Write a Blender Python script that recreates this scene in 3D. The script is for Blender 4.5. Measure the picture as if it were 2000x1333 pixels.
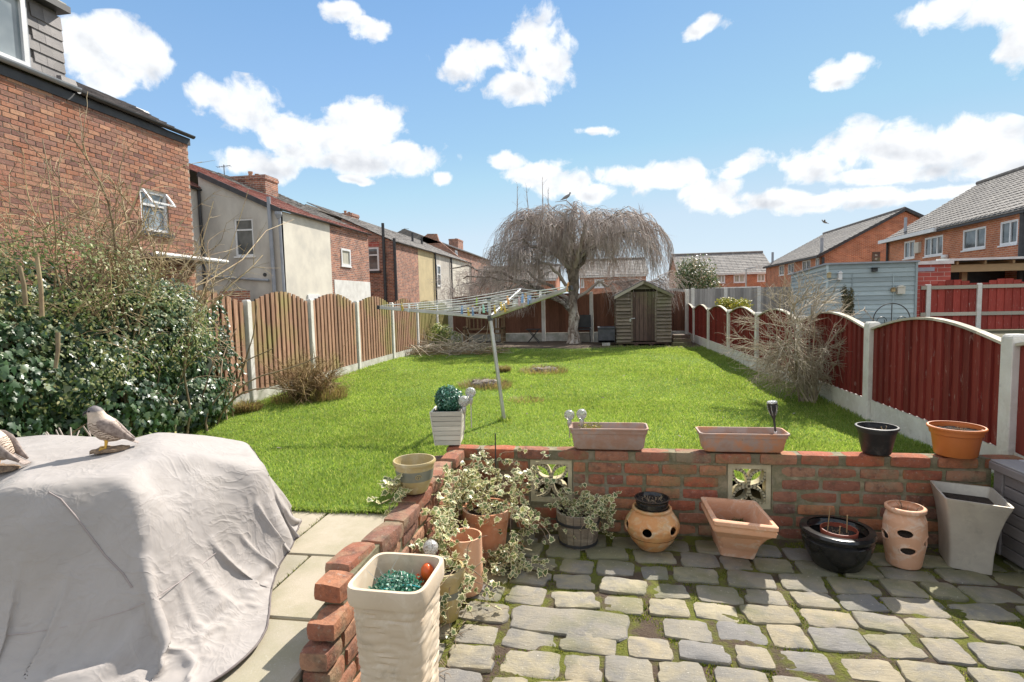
import bpy, bmesh, math, random
import numpy as np
from mathutils import Vector, Matrix, noise as mnoise
for _o in list(bpy.data.objects): bpy.data.objects.remove(_o)
SC = bpy.context.scene
COL = SC.collection
R = math.radians
random.seed(11)
RNG = np.random.default_rng(11)

# ------------------------------------------------------------------ camera, sky, sun, exposure
F_PX = 1063.0
CAM_Z = 1.45
YAW, PITCH, ROLL = 0.1534548, 0.0748644, -0.0229959
def cam_basis():
    f0 = Vector((-math.sin(YAW), math.cos(YAW), 0)); r0 = Vector((math.cos(YAW), math.sin(YAW), 0)); u0 = Vector((0, 0, 1))
    f = f0*math.cos(PITCH) - u0*math.sin(PITCH); u = u0*math.cos(PITCH) + f0*math.sin(PITCH)
    return r0*math.cos(ROLL) + u*math.sin(ROLL), u*math.cos(ROLL) - r0*math.sin(ROLL), f
CR, CU, CF = cam_basis()
def ray(px, py): return CF + CR*((px-1000)/F_PX) - CU*((py-666.5)/F_PX)
def at(px, py, x=None, y=None, z=None):
    """surveying helper: the point of a real plane (x=, y= or z=) seen in a direction measured in the photo"""
    d = ray(px, py)
    t = x/d.x if x is not None else (y/d.y if y is not None else (z-CAM_Z)/d.z)
    return Vector((d.x*t, d.y*t, CAM_Z + d.z*t))

cd = bpy.data.cameras.new('camera'); cam = bpy.data.objects.new('camera', cd); COL.objects.link(cam)
cd.sensor_width = 36; cd.lens = 36*F_PX/2000; cd.clip_start = 0.05; cd.clip_end = 2000
cam.matrix_world = Matrix(((CR.x, CU.x, -CF.x, 0), (CR.y, CU.y, -CF.y, 0), (CR.z, CU.z, -CF.z, CAM_Z), (0, 0, 0, 1)))
SC.camera = cam
SUN_DIR = Vector((0.47, 1.0, 1.02)).normalized()
SUN_EL = math.asin(SUN_DIR.z); SUN_AZ = math.atan2(SUN_DIR.x, SUN_DIR.y)
sd = bpy.data.lights.new('sun', 'SUN'); sd.energy = 2.65; sd.angle = R(0.55); sd.color = (1.0, 0.94, 0.85)
sun = bpy.data.objects.new('sun', sd); COL.objects.link(sun)
sun.rotation_euler = SUN_DIR.to_track_quat('Z', 'Y').to_euler(); sun.location = (5, 10, 30)
vs = SC.view_settings; vs.view_transform = 'Standard'; vs.look = 'None'; vs.gamma = 1; vs.use_curve_mapping = False
vs.exposure = 1.62
SC.render.engine = 'CYCLES'
SC.cycles.max_bounces = 6; SC.cycles.transparent_max_bounces = 12

class NT:
    """tiny node-building helper"""
    def __init__(s, nt): s.t = nt; s.n = nt.nodes; s.l = nt.links
    def add(s, typ, **kw):
        n = s.n.new(typ)
        for k, v in kw.items(): setattr(n, k, v)
        return n
    def put(s, sock, v):
        if isinstance(v, bpy.types.NodeSocket): s.l.new(v, sock)
        elif isinstance(v, (tuple, list)) and len(v) == 3 and sock.type == 'RGBA': sock.default_value = (*v, 1)
        else: sock.default_value = v
    def math(s, op, a, b=0.0, c=None, clamp=False):
        n = s.add('ShaderNodeMath', operation=op); n.use_clamp = clamp
        s.put(n.inputs[0], a); s.put(n.inputs[1], b)
        if c is not None: s.put(n.inputs[2], c)
        return n.outputs[0]
    def vec(s, op, a, b=(0, 0, 0)):
        n = s.add('ShaderNodeVectorMath', operation=op); s.put(n.inputs[0], a); s.put(n.inputs[1], b)
        return n.outputs[1] if op in ('LENGTH', 'DOT_PRODUCT', 'DISTANCE') else n.outputs[0]
    def mix(s, f, a, b, mode='MIX'):
        n = s.add('ShaderNodeMix', data_type='RGBA', blend_type=mode)
        s.put(n.inputs[0], f); s.put(n.inputs[6], a); s.put(n.inputs[7], b); return n.outputs[2]
    def noise(s, vec, scale=5, detail=4, rough=.55, dist=0.0, dim='3D'):
        n = s.add('ShaderNodeTexNoise', noise_dimensions=dim)
        if vec is not None: s.l.new(vec, n.inputs['Vector'])
        n.inputs['Scale'].default_value = scale; n.inputs['Detail'].default_value = detail
        n.inputs['Roughness'].default_value = rough; n.inputs['Distortion'].default_value = dist
        return n.outputs[0]
    def ramp(s, f, stops, interp='LINEAR'):
        n = s.add('ShaderNodeValToRGB'); cr = n.color_ramp; cr.interpolation = interp
        while len(cr.elements) < len(stops): cr.elements.new(0.5)
        for e, (p, c) in zip(cr.elements, stops):
            e.position = p; e.color = (*c, 1) if isinstance(c, (tuple, list)) else (c, c, c, 1)
        s.put(n.inputs[0], f); return n.outputs[0]
    def rng(s, f, a, b, c=0.0, d=1.0):
        n = s.add('ShaderNodeMapRange'); s.put(n.inputs[0], f)
        for i, v in enumerate((a, b, c, d)): s.put(n.inputs[i+1], v)
        return n.outputs[0]

# clouds: (px, py, rx, ry) measured in the photograph, turned into compass direction and elevation
CLOUDS = [(250,100,80,46),(160,110,62,50),(300,125,40,35),(205,160,55,28),(420,180,45,30),(478,205,72,42),(560,250,65,34),(630,270,70,44),(700,255,80,44),
          (780,300,85,30),(690,315,110,24),(520,318,80,26),(590,300,60,30),(660,15,38,16),(725,55,34,22),(700,35,22,10),
          (900,128,52,32),(960,105,40,26),(1040,75,52,45),(1060,110,62,42),(1020,165,58,26),(1080,125,45,30),
          (1380,47,38,17),(1660,130,55,20),(1640,155,42,18),(1155,260,36,10),(985,312,36,15),(1040,340,58,20),(1110,360,62,22),(1160,375,50,16),(870,345,16,14),(690,350,30,8),
          (1210,345,50,18),(1300,350,62,26),(1380,375,72,28),(1340,335,40,20),(1450,320,46,22),(1500,395,80,20),(1600,400,90,16),(1700,395,80,18),
          (1590,330,70,28),(1660,290,75,36),(1760,285,95,40),(1850,275,90,38),(1930,290,90,42),(1980,330,80,30),(1720,345,110,16),(1830,380,120,12),
          (1850,20,75,34),(1930,30,75,36),(1990,80,40,40),(1990,20,60,40),(2080,300,90,60),(2100,60,80,60),(-60,130,60,30)]
def build_world():
    w = bpy.data.worlds.new('World'); SC.world = w; w.use_nodes = True
    g = NT(w.node_tree); g.n.clear()
    out = g.add('ShaderNodeOutputWorld'); bg = g.add('ShaderNodeBackground'); bg.inputs[1].default_value = 0.1
    sky = g.add('ShaderNodeTexSky'); sky.sky_type = 'NISHITA'; sky.sun_disc = False
    sky.sun_elevation = SUN_EL; sky.sun_rotation = SUN_AZ; sky.altitude = 50; sky.air_density = 1.0; sky.dust_density = 0.1; sky.ozone_density = 2.5
    tc = g.add('ShaderNodeTexCoord'); d = tc.outputs['Generated']
    sp = g.add('ShaderNodeSeparateXYZ'); g.l.new(d, sp.inputs[0])
    az = g.math('ARCTAN2', sp.outputs[0], sp.outputs[1]); el = g.math('ARCSINE', sp.outputs[2])
    ae = g.add('ShaderNodeCombineXYZ'); g.l.new(az, ae.inputs[0]); g.l.new(el, ae.inputs[1]); ae = ae.outputs[0]
    # ragged edges: warp the position with noise
    n3 = g.add('ShaderNodeTexNoise'); g.l.new(ae, n3.inputs['Vector']); n3.inputs['Scale'].default_value = 9; n3.inputs['Detail'].default_value = 2
    wv = g.vec('MULTIPLY', g.vec('SUBTRACT', n3.outputs['Color'], (.5, .5, .5)), (.05, .04, 0))
    p = g.vec('ADD', ae, wv)
    def azel(x, y):
        v = ray(x, y).normalized(); return math.atan2(v.x, v.y), math.asin(v.z)
    D = None; S = None; YS = None
    for (x, y, rx, ry) in CLOUDS:
        a0, e0 = azel(x, y); a1, _ = azel(x+rx, y); _, e1 = azel(x, y-ry)
        loc = g.vec('MULTIPLY', g.vec('SUBTRACT', p, (a0, e0, 0)), (.82/max(abs(a1-a0), 1e-3), .76/max(abs(e1-e0), 1e-3), 0))
        wgt = g.math('MAXIMUM', g.math('SUBTRACT', 1.35, g.vec('LENGTH', loc)), 0.0)
        s2 = g.add('ShaderNodeSeparateXYZ'); g.l.new(loc, s2.inputs[0])
        yy = g.math('MULTIPLY', wgt, s2.outputs[1])
        D = wgt if D is None else g.math('MAXIMUM', D, wgt)
        S = wgt if S is None else g.math('ADD', S, wgt); YS = yy if YS is None else g.math('ADD', YS, yy)
    # cumulus carried on outside the view, unseen, cover made heavier as white fill light
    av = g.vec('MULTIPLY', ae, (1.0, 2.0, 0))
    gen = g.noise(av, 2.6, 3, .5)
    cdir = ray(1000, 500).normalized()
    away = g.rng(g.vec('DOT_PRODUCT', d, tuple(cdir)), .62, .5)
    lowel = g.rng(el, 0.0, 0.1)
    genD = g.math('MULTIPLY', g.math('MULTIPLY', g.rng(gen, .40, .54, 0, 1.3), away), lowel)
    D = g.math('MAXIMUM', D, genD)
    nf = g.noise(ae, 20, 9, .62, .3); nf_up = g.noise(g.vec('ADD', ae, (.006, .02, 0)), 20, 9, .62, .3)
    nl = g.noise(ae, 11, 3, .5)
    dens = g.math('ADD', g.math('ADD', D, g.math('MULTIPLY', g.math('SUBTRACT', nl, .5), 1.7)), g.math('MULTIPLY', g.math('SUBTRACT', nf, .5), 2.0))
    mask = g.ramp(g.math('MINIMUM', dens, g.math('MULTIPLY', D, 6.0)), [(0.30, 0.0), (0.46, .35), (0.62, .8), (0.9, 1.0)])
    nm = g.noise(ae, 16, 5, .5, .2); nm_up = g.noise(g.vec('ADD', ae, (.008, .022, 0)), 16, 5, .5, .2)
    relief = g.math('MULTIPLY', g.math('SUBTRACT', nm, nm_up), 2.2)
    under = g.rng(g.math('DIVIDE', YS, g.math('ADD', S, .05)), -.75, .15)
    thick = g.rng(D, .6, 1.1)
    shade = g.math('SUBTRACT', 1.0, g.math('MULTIPLY', g.math('SUBTRACT', 1.0, under), g.math('MULTIPLY', thick, .8)))
    shade = g.math('ADD', shade, relief, clamp=True)
    ccol = g.mix(shade, (1.9, 2.02, 2.25), (3.6, 3.65, 3.7))
    # clear spring air: deep blue overhead, pale milky blue at the horizon, with part of the physical sky on top
    grad = g.ramp(g.rng(el, 0.0, 1.2), [(0.0, (2.4, 2.75, 3.0)), (0.08, (1.8, 2.4, 2.9)), (0.22, (1.02, 1.72, 2.65)), (0.45, (.58, 1.24, 2.3)), (1.0, (.45, 1.05, 2.1))])
    nish = g.vec('MINIMUM', g.vec('MULTIPLY', sky.outputs[0], (.7, .72, .7)), (3.4, 3.7, 3.9))
    skyc = g.mix(.25, grad, nish)
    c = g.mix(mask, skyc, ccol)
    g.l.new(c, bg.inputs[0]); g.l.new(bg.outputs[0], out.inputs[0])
SKY_TINT = (.95, 1.1, 1.12)
build_world()

# ------------------------------------------------------------------ object helpers
ORG = {}
def tag(o, label=None, cat=None, group=None, kind=None):
    if label: o['label'] = label
    if cat: o['category'] = cat
    if group: o['group'] = group
    if kind: o['kind'] = kind
    return o
def thing(name, label, cat, loc=(0, 0, 0), group=None):
    o = bpy.data.objects.new(name, None); o.empty_display_size = .1; COL.objects.link(o); o.location = loc
    ORG[o.name] = Vector(loc); return tag(o, label, cat, group)
def link(name, me, parent=None, world=True, loc=None):
    o = bpy.data.objects.new(name, me); COL.objects.link(o)
    if parent is not None:
        o.parent = parent; ORG[o.name] = ORG.get(parent.name, Vector((0, 0, 0)))
    else: ORG[o.name] = Vector((0, 0, 0))
    if loc is not None: o.location = loc; ORG[o.name] = ORG[o.name] + Vector(loc)
    return o
def np_mesh(name, V, F, mat, smooth=False, attrs=None):
    V = np.asarray(V, np.float32); me = bpy.data.meshes.new(name)
    F = np.asarray(F, np.int32); k = F.shape[1]
    me.vertices.add(len(V)); me.vertices.foreach_set('co', V.ravel())
    me.loops.add(F.size); me.loops.foreach_set('vertex_index', F.ravel())
    me.polygons.add(len(F)); me.polygons.foreach_set('loop_start', np.arange(0, F.size, k, dtype=np.int32))
    try: me.polygons.foreach_set('loop_total', np.full(len(F), k, np.int32))
    except Exception: pass
    if smooth: me.polygons.foreach_set('use_smooth', np.ones(len(F), bool))
    for an, av in (attrs or {}).items():
        a = me.attributes.new(an, 'FLOAT', 'POINT'); a.data.foreach_set('value', np.asarray(av, np.float32))
    me.update(calc_edges=True)
    if mat: me.materials.append(mat)
    return me
def np_obj(name, V, F, mat, parent=None, smooth=False, attrs=None, kind=None):
    V = np.asarray(V, np.float64)
    if parent is not None:
        V = V - np.array(ORG[parent.name]); o = link(name, np_mesh(name, V, F, mat, smooth, attrs), parent)
    else:
        b = np.array([(V[:, 0].min()+V[:, 0].max())/2, (V[:, 1].min()+V[:, 1].max())/2, V[:, 2].min()])
        o = link(name, np_mesh(name, V-b, F, mat, smooth, attrs)); o.location = b; ORG[o.name] = Vector(b)
    if kind: o['kind'] = kind
    return o

class MB:
    """collects shapes (world coordinates unless the caller works locally) and links them as one object"""
    def __init__(s): s.v = []; s.f = []
    def quad(s, *p):
        i = len(s.v); s.v += [tuple(q) for q in p]; s.f.append(tuple(range(i, i+len(p)))); return s
    def hexa(s, p):
        i = len(s.v); s.v += [tuple(q) for q in p]
        for q in ((0, 3, 2, 1), (4, 5, 6, 7), (0, 1, 5, 4), (1, 2, 6, 5), (2, 3, 7, 6), (3, 0, 4, 7)): s.f.append(tuple(i+k for k in q))
        return s
    def box(s, x0, x1, y0, y1, z0, z1):
        return s.hexa([(x0, y0, z0), (x1, y0, z0), (x1, y1, z0), (x0, y1, z0), (x0, y0, z1), (x1, y0, z1), (x1, y1, z1), (x0, y1, z1)])
    def obox(s, o, a, b, c, a0, a1, b0, b1, c0, c1):
        o = Vector(o); P = lambda i, j, k: o + a*i + b*j + c*k
        return s.hexa([P(a0, b0, c0), P(a1, b0, c0), P(a1, b1, c0), P(a0, b1, c0), P(a0, b0, c1), P(a1, b0, c1), P(a1, b1, c1), P(a0, b1, c1)])
    def bar(s, p, q, w, h=None, up=(0, 0, 1)):
        p, q = Vector(p), Vector(q); h = h or w; d = (q-p); L = d.length; d.normalize()
        u = Vector(up)
        if abs(d.dot(u)) > .95: u = Vector((0, 1, 0))
        a = d.cross(u).normalized(); b = a.cross(d)
        return s.obox(p, d, a, b, 0, L, -w/2, w/2, -h/2, h/2)
    def tube(s, pts, rad, n=8, cap=True):
        pts = [Vector(p) for p in pts]
        rads = rad if isinstance(rad, (list, tuple)) else [rad]*len(pts)
        ref = None; rings = []
        for k, p in enumerate(pts):
            d = (pts[min(k+1, len(pts)-1)] - pts[max(k-1, 0)]).normalized()
            if ref is None: ref = Vector((0, 0, 1)) if abs(d.z) < .9 else Vector((1, 0, 0))
            a = d.cross(ref)
            if a.length < 1e-5: a = d.cross(Vector((0, 1, 0)))
            a.normalize(); b = a.cross(d); ref = b; ref = -ref if False else b
            i0 = len(s.v); rr = rads[k] if isinstance(rads[k], (tuple, list)) else (rads[k], rads[k])
            for j in range(n):
                t = 2*math.pi*j/n; s.v.append(tuple(p + a*math.cos(t)*rr[0] + b*math.sin(t)*rr[1]))
            rings.append(i0)
            ref = b
        for k in range(len(rings)-1):
            for j in range(n):
                s.f.append((rings[k]+j, rings[k]+(j+1) % n, rings[k+1]+(j+1) % n, rings[k+1]+j))
        if cap:
            s.f.append(tuple(rings[0]+j for j in reversed(range(n)))); s.f.append(tuple(rings[-1]+j for j in range(n)))
        return s
    def lathe(s, prof, c=(0, 0, 0), n=32, sq=0.0, sx=1, sy=1, rot=0.0, close=True):
        """prof: list of (radius, z); sq>0 makes the plan a rounded square"""
        i0 = len(s.v); c = Vector(c)
        for (r, z) in prof:
            for j in range(n):
                t = 2*math.pi*(j+.5)/n; ct, st = math.cos(t), math.sin(t)
                m = 1.0
                if sq > 0:
                    e = 2/(1-sq*.88); m = 1/((abs(ct)**e + abs(st)**e)**(1/e))
                x, y = r*m*ct*sx, r*m*st*sy
                s.v.append((c.x + x*math.cos(rot)-y*math.sin(rot), c.y + x*math.sin(rot)+y*math.cos(rot), c.z+z))
        for k in range(len(prof)-1):
            for j in range(n):
                s.f.append((i0+k*n+j, i0+k*n+(j+1) % n, i0+(k+1)*n+(j+1) % n, i0+(k+1)*n+j))
        if close:
            s.f.append(tuple(i0+j for j in reversed(range(n)))); s.f.append(tuple(i0+(len(prof)-1)*n+j for j in range(n)))
        return s
    def prism(s, poly, z0, z1):
        i = len(s.v); n = len(poly)
        s.v += [(x, y, z0) for x, y in poly] + [(x, y, z1) for x, y in poly]
        s.f.append(tuple(i+k for k in reversed(range(n)))); s.f.append(tuple(i+n+k for k in range(n)))
        for k in range(n): s.f.append((i+k, i+(k+1) % n, i+n+(k+1) % n, i+n+k))
        return s
    def extr(s, poly, d):
        """polygon of 3-d points extruded along d"""
        i = len(s.v); n = len(poly); d = Vector(d)
        s.v += [tuple(Vector(p)) for p in poly] + [tuple(Vector(p)+d) for p in poly]
        s.f.append(tuple(i+k for k in reversed(range(n)))); s.f.append(tuple(i+n+k for k in range(n)))
        for k in range(n): s.f.append((i+k, i+(k+1) % n, i+n+(k+1) % n, i+n+k))
        return s
    def jitter(s, amp, sc=8.0, seed=0.0):
        s.v = [tuple(Vector(v) + mnoise.noise_vector(Vector(v)*sc + Vector((seed, seed*.7, 3)))*amp) for v in s.v]; return s
    def mesh(s, name, mat, off=Vector((0, 0, 0)), smooth=False, bevel=0, subdiv=0):
        me = bpy.data.meshes.new(name)
        me.from_pydata([tuple(Vector(v)-off) for v in s.v], [], s.f)
        if bevel or subdiv or True:
            bm = bmesh.new(); bm.from_mesh(me)
            bmesh.ops.recalc_face_normals(bm, faces=bm.faces)
            if bevel: bmesh.ops.bevel(bm, geom=bm.edges[:], offset=bevel, segments=1, affect='EDGES', clamp_overlap=True)
            bm.to_mesh(me); bm.free()
        if smooth:
            me.polygons.foreach_set('use_smooth', [True]*len(me.polygons))
            try: me.set_sharp_from_angle(angle=R(smooth if smooth > 1 else 40))
            except Exception: pass
        if mat: me.materials.append(mat)
        return me
    def build(s, name, mat, parent=None, smooth=False, bevel=0, kind=None, label=None):
        if parent is not None:
            o = link(name, s.mesh(name, mat, ORG[parent.name], smooth, bevel), parent)
        else:
            a = np.array(s.v); b = Vector(((a[:, 0].min()+a[:, 0].max())/2, (a[:, 1].min()+a[:, 1].max())/2, a[:, 2].min()))
            o = link(name, s.mesh(name, mat, b, smooth, bevel)); o.location = b; ORG[o.name] = b
        if kind: o['kind'] = kind
        if label: o['label'] = label
        return o
def piece(name, me, parent, pos, rot=(0, 0, 0), scale=(1, 1, 1)):
    o = bpy.data.objects.new(name, me); COL.objects.link(o); o.parent = parent
    o.location = Vector(pos) - ORG[parent.name]; o.rotation_euler = rot; o.scale = scale; ORG[o.name] = Vector(pos)
    return o

# ------------------------------------------------------------------ materials
def new_mat(name):
    m = bpy.data.materials.new(name); m.use_nodes = True; g = NT(m.node_tree); g.n.clear()
    out = g.add('ShaderNodeOutputMaterial'); b = g.add('ShaderNodeBsdfPrincipled'); g.l.new(b.outputs[0], out.inputs[0])
    g.b = b; g.out = out; return m, g
def rnd(g):
    a = g.add('ShaderNodeObjectInfo').outputs['Random']; b = g.add('ShaderNodeNewGeometry').outputs['Random Per Island']
    return g.math('FRACT', g.math('ADD', a, b))
def coords(g, kind='Object'): return g.add('ShaderNodeTexCoord').outputs[kind]
def wcoords(g): return g.add('ShaderNodeNewGeometry').outputs['Position']
def bump(g, h, strength=.3, dist=.01):
    n = g.add('ShaderNodeBump'); n.inputs['Strength'].default_value = strength; n.inputs['Distance'].default_value = dist
    g.put(n.inputs['Height'], h); g.l.new(n.outputs[0], g.b.inputs['Normal'])
def hsv(g, col, h=.5, s=1.0, v=1.0):
    n = g.add('ShaderNodeHueSaturation'); g.put(n.inputs[0], h); g.put(n.inputs[1], s); g.put(n.inputs[2], v); g.put(n.inputs[4], col); return n.outputs[0]
def simple(name, c1, c2=None, scale=6, rough=.7, bmp=.15, bscale=40, var=.25, metal=0.0, bdist=.006, c3=None, stretch=None, spec=None, lo=.35, hi=.65, bloom=None):
    m, g = new_mat(name); p = wcoords(g)
    if stretch: p = g.vec('MULTIPLY', p, stretch)
    n = g.noise(p, scale, 6, .6); c2 = c2 or tuple(x*.8 for x in c1)
    stops = [(lo, c1), (hi, c2)]
    if c3: stops = [(lo, c1), ((lo+hi)/2, c2), (hi, c3)]
    col = g.ramp(n, stops)
    r = rnd(g); col = hsv(g, col, .5, 1.0, g.rng(r, 0, 1, 1-var, 1+var*.6))
    g.put(g.b.inputs['Base Color'], col); g.b.inputs['Roughness'].default_value = rough; g.b.inputs['Metallic'].default_value = metal
    if bloom:
        col = g.mix(g.rng(g.math('ADD', g.noise(p, 14, 6, .7, .8), g.math('MULTIPLY', g.noise(p, 3.5, 3, .6), .35)), .68, .86, 0, .75), col, bloom); col = g.mix(g.rng(g.noise(p, 9, 6, .7, .5), .58, .74, 0, .45), col, tuple(x*.35 for x in c1)); g.put(g.b.inputs['Base Color'], col)
    if spec is not None: g.b.inputs['Specular IOR Level'].default_value = spec
    if bmp: bump(g, g.noise(p, bscale, 5, .6), bmp, bdist)
    return m
def foliage(name, stops, trans=.35, rough=.45, edge=None, spec=.4, var=.3):
    """leaf material: colour per leaf, light let through"""
    m, g = new_mat(name); r = rnd(g); col = g.ramp(r, stops)
    r2 = g.noise(wcoords(g), 2.2, 3, .5); col = hsv(g, col, .5, 1.0, g.rng(r2, .3, .7, 1-var, 1+var))
    if edge:
        a = g.add('ShaderNodeAttribute'); a.attribute_name = 'edge'
        nn = g.noise(wcoords(g), 130, 2, .5)
        col = g.mix(g.rng(g.math('ADD', a.outputs['Fac'], g.math('MULTIPLY', g.math('SUBTRACT', nn, .5), .5)), .35, .6), col, edge)
    g.put(g.b.inputs['Base Color'], col); g.b.inputs['Roughness'].default_value = rough; g.b.inputs['Specular IOR Level'].default_value = spec
    if trans:
        t = g.add('ShaderNodeBsdfTranslucent'); g.put(t.inputs[0], hsv(g, col, .49, 1.15, 1.5)); mx = g.add('ShaderNodeMixShader'); mx.inputs[0].default_value = trans
        g.l.new(g.b.outputs[0], mx.inputs[1]); g.l.new(t.outputs[0], mx.inputs[2]); g.l.new(mx.outputs[0], g.out.inputs[0])
    return m
def brick_piece_mat(name, cols, soot=.5, moss=None):
    m, g = new_mat(name); p = wcoords(g); r = rnd(g)
    col = g.ramp(r, [(i/(len(cols)-1)*.98, c) for i, c in enumerate(cols)], 'LINEAR')
    n = g.noise(p, 22, 6, .65); col = g.mix(g.rng(n, .45, .72, 0, soot), col, (.07, .05, .045))
    n2 = g.noise(p, 55, 5, .7); col = g.mix(g.rng(n2, .58, .7, 0, .55), col, (.42, .36, .3))
    if moss: col = g.mix(g.rng(g.noise(p, 5, 5, .6), .5, .66, 0, .7), col, moss)
    g.put(g.b.inputs['Base Color'], col); g.b.inputs['Roughness'].default_value = .9; g.b.inputs['Specular IOR Level'].default_value = .2
    bump(g, g.math('ADD', g.noise(p, 60, 6, .7), g.math('MULTIPLY', n, .6)), .7, .008); return m
def brick_wall_mat(name, c1, c2, mortar, size=(.225, .075), msize=.012, dark=None):
    """brickwork too small in the picture to build brick by brick; used on far houses"""
    m, g = new_mat(name); p = wcoords(g); s = g.add('ShaderNodeSeparateXYZ'); g.l.new(p, s.inputs[0])
    c = g.add('ShaderNodeCombineXYZ'); g.put(c.inputs[0], g.math('ADD', s.outputs[0], s.outputs[1])); g.put(c.inputs[1], s.outputs[2])
    b = g.add('ShaderNodeTexBrick'); g.l.new(c.outputs[0], b.inputs['Vector']); b.inputs['Scale'].default_value = 1
    b.inputs['Brick Width'].default_value = size[0]; b.inputs['Row Height'].default_value = size[1]; b.inputs['Mortar Size'].default_value = msize/2
    b.inputs['Mortar Smooth'].default_value = .3; g.put(b.inputs['Color1'], c1); g.put(b.inputs['Color2'], c2); g.put(b.inputs['Mortar'], mortar); b.inputs['Bias'].default_value = 0
    col = b.outputs[0]; n = g.noise(p, 1.3, 5, .6); col = hsv(g, col, .5, 1, g.rng(n, .3, .7, .75, 1.2))
    if dark: col = g.mix(g.rng(g.noise(p, 3.5, 5, .65), .5, .7, 0, .7), col, dark)
    g.put(g.b.inputs['Base Color'], col); g.b.inputs['Roughness'].default_value = .9
    bump(g, g.math('SUBTRACT', 1.0, b.outputs['Fac']), .6, .01); return m
def glass_mat(name, tint=(.05, .06, .07), inner=None):
    m, g = new_mat(name); n = g.noise(wcoords(g), 2.0, 2, .5)
    g.put(g.b.inputs['Base Color'], g.mix(g.rng(n, .35, .65), tint, inner or tuple(x*1.6 for x in tint))); g.b.inputs['Roughness'].default_value = .06
    g.b.inputs['Specular IOR Level'].default_value = .9; bump(g, g.noise(wcoords(g), 1.5, 2, .5), .05, .02); return m
def wood_mat(name, c1, c2, green=None, rough=.85, axis='z', flake=None, lowgreen=False):
    m, g = new_mat(name); p = wcoords(g); st = {'z': (14, 14, 1.2), 'x': (1.2, 14, 14), 'y': (14, 1.2, 14)}[axis]
    gr = g.noise(g.vec('MULTIPLY', p, st), 3.5, 6, .65, .4); col = g.ramp(gr, [(.3, c1), (.7, c2)])
    col = hsv(g, col, .5, 1, g.rng(rnd(g), 0, 1, .72, 1.2))
    if green:
        n = g.noise(p, 1.1, 4, .6)
        if lowgreen:
            s = g.add('ShaderNodeSeparateXYZ'); g.l.new(p, s.inputs[0]); n = g.math('ADD', n, g.rng(s.outputs[1], 8, 13, 0, .16))
        col = g.mix(g.rng(n, .5, .68, 0, .75), col, green)
    if flake: col = g.mix(g.rng(g.noise(g.vec('MULTIPLY', p, (1, 1, .3)), 22, 5, .75), .6, .69, 0, .75), col, flake)
    g.put(g.b.inputs['Base Color'], col); g.b.inputs['Roughness'].default_value = rough; g.b.inputs['Specular IOR Level'].default_value = .25
    bump(g, gr, .35, .004); return m
M = {}
M['brick'] = brick_piece_mat('old_red_brick', [(.46, .14, .07), (.36, .12, .07), (.5, .2, .1), (.27, .1, .07), (.42, .2, .12), (.55, .24, .11), (.4, .13, .08)], .5, (.24, .2, .1))
M['brick_old'] = brick_piece_mat('weathered_wall_brick', [(.40, .15, .08), (.28, .12, .08), (.44, .2, .11), (.24, .12, .085), (.36, .2, .13), (.46, .24, .14)], .75, (.3, .27, .17))
M['mortar'] = simple('mortar', (.36, .30, .19), (.2, .18, .1), 9, .95, .6, 80, c3=(.32, .27, .19))
M['house_brick'] = brick_piece_mat('house_brick', [(.42, .19, .125), (.27, .145, .115), (.46, .235, .155), (.36, .15, .09), (.54, .3, .19), (.22, .11, .09), (.4, .21, .14)], .45)
M['house_mortar'] = simple('house_mortar', (.5, .42, .34), (.36, .29, .23), 4, .95, .4, 60)
M['terrace_brick'] = brick_wall_mat('terrace_brickwork', (.46, .18, .1), (.2, .08, .06), (.46, .4, .33), (.26, .088), .022, dark=(.1, .07, .055))
M['new_brick'] = brick_wall_mat('estate_brickwork', (.56, .2, .09), (.42, .13, .06), (.55, .42, .32), (.26, .088), .018)
M['red_block'] = brick_wall_mat('extension_brickwork', (.42, .1, .07), (.37, .08, .06), (.5, .36, .3), (.44, .15), .02)
M['render_grey'] = simple('grey_render', (.62, .58, .51), (.52, .48, .42), 1.1, .9, .35, 30, 0, c3=(.40, .37, .33), stretch=(1, 1, .5))
M['render_cream'] = simple('cream_render', (.70, .66, .56), (.64, .60, .51), 1.2, .9, .3, 30, 0, c3=(.56, .53, .46))
M['render_tan'] = simple('tan_render', (.54, .44, .25), (.44, .36, .21), 1.2, .9, .3, 30, 0)
M['white_paint'] = simple('white_paint', (.78, .77, .73), (.62, .6, .56), 3, .55, .1, 40, .05)
M['upvc'] = simple('white_frame', (.8, .8, .79), (.7, .7, .7), 3, .35, 0, 40, .03)
M['slate'] = simple('roof_slate', (.17, .155, .155), (.24, .22, .21), 5, .65, .4, 40, .35)
M['grey_tile'] = simple('grey_roof_tile', (.25, .23, .205), (.19, .175, .165), 2, .85, .3, 30, .18, c3=(.31, .285, .25))
M['red_tile'] = simple('red_roof_tile', (.40, .19, .15), (.30, .145, .12), 3, .8, .3, 30, .25)
M['black_trim'] = simple('black_trim', (.025, .025, .028), (.05, .05, .05), 5, .5, .1, 40, .05)
M['gutter_grey'] = simple('grey_plastic_gutter', (.36, .38, .42), (.28, .3, .33), 4, .5, .1, 40, .05)
M['glass'] = glass_mat('window_glass', (.035, .045, .05), (.13, .14, .14))
M['glass_sky'] = glass_mat('sky_lit_glass', (.16, .2, .23), (.3, .34, .36))
M['curtain'] = simple('net_curtain', (.55, .52, .42), (.35, .34, .28), 3, .9, 0, 30, .1, stretch=(6, 6, .3))
M['concrete'] = simple('pale_concrete', (.66, .64, .58), (.5, .48, .42), 5, .9, .5, 50, .08, c3=(.38, .38, .3))
M['concrete_white'] = simple('whitened_concrete', (.76, .73, .67), (.64, .61, .54), 4, .85, .4, 60, .06, bloom=(.8, .78, .72))
M['fence_brown'] = wood_mat('weathered_brown_boards', (.47, .28, .18), (.22, .115, .075), (.27, .27, .08), lowgreen=True)
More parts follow.
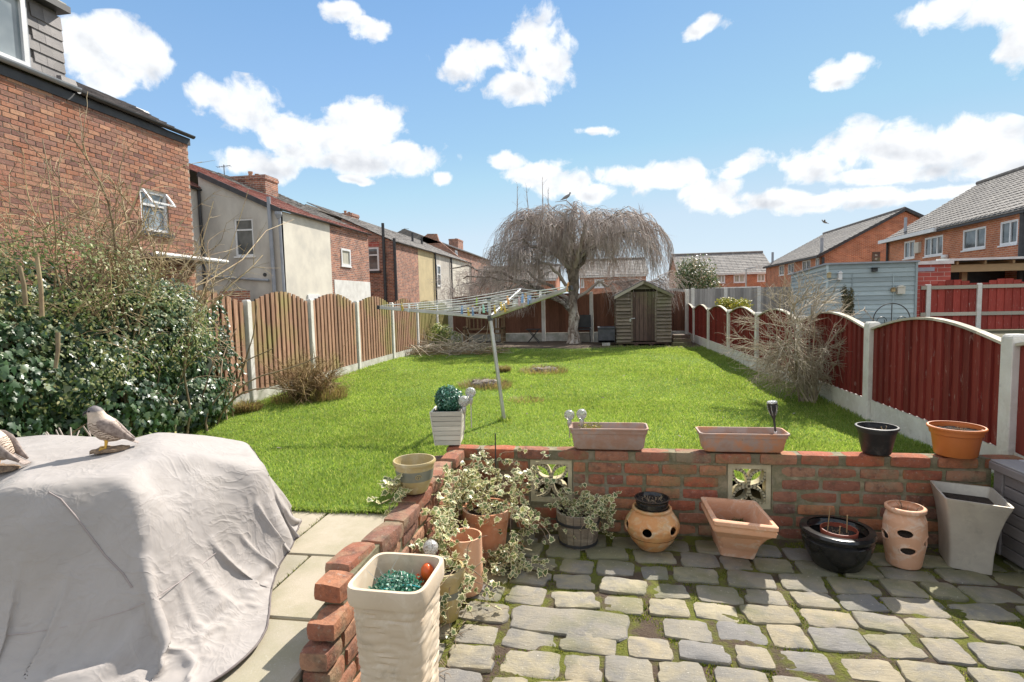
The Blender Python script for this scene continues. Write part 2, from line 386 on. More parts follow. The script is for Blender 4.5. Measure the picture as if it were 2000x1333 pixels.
M['fence_dark'] = simple('dark_backing_boards', (.045, .028, .016), (.03, .03, .012), 5, .9, .1)
M['fence_back'] = wood_mat('back_fence_boards', (.26, .12, .075), (.15, .07, .045))
M['fence_red'] = wood_mat('red_stained_boards', (.28, .048, .035), (.175, .028, .022), None, .7, 'z', (.45, .3, .25))
M['fence_red2'] = wood_mat('faded_red_boards', (.4, .07, .05), (.27, .04, .03), None, .75, 'z', (.5, .38, .32))
M['fence_redcap'] = wood_mat('pale_fence_rail', (.6, .54, .44), (.45, .4, .31), None, .8, 'y')
M['fence_grey'] = wood_mat('grey_weathered_boards', (.44, .41, .38), (.3, .28, .26), None)
M['shed_wood'] = wood_mat('mossy_shed_boards', (.32, .265, .2), (.15, .115, .085), (.22, .22, .12), axis='x')
M['shed_dark'] = wood_mat('dark_shed_door_boards', (.17, .11, .085), (.09, .06, .05), (.2, .21, .1))
M['blue_wood'] = wood_mat('blue_grey_boards', (.46, .53, .54), (.35, .42, .43), None, .7, 'x')
M['timber'] = wood_mat('plain_timber', (.45, .33, .18), (.33, .24, .13), None, .8, 'x')
M['bench_wood'] = wood_mat('bench_timber', (.27, .19, .11), (.17, .11, .06), None, .8, 'x')
M['terracotta'] = simple('terracotta', (.62, .29, .16), (.52, .22, .11), 7, .8, .25, 60, .04, c3=(.62, .38, .24), bloom=(.66, .55, .44))
M['terracotta_pale'] = simple('pale_terracotta', (.74, .42, .26), (.68, .35, .2), 6, .8, .25, 60, .04, bloom=(.78, .62, .48))
M['terracotta_amber'] = simple('amber_terracotta', (.68, .36, .14), (.6, .27, .1), 5, .75, .25, 60, .04, c3=(.42, .34, .15), bloom=(.66, .54, .36))
M['orange_plastic'] = simple('orange_plastic', (.60, .19, .045), (.55, .16, .04), 5, .45, .05, 60, .02)
M['trough'] = simple('weathered_terracotta_trough', (.6, .28, .15), (.44, .33, .28), 4, .8, .25, 60, .04, c3=(.42, .25, .18), lo=.42, hi=.6)
M['black_plastic'] = simple('black_plastic', (.02, .02, .022), (.035, .035, .036), 6, .5, .06, 80, .05, bloom=(.09, .085, .08))
M['black_glaze'] = simple('black_glaze', (.012, .012, .013), (.03, .028, .026), 12, .14, .04, 40, .05)
M['cream_pot'] = simple('cream_textured_planter', (.66, .54, .4), (.58, .46, .33), 5, .8, .1, 60, .03, bloom=(.7, .6, .48))
M['glaze_yellow'] = simple('ochre_glaze', (.52, .39, .16), (.4, .32, .17), 9, .35, .1, 50, .03, bloom=(.55, .48, .32))
M['glaze_grey'] = simple('grey_green_glaze', (.17, .18, .15), (.24, .24, .18), 12, .35, .1, 50, .03)
M['soil'] = simple('potting_soil', (.045, .03, .02), (.02, .014, .01), 30, 1, 1.0, 60, .2, bdist=.02)
M['silver'] = simple('brushed_silver_planter', (.56, .51, .43), (.48, .43, .36), 9, .55, .08, 120, .02, metal=.3, bloom=(.6, .55, .45))
M['steel'] = simple('galvanised_steel', (.62, .61, .58), (.48, .47, .44), 9, .4, .05, 60, .05, metal=.6)
M['rattan'] = simple('dark_ribbed_plastic', (.05, .05, .055), (.09, .09, .1), 8, .5, .2, 60, .1)
M['box_grey'] = wood_mat('grey_brown_storage_boards', (.27, .24, .23), (.19, .17, .165), None, .55, 'y')
M['box_lid'] = wood_mat('pale_storage_lid', (.5, .49, .49), (.4, .39, .39), None, .5, 'y')
M['white_wood'] = wood_mat('whitewashed_planter_boards', (.68, .65, .56), (.55, .52, .43), None, .7, 'x')
M['cover'] = None
M['twig'] = simple('birch_twig', (.41, .32, .28), (.56, .49, .44), 3, .8, 0, 30, .4)
M['bark'] = simple('birch_bark', (.34, .29, .25), (.12, .09, .07), 7, .9, .8, 30, .1, bdist=.03, c3=(.5, .46, .4))
M['bush_twig'] = simple('bleached_bush_twig', (.36, .29, .2), (.56, .48, .36), 5, .8, 0, 30, .4)
M['straw_twig'] = simple('straw_twig', (.4, .28, .13), (.26, .16, .08), 5, .8, 0, 30, .5)
M['rose_stem'] = simple('rose_stem', (.46, .37, .2), (.27, .17, .1), 6, .7, 0, 30, .5)
M['vine_stem'] = simple('vine_stem', (.36, .26, .16), (.2, .14, .09), 6, .7, 0, 30, .3)
M['ivy'] = foliage('ivy_leaf', [(0, (.025, .06, .025)), (.45, (.045, .1, .04)), (.8, (.1, .16, .07)), (1, (.32, .36, .22))], .3, .36, spec=.55)
M['shrub_leaf'] = foliage('shrub_leaf', [(0, (.1, .15, .045)), (.5, (.2, .25, .09)), (.85, (.38, .38, .18)), (1, (.55, .5, .3))], .42, .5, spec=.3)
M['var_ivy'] = foliage('variegated_ivy_leaf', [(0, (.09, .14, .05)), (.6, (.16, .21, .08)), (1, (.34, .34, .12))], .3, .4, edge=(.78, .72, .44))
M['box_ball'] = foliage('artificial_box_leaf', [(0, (.012, .08, .045)), (.6, (.03, .14, .08)), (.9, (.06, .2, .13)), (1, (.4, .6, .5))], .1, .35, spec=.8)
M['topiary'] = foliage('yellow_green_leaf', [(0, (.12, .16, .03)), (.6, (.3, .3, .05)), (1, (.5, .42, .12))], .3)
M['far_leaf'] = foliage('evergreen_leaf', [(0, (.05, .09, .035)), (.6, (.12, .16, .07)), (.85, (.3, .24, .16)), (1, (.5, .45, .33))], .25)
M['conifer'] = foliage('conifer_leaf', [(0, (.07, .065, .03)), (1, (.17, .15, .07))], .15)
M['dead_leaf'] = simple('orange_dry_leaf', (.55, .2, .06), (.4, .14, .05), 9, .7, .1, 60, .1)
M['grass'] = foliage('grass_blade', [(0, (.16, .24, .055)), (.4, (.22, .31, .075)), (.8, (.285, .36, .095)), (1, (.42, .43, .17))], .5, .55, spec=.2, var=.16)
M['dry_grass'] = foliage('dry_grass_blade', [(0, (.2, .15, .07)), (.6, (.34, .27, .13)), (1, (.25, .28, .08))], .35, .6, spec=.2)
M['moss'] = foliage('moss_tuft', [(0, (.06, .09, .012)), (.6, (.13, .16, .015)), (1, (.28, .27, .03))], .2, .8, spec=.1)
# ================================================================== GROUND, LAWN, PAVING
PZ, SZ, LZ = -0.06, 0.235, 0.25          # patio, slab and lawn levels
def lawn_h(x, y):
    return LZ + .022*np.sin(x*1.1+1)*np.sin(y*.7) + .012*np.sin(x*2.7+y*1.9)
def ground_mat():
    m, g = new_mat('rough_ground'); p = wcoords(g)
    col = g.ramp(g.noise(p, .35, 6, .6), [(.3, (.07, .085, .03)), (.55, (.13, .11, .07)), (.75, (.2, .18, .15))]); g.put(g.b.inputs['Base Color'], col); g.b.inputs['Roughness'].default_value = 1
    bump(g, g.noise(p, 9, 6, .6), .5, .05); return m
gmb = MB(); gy = 3.555; gmb.quad((-400, gy, .16), (400, gy, .16), (400, 900, .16), (-400, 900, .16)); gmb.quad((-400, -300, -.12), (400, -300, -.12), (400, gy, -.12), (-400, gy, -.12)); gmb.quad((-400, gy, -.12), (400, gy, -.12), (400, gy, .16), (-400, gy, .16))
gmb.build('ground', ground_mat(), kind='structure')
def lawn_mat():
    m, g = new_mat('lawn_soil_and_turf'); p = wcoords(g); s = g.add('ShaderNodeSeparateXYZ'); g.l.new(p, s.inputs[0])
    gr = g.ramp(g.noise(p, 1.3, 5, .6), [(.3, (.075, .15, .012)), (.7, (.15, .22, .02))])
    edge = g.math('ADD', s.outputs[1], g.math('MULTIPLY', g.noise(p, .9, 4, .6), 2.2))
    dirt = g.mix(g.noise(p, 6, 6, .7), (.09, .065, .045), (.16, .12, .08))
    g.put(g.b.inputs['Base Color'], g.mix(g.rng(edge, 14.2, 14.7), gr, dirt)); g.b.inputs['Roughness'].default_value = 1
    bump(g, g.noise(p, 60, 4, .7), .6, .02); return m
nx, ny = 70, 130
xs = np.linspace(-4.3, 2.6, nx); ys = np.linspace(2.9, 15.5, ny); X, Y = np.meshgrid(xs, ys)
V = np.stack([X, Y, lawn_h(X, Y)], -1).reshape(-1, 3); idx = np.arange(nx*ny).reshape(ny, nx)
Fq = np.stack([idx[:-1, :-1], idx[:-1, 1:], idx[1:, 1:], idx[1:, :-1]], -1).reshape(-1, 4)
cx = (X[:-1, :-1]+X[1:, 1:]).ravel()/2; cy = (Y[:-1, :-1]+Y[1:, 1:]).ravel()/2
keep = ~((cx > -1.02) & (cy < 3.6)); np_obj('lawn', V, Fq[keep], lawn_mat(), kind='structure')
def scatter_grass():
    pts = []
    for (y0, y1, dens) in ((2.9, 4.6, 14000), (4.6, 6.5, 9000), (6.5, 9.0, 5600), (9.0, 12.5, 3400), (12.5, 15.0, 2000)):
        n = int(6.8*(y1-y0)*dens); x = RNG.uniform(-4.2, 2.5, n); y = RNG.uniform(y0, y1, n); pts.append(np.stack([x, y], 1))
    P = np.concatenate(pts); x, y = P[:, 0], P[:, 1]
    # patchy cover
    f = np.sin(x*1.7+y*.9)+np.sin(y*2.3-x*1.1)+np.sin(x*4.1+y*3.3)*.6
    ok = ~((x > -1.0) & (y < 3.62)) & ~((y > 13.0 + .55*np.sin(x*1.3) + RNG.uniform(-.7, .7, len(x))) ) & ~((x < -2.6) & (y > 11.6 + .3*np.sin(x*5)) ) & (RNG.random(len(x)) < .78+.12*f)
    ok &= ~((y < 2.97+RNG.uniform(0, .05, len(x))) & (RNG.random(len(x)) < .5))
    P = P[ok]; x, y = P[:, 0], P[:, 1]; n = len(x)
    zz = lawn_h(x, y); a = RNG.uniform(0, 2*np.pi, n); far = np.clip((y-3)/9, 0, 1)
    near_edge = np.clip(1-np.abs(x-2.45)/.22, 0, 1) + np.clip(1-np.abs(x+4.2)/.15, 0, 1)
    h = RNG.uniform(.015, .032, n)*(1+.25*np.sin(x*2.1+y*1.3))*(1+1.0*near_edge); w = (.0019+.0038*far)*RNG.uniform(.7, 1.4, n)
    lean = RNG.uniform(.2, 1.1, n)*h; la = a+RNG.uniform(-1.2, 1.2, n)
    b = np.stack([x, y, zz-.003], 1); dx = np.stack([np.cos(a), np.sin(a), 0*a], 1)*w[:, None]
    mid = b + np.stack([np.cos(la)*lean*.35, np.sin(la)*lean*.35, h*.6], 1); tip = b + np.stack([np.cos(la)*lean, np.sin(la)*lean, h], 1)
    V = np.stack([b-dx, b+dx, mid+dx*.7, tip, mid-dx*.7], 1).reshape(-1, 3); i = np.arange(n)*5
    F = np.concatenate([np.stack([i, i+1, i+2], 1), np.stack([i, i+2, i+4], 1), np.stack([i+4, i+2, i+3], 1)])
    o = np_obj('grass', V, F, M['grass'], kind='stuff'); tag(o, 'bright green lawn grass covering the whole garden floor', 'grass')
scatter_grass()
def blades(name, cx, cy, z, rad, n, h0, h1, mat, parent=None, spread=.8, w=.003, label=None):
    a = RNG.uniform(0, 2*np.pi, n); r = rad*np.sqrt(RNG.random(n)); x = cx+r*np.cos(a); y = cy+r*np.sin(a)
    h = RNG.uniform(h0, h1, n)*(1-.4*r/rad); la = a+RNG.uniform(-.8, .8, n); le = h*RNG.uniform(.2, spread, n)
    b = np.stack([x, y, np.full(n, z)], 1); t = RNG.uniform(0, 2*np.pi, n); dx = np.stack([np.cos(t), np.sin(t), 0*t], 1)*w
    mid = b+np.stack([np.cos(la)*le*.35, np.sin(la)*le*.35, h*.7], 1); tip = b+np.stack([np.cos(la)*le*1.1, np.sin(la)*le*1.1, h*.85], 1)
    V = np.stack([b-dx, b+dx, mid+dx, tip, mid-dx], 1).reshape(-1, 3); i = np.arange(n)*5
    F = np.concatenate([np.stack([i, i+1, i+2], 1), np.stack([i, i+2, i+4], 1), np.stack([i+4, i+2, i+3], 1)])
    return np_obj(name, V, F, mat, parent, kind='stuff')

def edging():
    n = 6500; x = RNG.uniform(-4.1, -1.0, n); y = 2.925+RNG.normal(0, .018, n)+.012*np.sin(x*9); a = RNG.uniform(0, 6.28, n); h = RNG.uniform(.02, .06, n)*(1+.5*np.sin(x*5)); b = np.stack([x, y, np.full(n, .238)], 1); dx = np.stack([np.cos(a), np.sin(a), 0*a], 1)*.0021
    le = np.stack([RNG.normal(0, .5, n)*h, -RNG.uniform(-.2, 1.1, n)*h, 0*h], 1); mid = b+le*.4+np.stack([0*h, 0*h, h*.6], 1); tip = b+le+np.stack([0*h, 0*h, h*RNG.uniform(.5, .9, n)], 1); V = np.stack([b-dx, b+dx, mid+dx*.8, tip, mid-dx*.8], 1).reshape(-1, 3); i = np.arange(n)*5
    o = np_obj('grass_edge', V, np.concatenate([np.stack([i, i+1, i+2], 1), np.stack([i, i+2, i+4], 1), np.stack([i+4, i+2, i+3], 1)]), M['grass'], kind='stuff'); tag(o, 'longer ragged grass hanging over the edge of the paving slabs', 'grass')
edging()
# ---- patio of stone setts
def sett_mat():
    m, g = new_mat('stone_sett'); p = wcoords(g); r = rnd(g)
    base = g.ramp(r, [(0, (.31, .26, .165)), (.3, (.27, .24, .18)), (.5, (.35, .29, .185)), (.7, (.22, .205, .185)), (.85, (.31, .265, .17)), (1, (.38, .33, .22))])
    n = g.noise(p, 7, 7, .68, .4); col = g.mix(g.rng(n, .42, .62, 0, .7), base, (.17, .165, .16))
    s = g.add('ShaderNodeSeparateXYZ'); g.l.new(p, s.inputs[0])
    olive_tint = g.math('ADD', g.noise(p, 3, 5, .6), g.rng(s.outputs[1], 2.2, 3.3, -.06, .12))  # darker olive colour in patches, more of it towards the wall
    col = g.mix(g.rng(olive_tint, .5, .66, 0, .7), col, (.17, .165, .075))
    col = g.mix(g.rng(g.noise(p, 90, 3, .6), .66, .7, 0, .6), col, (.55, .5, .42))
    g.put(g.b.inputs['Base Color'], col); g.b.inputs['Roughness'].default_value = .85
    st = g.noise(g.vec('MULTIPLY', p, (3, 9, 9)), 5, 7, .7, 1.2)
    bump(g, g.math('ADD', st, g.math('MULTIPLY', g.noise(p, 70, 5, .7), .5)), .6, .012); return m
M['sett'] = sett_mat()
bed_mat, bg_ = new_mat('mossy_joint_bed'); _p = wcoords(bg_)
_s = bg_.add('ShaderNodeSeparateXYZ'); bg_.l.new(_p, _s.inputs[0])
_mo = bg_.mix(bg_.noise(_p, 14, 5, .7), (.07, .1, .012), (.24, .23, .03))
_c = bg_.mix(bg_.rng(bg_.noise(_p, 6, 6, .7), .42, .56), (.11, .075, .05), _mo); bg_.put(bg_.b.inputs['Base Color'], _c); bg_.b.inputs['Roughness'].default_value = 1
bump(bg_, bg_.noise(_p, 90, 5, .7), 1.0, .02)
nx, ny = 200, 150
xs = np.linspace(-.9, 2.75, nx); ys = np.linspace(.55, 3.5, ny); X, Y = np.meshgrid(xs, ys); H = np.zeros_like(X)
for j in range(ny):
    for i in range(nx):
        H[j, i] = mnoise.fractal(Vector((X[j, i]*7, Y[j, i]*7, 0)), 1.0, 2.0, 4)
V = np.stack([X, Y, PZ-.0095+H*.008], -1).reshape(-1, 3); idx = np.arange(nx*ny).reshape(ny, nx)
patio = np_obj('patio', V, np.stack([idx[:-1, :-1], idx[:-1, 1:], idx[1:, 1:], idx[1:, :-1]], -1).reshape(-1, 4), bed_mat, smooth=True, kind='structure')
def sett_block(w, d, h, seed, n=4):
    """a worn stone block, uneven outline, slightly domed top"""
    rr = random.Random(seed); mb = MB(); ring = []
    k = 24
    E0 = rr.choice((.13, .17, .1, .2))
    cs = [(rr.uniform(.82, 1.04), rr.uniform(.82, 1.05)) for _ in range(4)]
    for j in range(k):
        t = 2*math.pi*j/k+.2; c, s = math.cos(t), math.sin(t); e = 2/E0; m = 1/((abs(c)**e+abs(s)**e)**(1/e))
        q = cs[(0 if c > 0 else 1)+(0 if s > 0 else 2)]; ring.append((c*m*w/2*q[0]*rr.uniform(.985, 1.012), s*m*d/2*q[1]*rr.uniform(.975, 1.015)))
    lev = [(-h, 1.0, 0), (-.008, 1.01, .001), (-.0015, .985, .0012), (.0, .93, .0022)]
    for (z, f, j2) in lev:
        for (x, y) in ring: mb.v.append((x*f, y*f, z+rr.uniform(-j2, j2)))
    mb.v.append((0, 0, .002)); kk = len(ring)
    for L in range(3):
        for j in range(kk): mb.f.append((L*kk+j, L*kk+(j+1) % kk, (L+1)*kk+(j+1) % kk, (L+1)*kk+j))
    for j in range(kk): mb.f.append((3*kk+j, 3*kk+(j+1) % kk, 4*kk))
    return mb.mesh('sett', M['sett'], smooth=18)
SETTS = [sett_block(1, 1, .04, s) for s in range(22)]
rr = random.Random(5); y = 3.42; row = 0
BIG = (-.36, .02, 2.35, 2.52)
centres = []
while y > .95:
    d = rr.uniform(.15, .185); yc = y-d/2; x = -.86+rr.uniform(-.1, .05)
    while x < 2.68:
        w = rr.choice((.2, .21, .23, .25, .17, .27, .22)); xc = x+w/2
        # rows wander: they fall away a little to the right like the real ones
        yy = yc - .035*(xc) + .012*math.sin(xc*3+row)
        if not (-.44 < xc < .17 and 2.32 < yy < 2.6):
            s = piece('sett', SETTS[rr.randrange(22)], patio, (xc, yy, PZ+rr.uniform(-.006, .007)), (rr.uniform(-.035, .035), rr.uniform(-.03, .03), rr.uniform(-.07, .07)-.03), ((w-.008)*rr.choice((1, -1)), (d-.007)*rr.uniform(.95, 1.04), 1))
            centres.append((xc, yy))
        x += w+rr.uniform(.0, .012)
    y -= d+rr.uniform(.0, .006); row += 1
piece('paving_stone', sett_block(1, 1, .04, 91), patio, (-.14, 2.455, PZ+.004), (0, 0, -.06), (.58, .21, 1))['label'] = 'large dark oblong stone among the setts'
def moss():
    n = 110000; x = RNG.uniform(-.85, 2.6, n); y = RNG.uniform(1.2, 3.45, n)
    c = np.array(centres); keep = np.ones(n, bool)
    f = np.sin(x*7+1)*np.sin(y*8)+.7*np.sin(x*17+y*11)+.5*np.sin(y*23-x*9)
    keep = f > -.1
    x, y = x[keep], y[keep]; d = np.full(len(x), 9.)
    for (a, b) in c: d = np.minimum(d, np.maximum(np.abs(x-a)/.106, np.abs(y-b)/.074))
    k = d > .93; x, y = x[k], y[k]; n = len(x)
    a = RNG.uniform(0, 6.28, n); h = RNG.uniform(.001, .005, n); w = RNG.uniform(.002, .0045, n)
    b = np.stack([x, y, np.full(n, PZ-.014)], 1); dx = np.stack([np.cos(a), np.sin(a), 0*a], 1)*w[:, None]; dy = np.stack([-np.sin(a), np.cos(a), 0*a], 1)*w[:, None]
    t = b+np.stack([RNG.normal(0, .002, n), RNG.normal(0, .002, n), h+.008], 1)
    V = np.stack([b-dx, b+dx, b+dy*1.4, t], 1).reshape(-1, 3); i = np.arange(n)*4
    F = np.concatenate([np.stack([i, i+1, i+3], 1), np.stack([i+1, i+2, i+3], 1), np.stack([i+2, i, i+3], 1)])
    o = np_obj('moss', V, F, M['moss'], kind='stuff'); tag(o, 'bright green moss growing in the joints between the stone setts', 'moss')
moss()
# ---- paving slabs beside the patio
def slab_mat():
    m, g = new_mat('concrete_paving'); p = wcoords(g); n = g.noise(p, 2.6, 7, .65)
    base = g.ramp(rnd(g), [(0, (.40, .345, .26)), (.5, (.37, .33, .27)), (1, (.44, .375, .28))])
    col = g.mix(g.rng(n, .4, .62, 0, .65), base, (.27, .25, .15)); col = g.mix(g.rng(g.noise(p, 120, 3, .6), .6, .72, 0, .4), col, (.5, .48, .42))
    g.put(g.b.inputs['Base Color'], col); g.b.inputs['Roughness'].default_value = .9; bump(g, g.noise(p, 110, 5, .7), .35, .004); return m
M['slab'] = slab_mat()
path = MB().box(-4.2, -.975, .2, 2.93, SZ-.3, SZ-.03).build('path', simple('slab_joint_soil', (.1, .085, .05), (.06, .07, .03), 12, 1, .5), kind='structure')
def slab(x0, x1, y0, y1):
    mb = MB().box(x0+.006, x1-.006, y0+.006, y1-.006, SZ-.04, SZ+random.uniform(-.002, .003)); mb.build('paving_slab', M['slab'], path, bevel=.006)
for (y0, y1, joints) in ((2.385, 2.93, (-4.2, -3.4, -2.75, -2.15, -1.56, -.98)), (1.87, 2.385, (-4.2, -3.3, -2.6, -1.98, -1.385, -.98)), (1.27, 1.87, (-4.2, -3.4, -2.7, -2.1, -1.6, -.98)), (.67, 1.27, (-4.2, -3.0, -2.3, -1.5, -.98)), (.2, .67, (-4.2, -3, -2, -.98))):
    for a, b in zip(joints[:-1], joints[1:]): slab(a, b, y0, y1)

# ================================================================== GARDEN WALL
BR = []
for s in range(8):
    mb = MB(); nx_, ny_, nz_ = 5, 3, 3
    # subdivided unit brick with chipped, rounded corners
    bm = bmesh.new(); bmesh.ops.create_cube(bm, size=1)
    bmesh.ops.subdivide_edges(bm, edges=bm.edges[:], cuts=2, use_grid_fill=True)
    for v in bm.verts:
        c = v.co.copy(); k = sum(abs(abs(q)-.5) < 1e-4 for q in c)
        sc = Vector((.215, .1025, .067)); w = Vector((c.x*sc.x, c.y*sc.y, c.z*sc.z))
        if k >= 2: w -= Vector((math.copysign(1, c.x)*(abs(abs(c.x)-.5) < 1e-4), math.copysign(1, c.y)*(abs(abs(c.y)-.5) < 1e-4), math.copysign(1, c.z)*(abs(abs(c.z)-.5) < 1e-4)))*(.0035 if k == 2 else .006)
        w += mnoise.noise_vector(w*22+Vector((s*9.1, 0, s)))*.0035
        v.co = w
    me = bpy.data.meshes.new('brick'); bm.to_mesh(me); bm.free(); me.materials.append(M['brick'])
    me.polygons.foreach_set('use_smooth', [True]*len(me.polygons)); me.set_sharp_from_angle(angle=R(38)); BR.append(me)
BR_OLD = []
for me in BR:
    m2 = me.copy(); m2.materials.clear(); m2.materials.append(M['brick_old']); BR_OLD.append(m2)
WY = 3.47; WTOP = .482; CH = .0775
wall = thing('garden_wall', 'low old red brick wall with pierced blocks along the patio edge', 'garden wall', (.6, WY+.05, PZ))
leg = thing('garden_wall', 'short brick wall running towards the viewer between slabs and patio, with ragged end', 'garden wall', (-.92, 2.5, PZ))
rw = random.Random(3)
def brick(parent, x, y, z, sx=1., rot=0., tilt=0.):
    piece('brick', (BR_OLD if parent is leg or rw.random() < .35 else BR)[rw.randrange(8)], parent, (x, y+rw.uniform(-.006, .004), z), (rw.uniform(-.02, .02), tilt+rw.uniform(-.02, .02), rot+rw.uniform(-.02, .02)), (sx, 1.02, rw.uniform(.94, 1.04)))
PIERCED = [(-.44, -.16), (.80, 1.06)]
PZ0, PZ1 = WTOP-CH*1.0-.285, WTOP-CH*1.0
mm = MB(); x0w, x1w = -1.0, 2.26
xs_cuts = [x0w, PIERCED[0][0], PIERCED[0][1], PIERCED[1][0], PIERCED[1][1], x1w]
mm.box(x0w, x1w, WY+.006, WY+.094, PZ-.1, PZ0); mm.box(x0w, x1w, WY+.006, WY+.094, PZ1, WTOP-.012)
for a, b in ((x0w, PIERCED[0][0]), (PIERCED[0][1], PIERCED[1][0]), (PIERCED[1][1], x1w)): mm.box(a, b, WY+.006, WY+.094, PZ0, PZ1)
mm.build('mortar', M['mortar'], wall)
for k in range(7):
    z = WTOP-CH*(k+.5)-.002; zz0, zz1 = z-CH/2, z+CH/2; x = x0w + (0 if k % 2 == 0 else -.11)
    while x < x1w-.03:
        w = .215 if (rw.random() > .18 or k == 0) else .105
        a, b = x, x+w
        if k > 0 and zz1 > PZ0+.01:
            for (p0, p1) in PIERCED:
                if a < p1 and b > p0:
                    if a < p0-.05: b = p0-.006
                    elif b > p1+.05: a = max(a, p1+.006)
                    else: a = b = None
                    break
        if a is not None and b-a > .04: brick(wall, (a+b)/2, WY+.05, z, (b-a)/.215)
        x += w+rw.uniform(.012, .02) + (rw.uniform(0, .03) if k == 0 else 0)
mm = MB().box(-.958, -.884, 1.63, WY, PZ-.1, WTOP-.085).box(-.956, -.886, 1.72, WY, WTOP-.086, WTOP-.02); mm.jitter(.003, 20); mm.build('mortar', M['mortar'], leg)
for k in range(7):
    z = WTOP-CH*(k+.5); yend = (1.70, 1.60, 1.57, 1.585, 1.56, 1.57, 1.56)[k]; y = yend
    first = True
    while y < WY-.04:
        w = .215
        if first and k in (0, 2, 3, 5): w = .105
        x = -.921 + (-.022 if (k == 0 and y < 2.0) else 0) + (rw.uniform(-.012, .012) if k < 2 else 0)
        if y+w > WY-.01: w = WY-.01-y
        if w > .04:
            if k == 0: piece('brick', BR_OLD[rw.randrange(8)], leg, (x, y+w/2, z+rw.uniform(-.006, .012)), (rw.uniform(-.05, .05), rw.uniform(-.04, .05), math.pi/2+rw.uniform(-.12, .1)), (w/.215, 1.05, 1.03))
            else: brick(leg, x, y+w/2, z, w/.215, math.pi/2)
        y += w+rw.uniform(.012, .02); first = False
# pierced screen blocks: a frame with crossing petals
def pierced(x0, x1):
    s = x1-x0; cx_, cz_ = (x0+x1)/2, (PZ0+PZ1)/2; h = (PZ1-PZ0)/2-.002; w = s/2-.003; y0_, y1_ = WY+.012, WY+.09
    t = thing_part = link('screen_block', None, wall); 
    mb = MB(); f = .028
    mb.box(cx_-w, cx_+w, y0_, y1_, cz_+h-f, cz_+h).box(cx_-w, cx_+w, y0_, y1_, cz_-h, cz_-h+f).box(cx_-w, cx_-w+f, y0_, y1_, cz_-h+f, cz_+h-f).box(cx_+w-f, cx_+w, y0_, y1_, cz_-h+f, cz_+h-f)
    iw, ih = w-f, h-f
    # four leaf-shaped ribs pairs, each curve from the middle of the block out to a corner
    for sx in (-1, 1):
        for sz in (-1, 1):
            for side in (-1, 1):
                pts = []
                for i in range(9):
                    u = i/8; bx, bz = sx*iw*1.02*u, sz*ih*1.02*u; off = side*.034*math.sin(math.pi*u)
                    pts.append((cx_+bx-off*sz*sx*.7*sx, cz_+bz+off*.7*sz*1.0 if False else cz_+bz+off*sx*.7*sx*(1 if sz*sx > 0 else 1)*(1)))
                pts = []
                L = math.hypot(iw, ih); ux, uz = sx*iw/L, sz*ih/L; nx2, nz2 = -uz, ux
                for i in range(9):
                    u = i/8; o_ = side*.036*math.sin(math.pi*u); pts.append((cx_+ux*L*u*1.0+nx2*o_, cz_+uz*L*u+nz2*o_))
                q = .0075
                for (a, b) in zip(pts[:-1], pts[1:]):
                    d = Vector((b[0]-a[0], 0, b[1]-a[1])); ln = d.length; d.normalize(); n_ = Vector((-d.z, 0, d.x))
                    mb.obox((a[0], 0, a[1]), d, n_, Vector((0, 1, 0)), -.003, ln+.003, -q, q, y0_+.006+.0005*side, y1_-.006+.0005*side)
    bpy.data.objects.remove(t)
    mb.build('screen_block', M['concrete_y'], wall)
M['concrete_y'] = simple('yellowed_cast_concrete', (.62, .54, .35), (.48, .42, .26), 9, .9, .4, 60, .05)
for a, b in PIERCED: pierced(a, b)

# ================================================================== FENCES
def arch(t, lo, hi): return lo+(hi-lo)*(.5-.5*math.cos(2*math.pi*t))
def conc_post(parent, x, y, z0, z1, w=.08, lab=None):
    mb = MB(); mb.box(x-w/2, x+w/2, y-w/2, y+w/2, z0, z1-.02); p = [(x-w/2, y-w/2), (x+w/2, y-w/2), (x+w/2, y+w/2), (x-w/2, y+w/2)]; q = .012
    mb.hexa([(a, b, z1-.02) for a, b in p]+[(x-w/2+q, y-w/2+q, z1), (x+w/2-q, y-w/2+q, z1), (x+w/2-q, y+w/2-q, z1), (x-w/2+q, y+w/2-q, z1)])
    return mb.build('post', M['concrete_white'], parent, label=lab, bevel=.004)
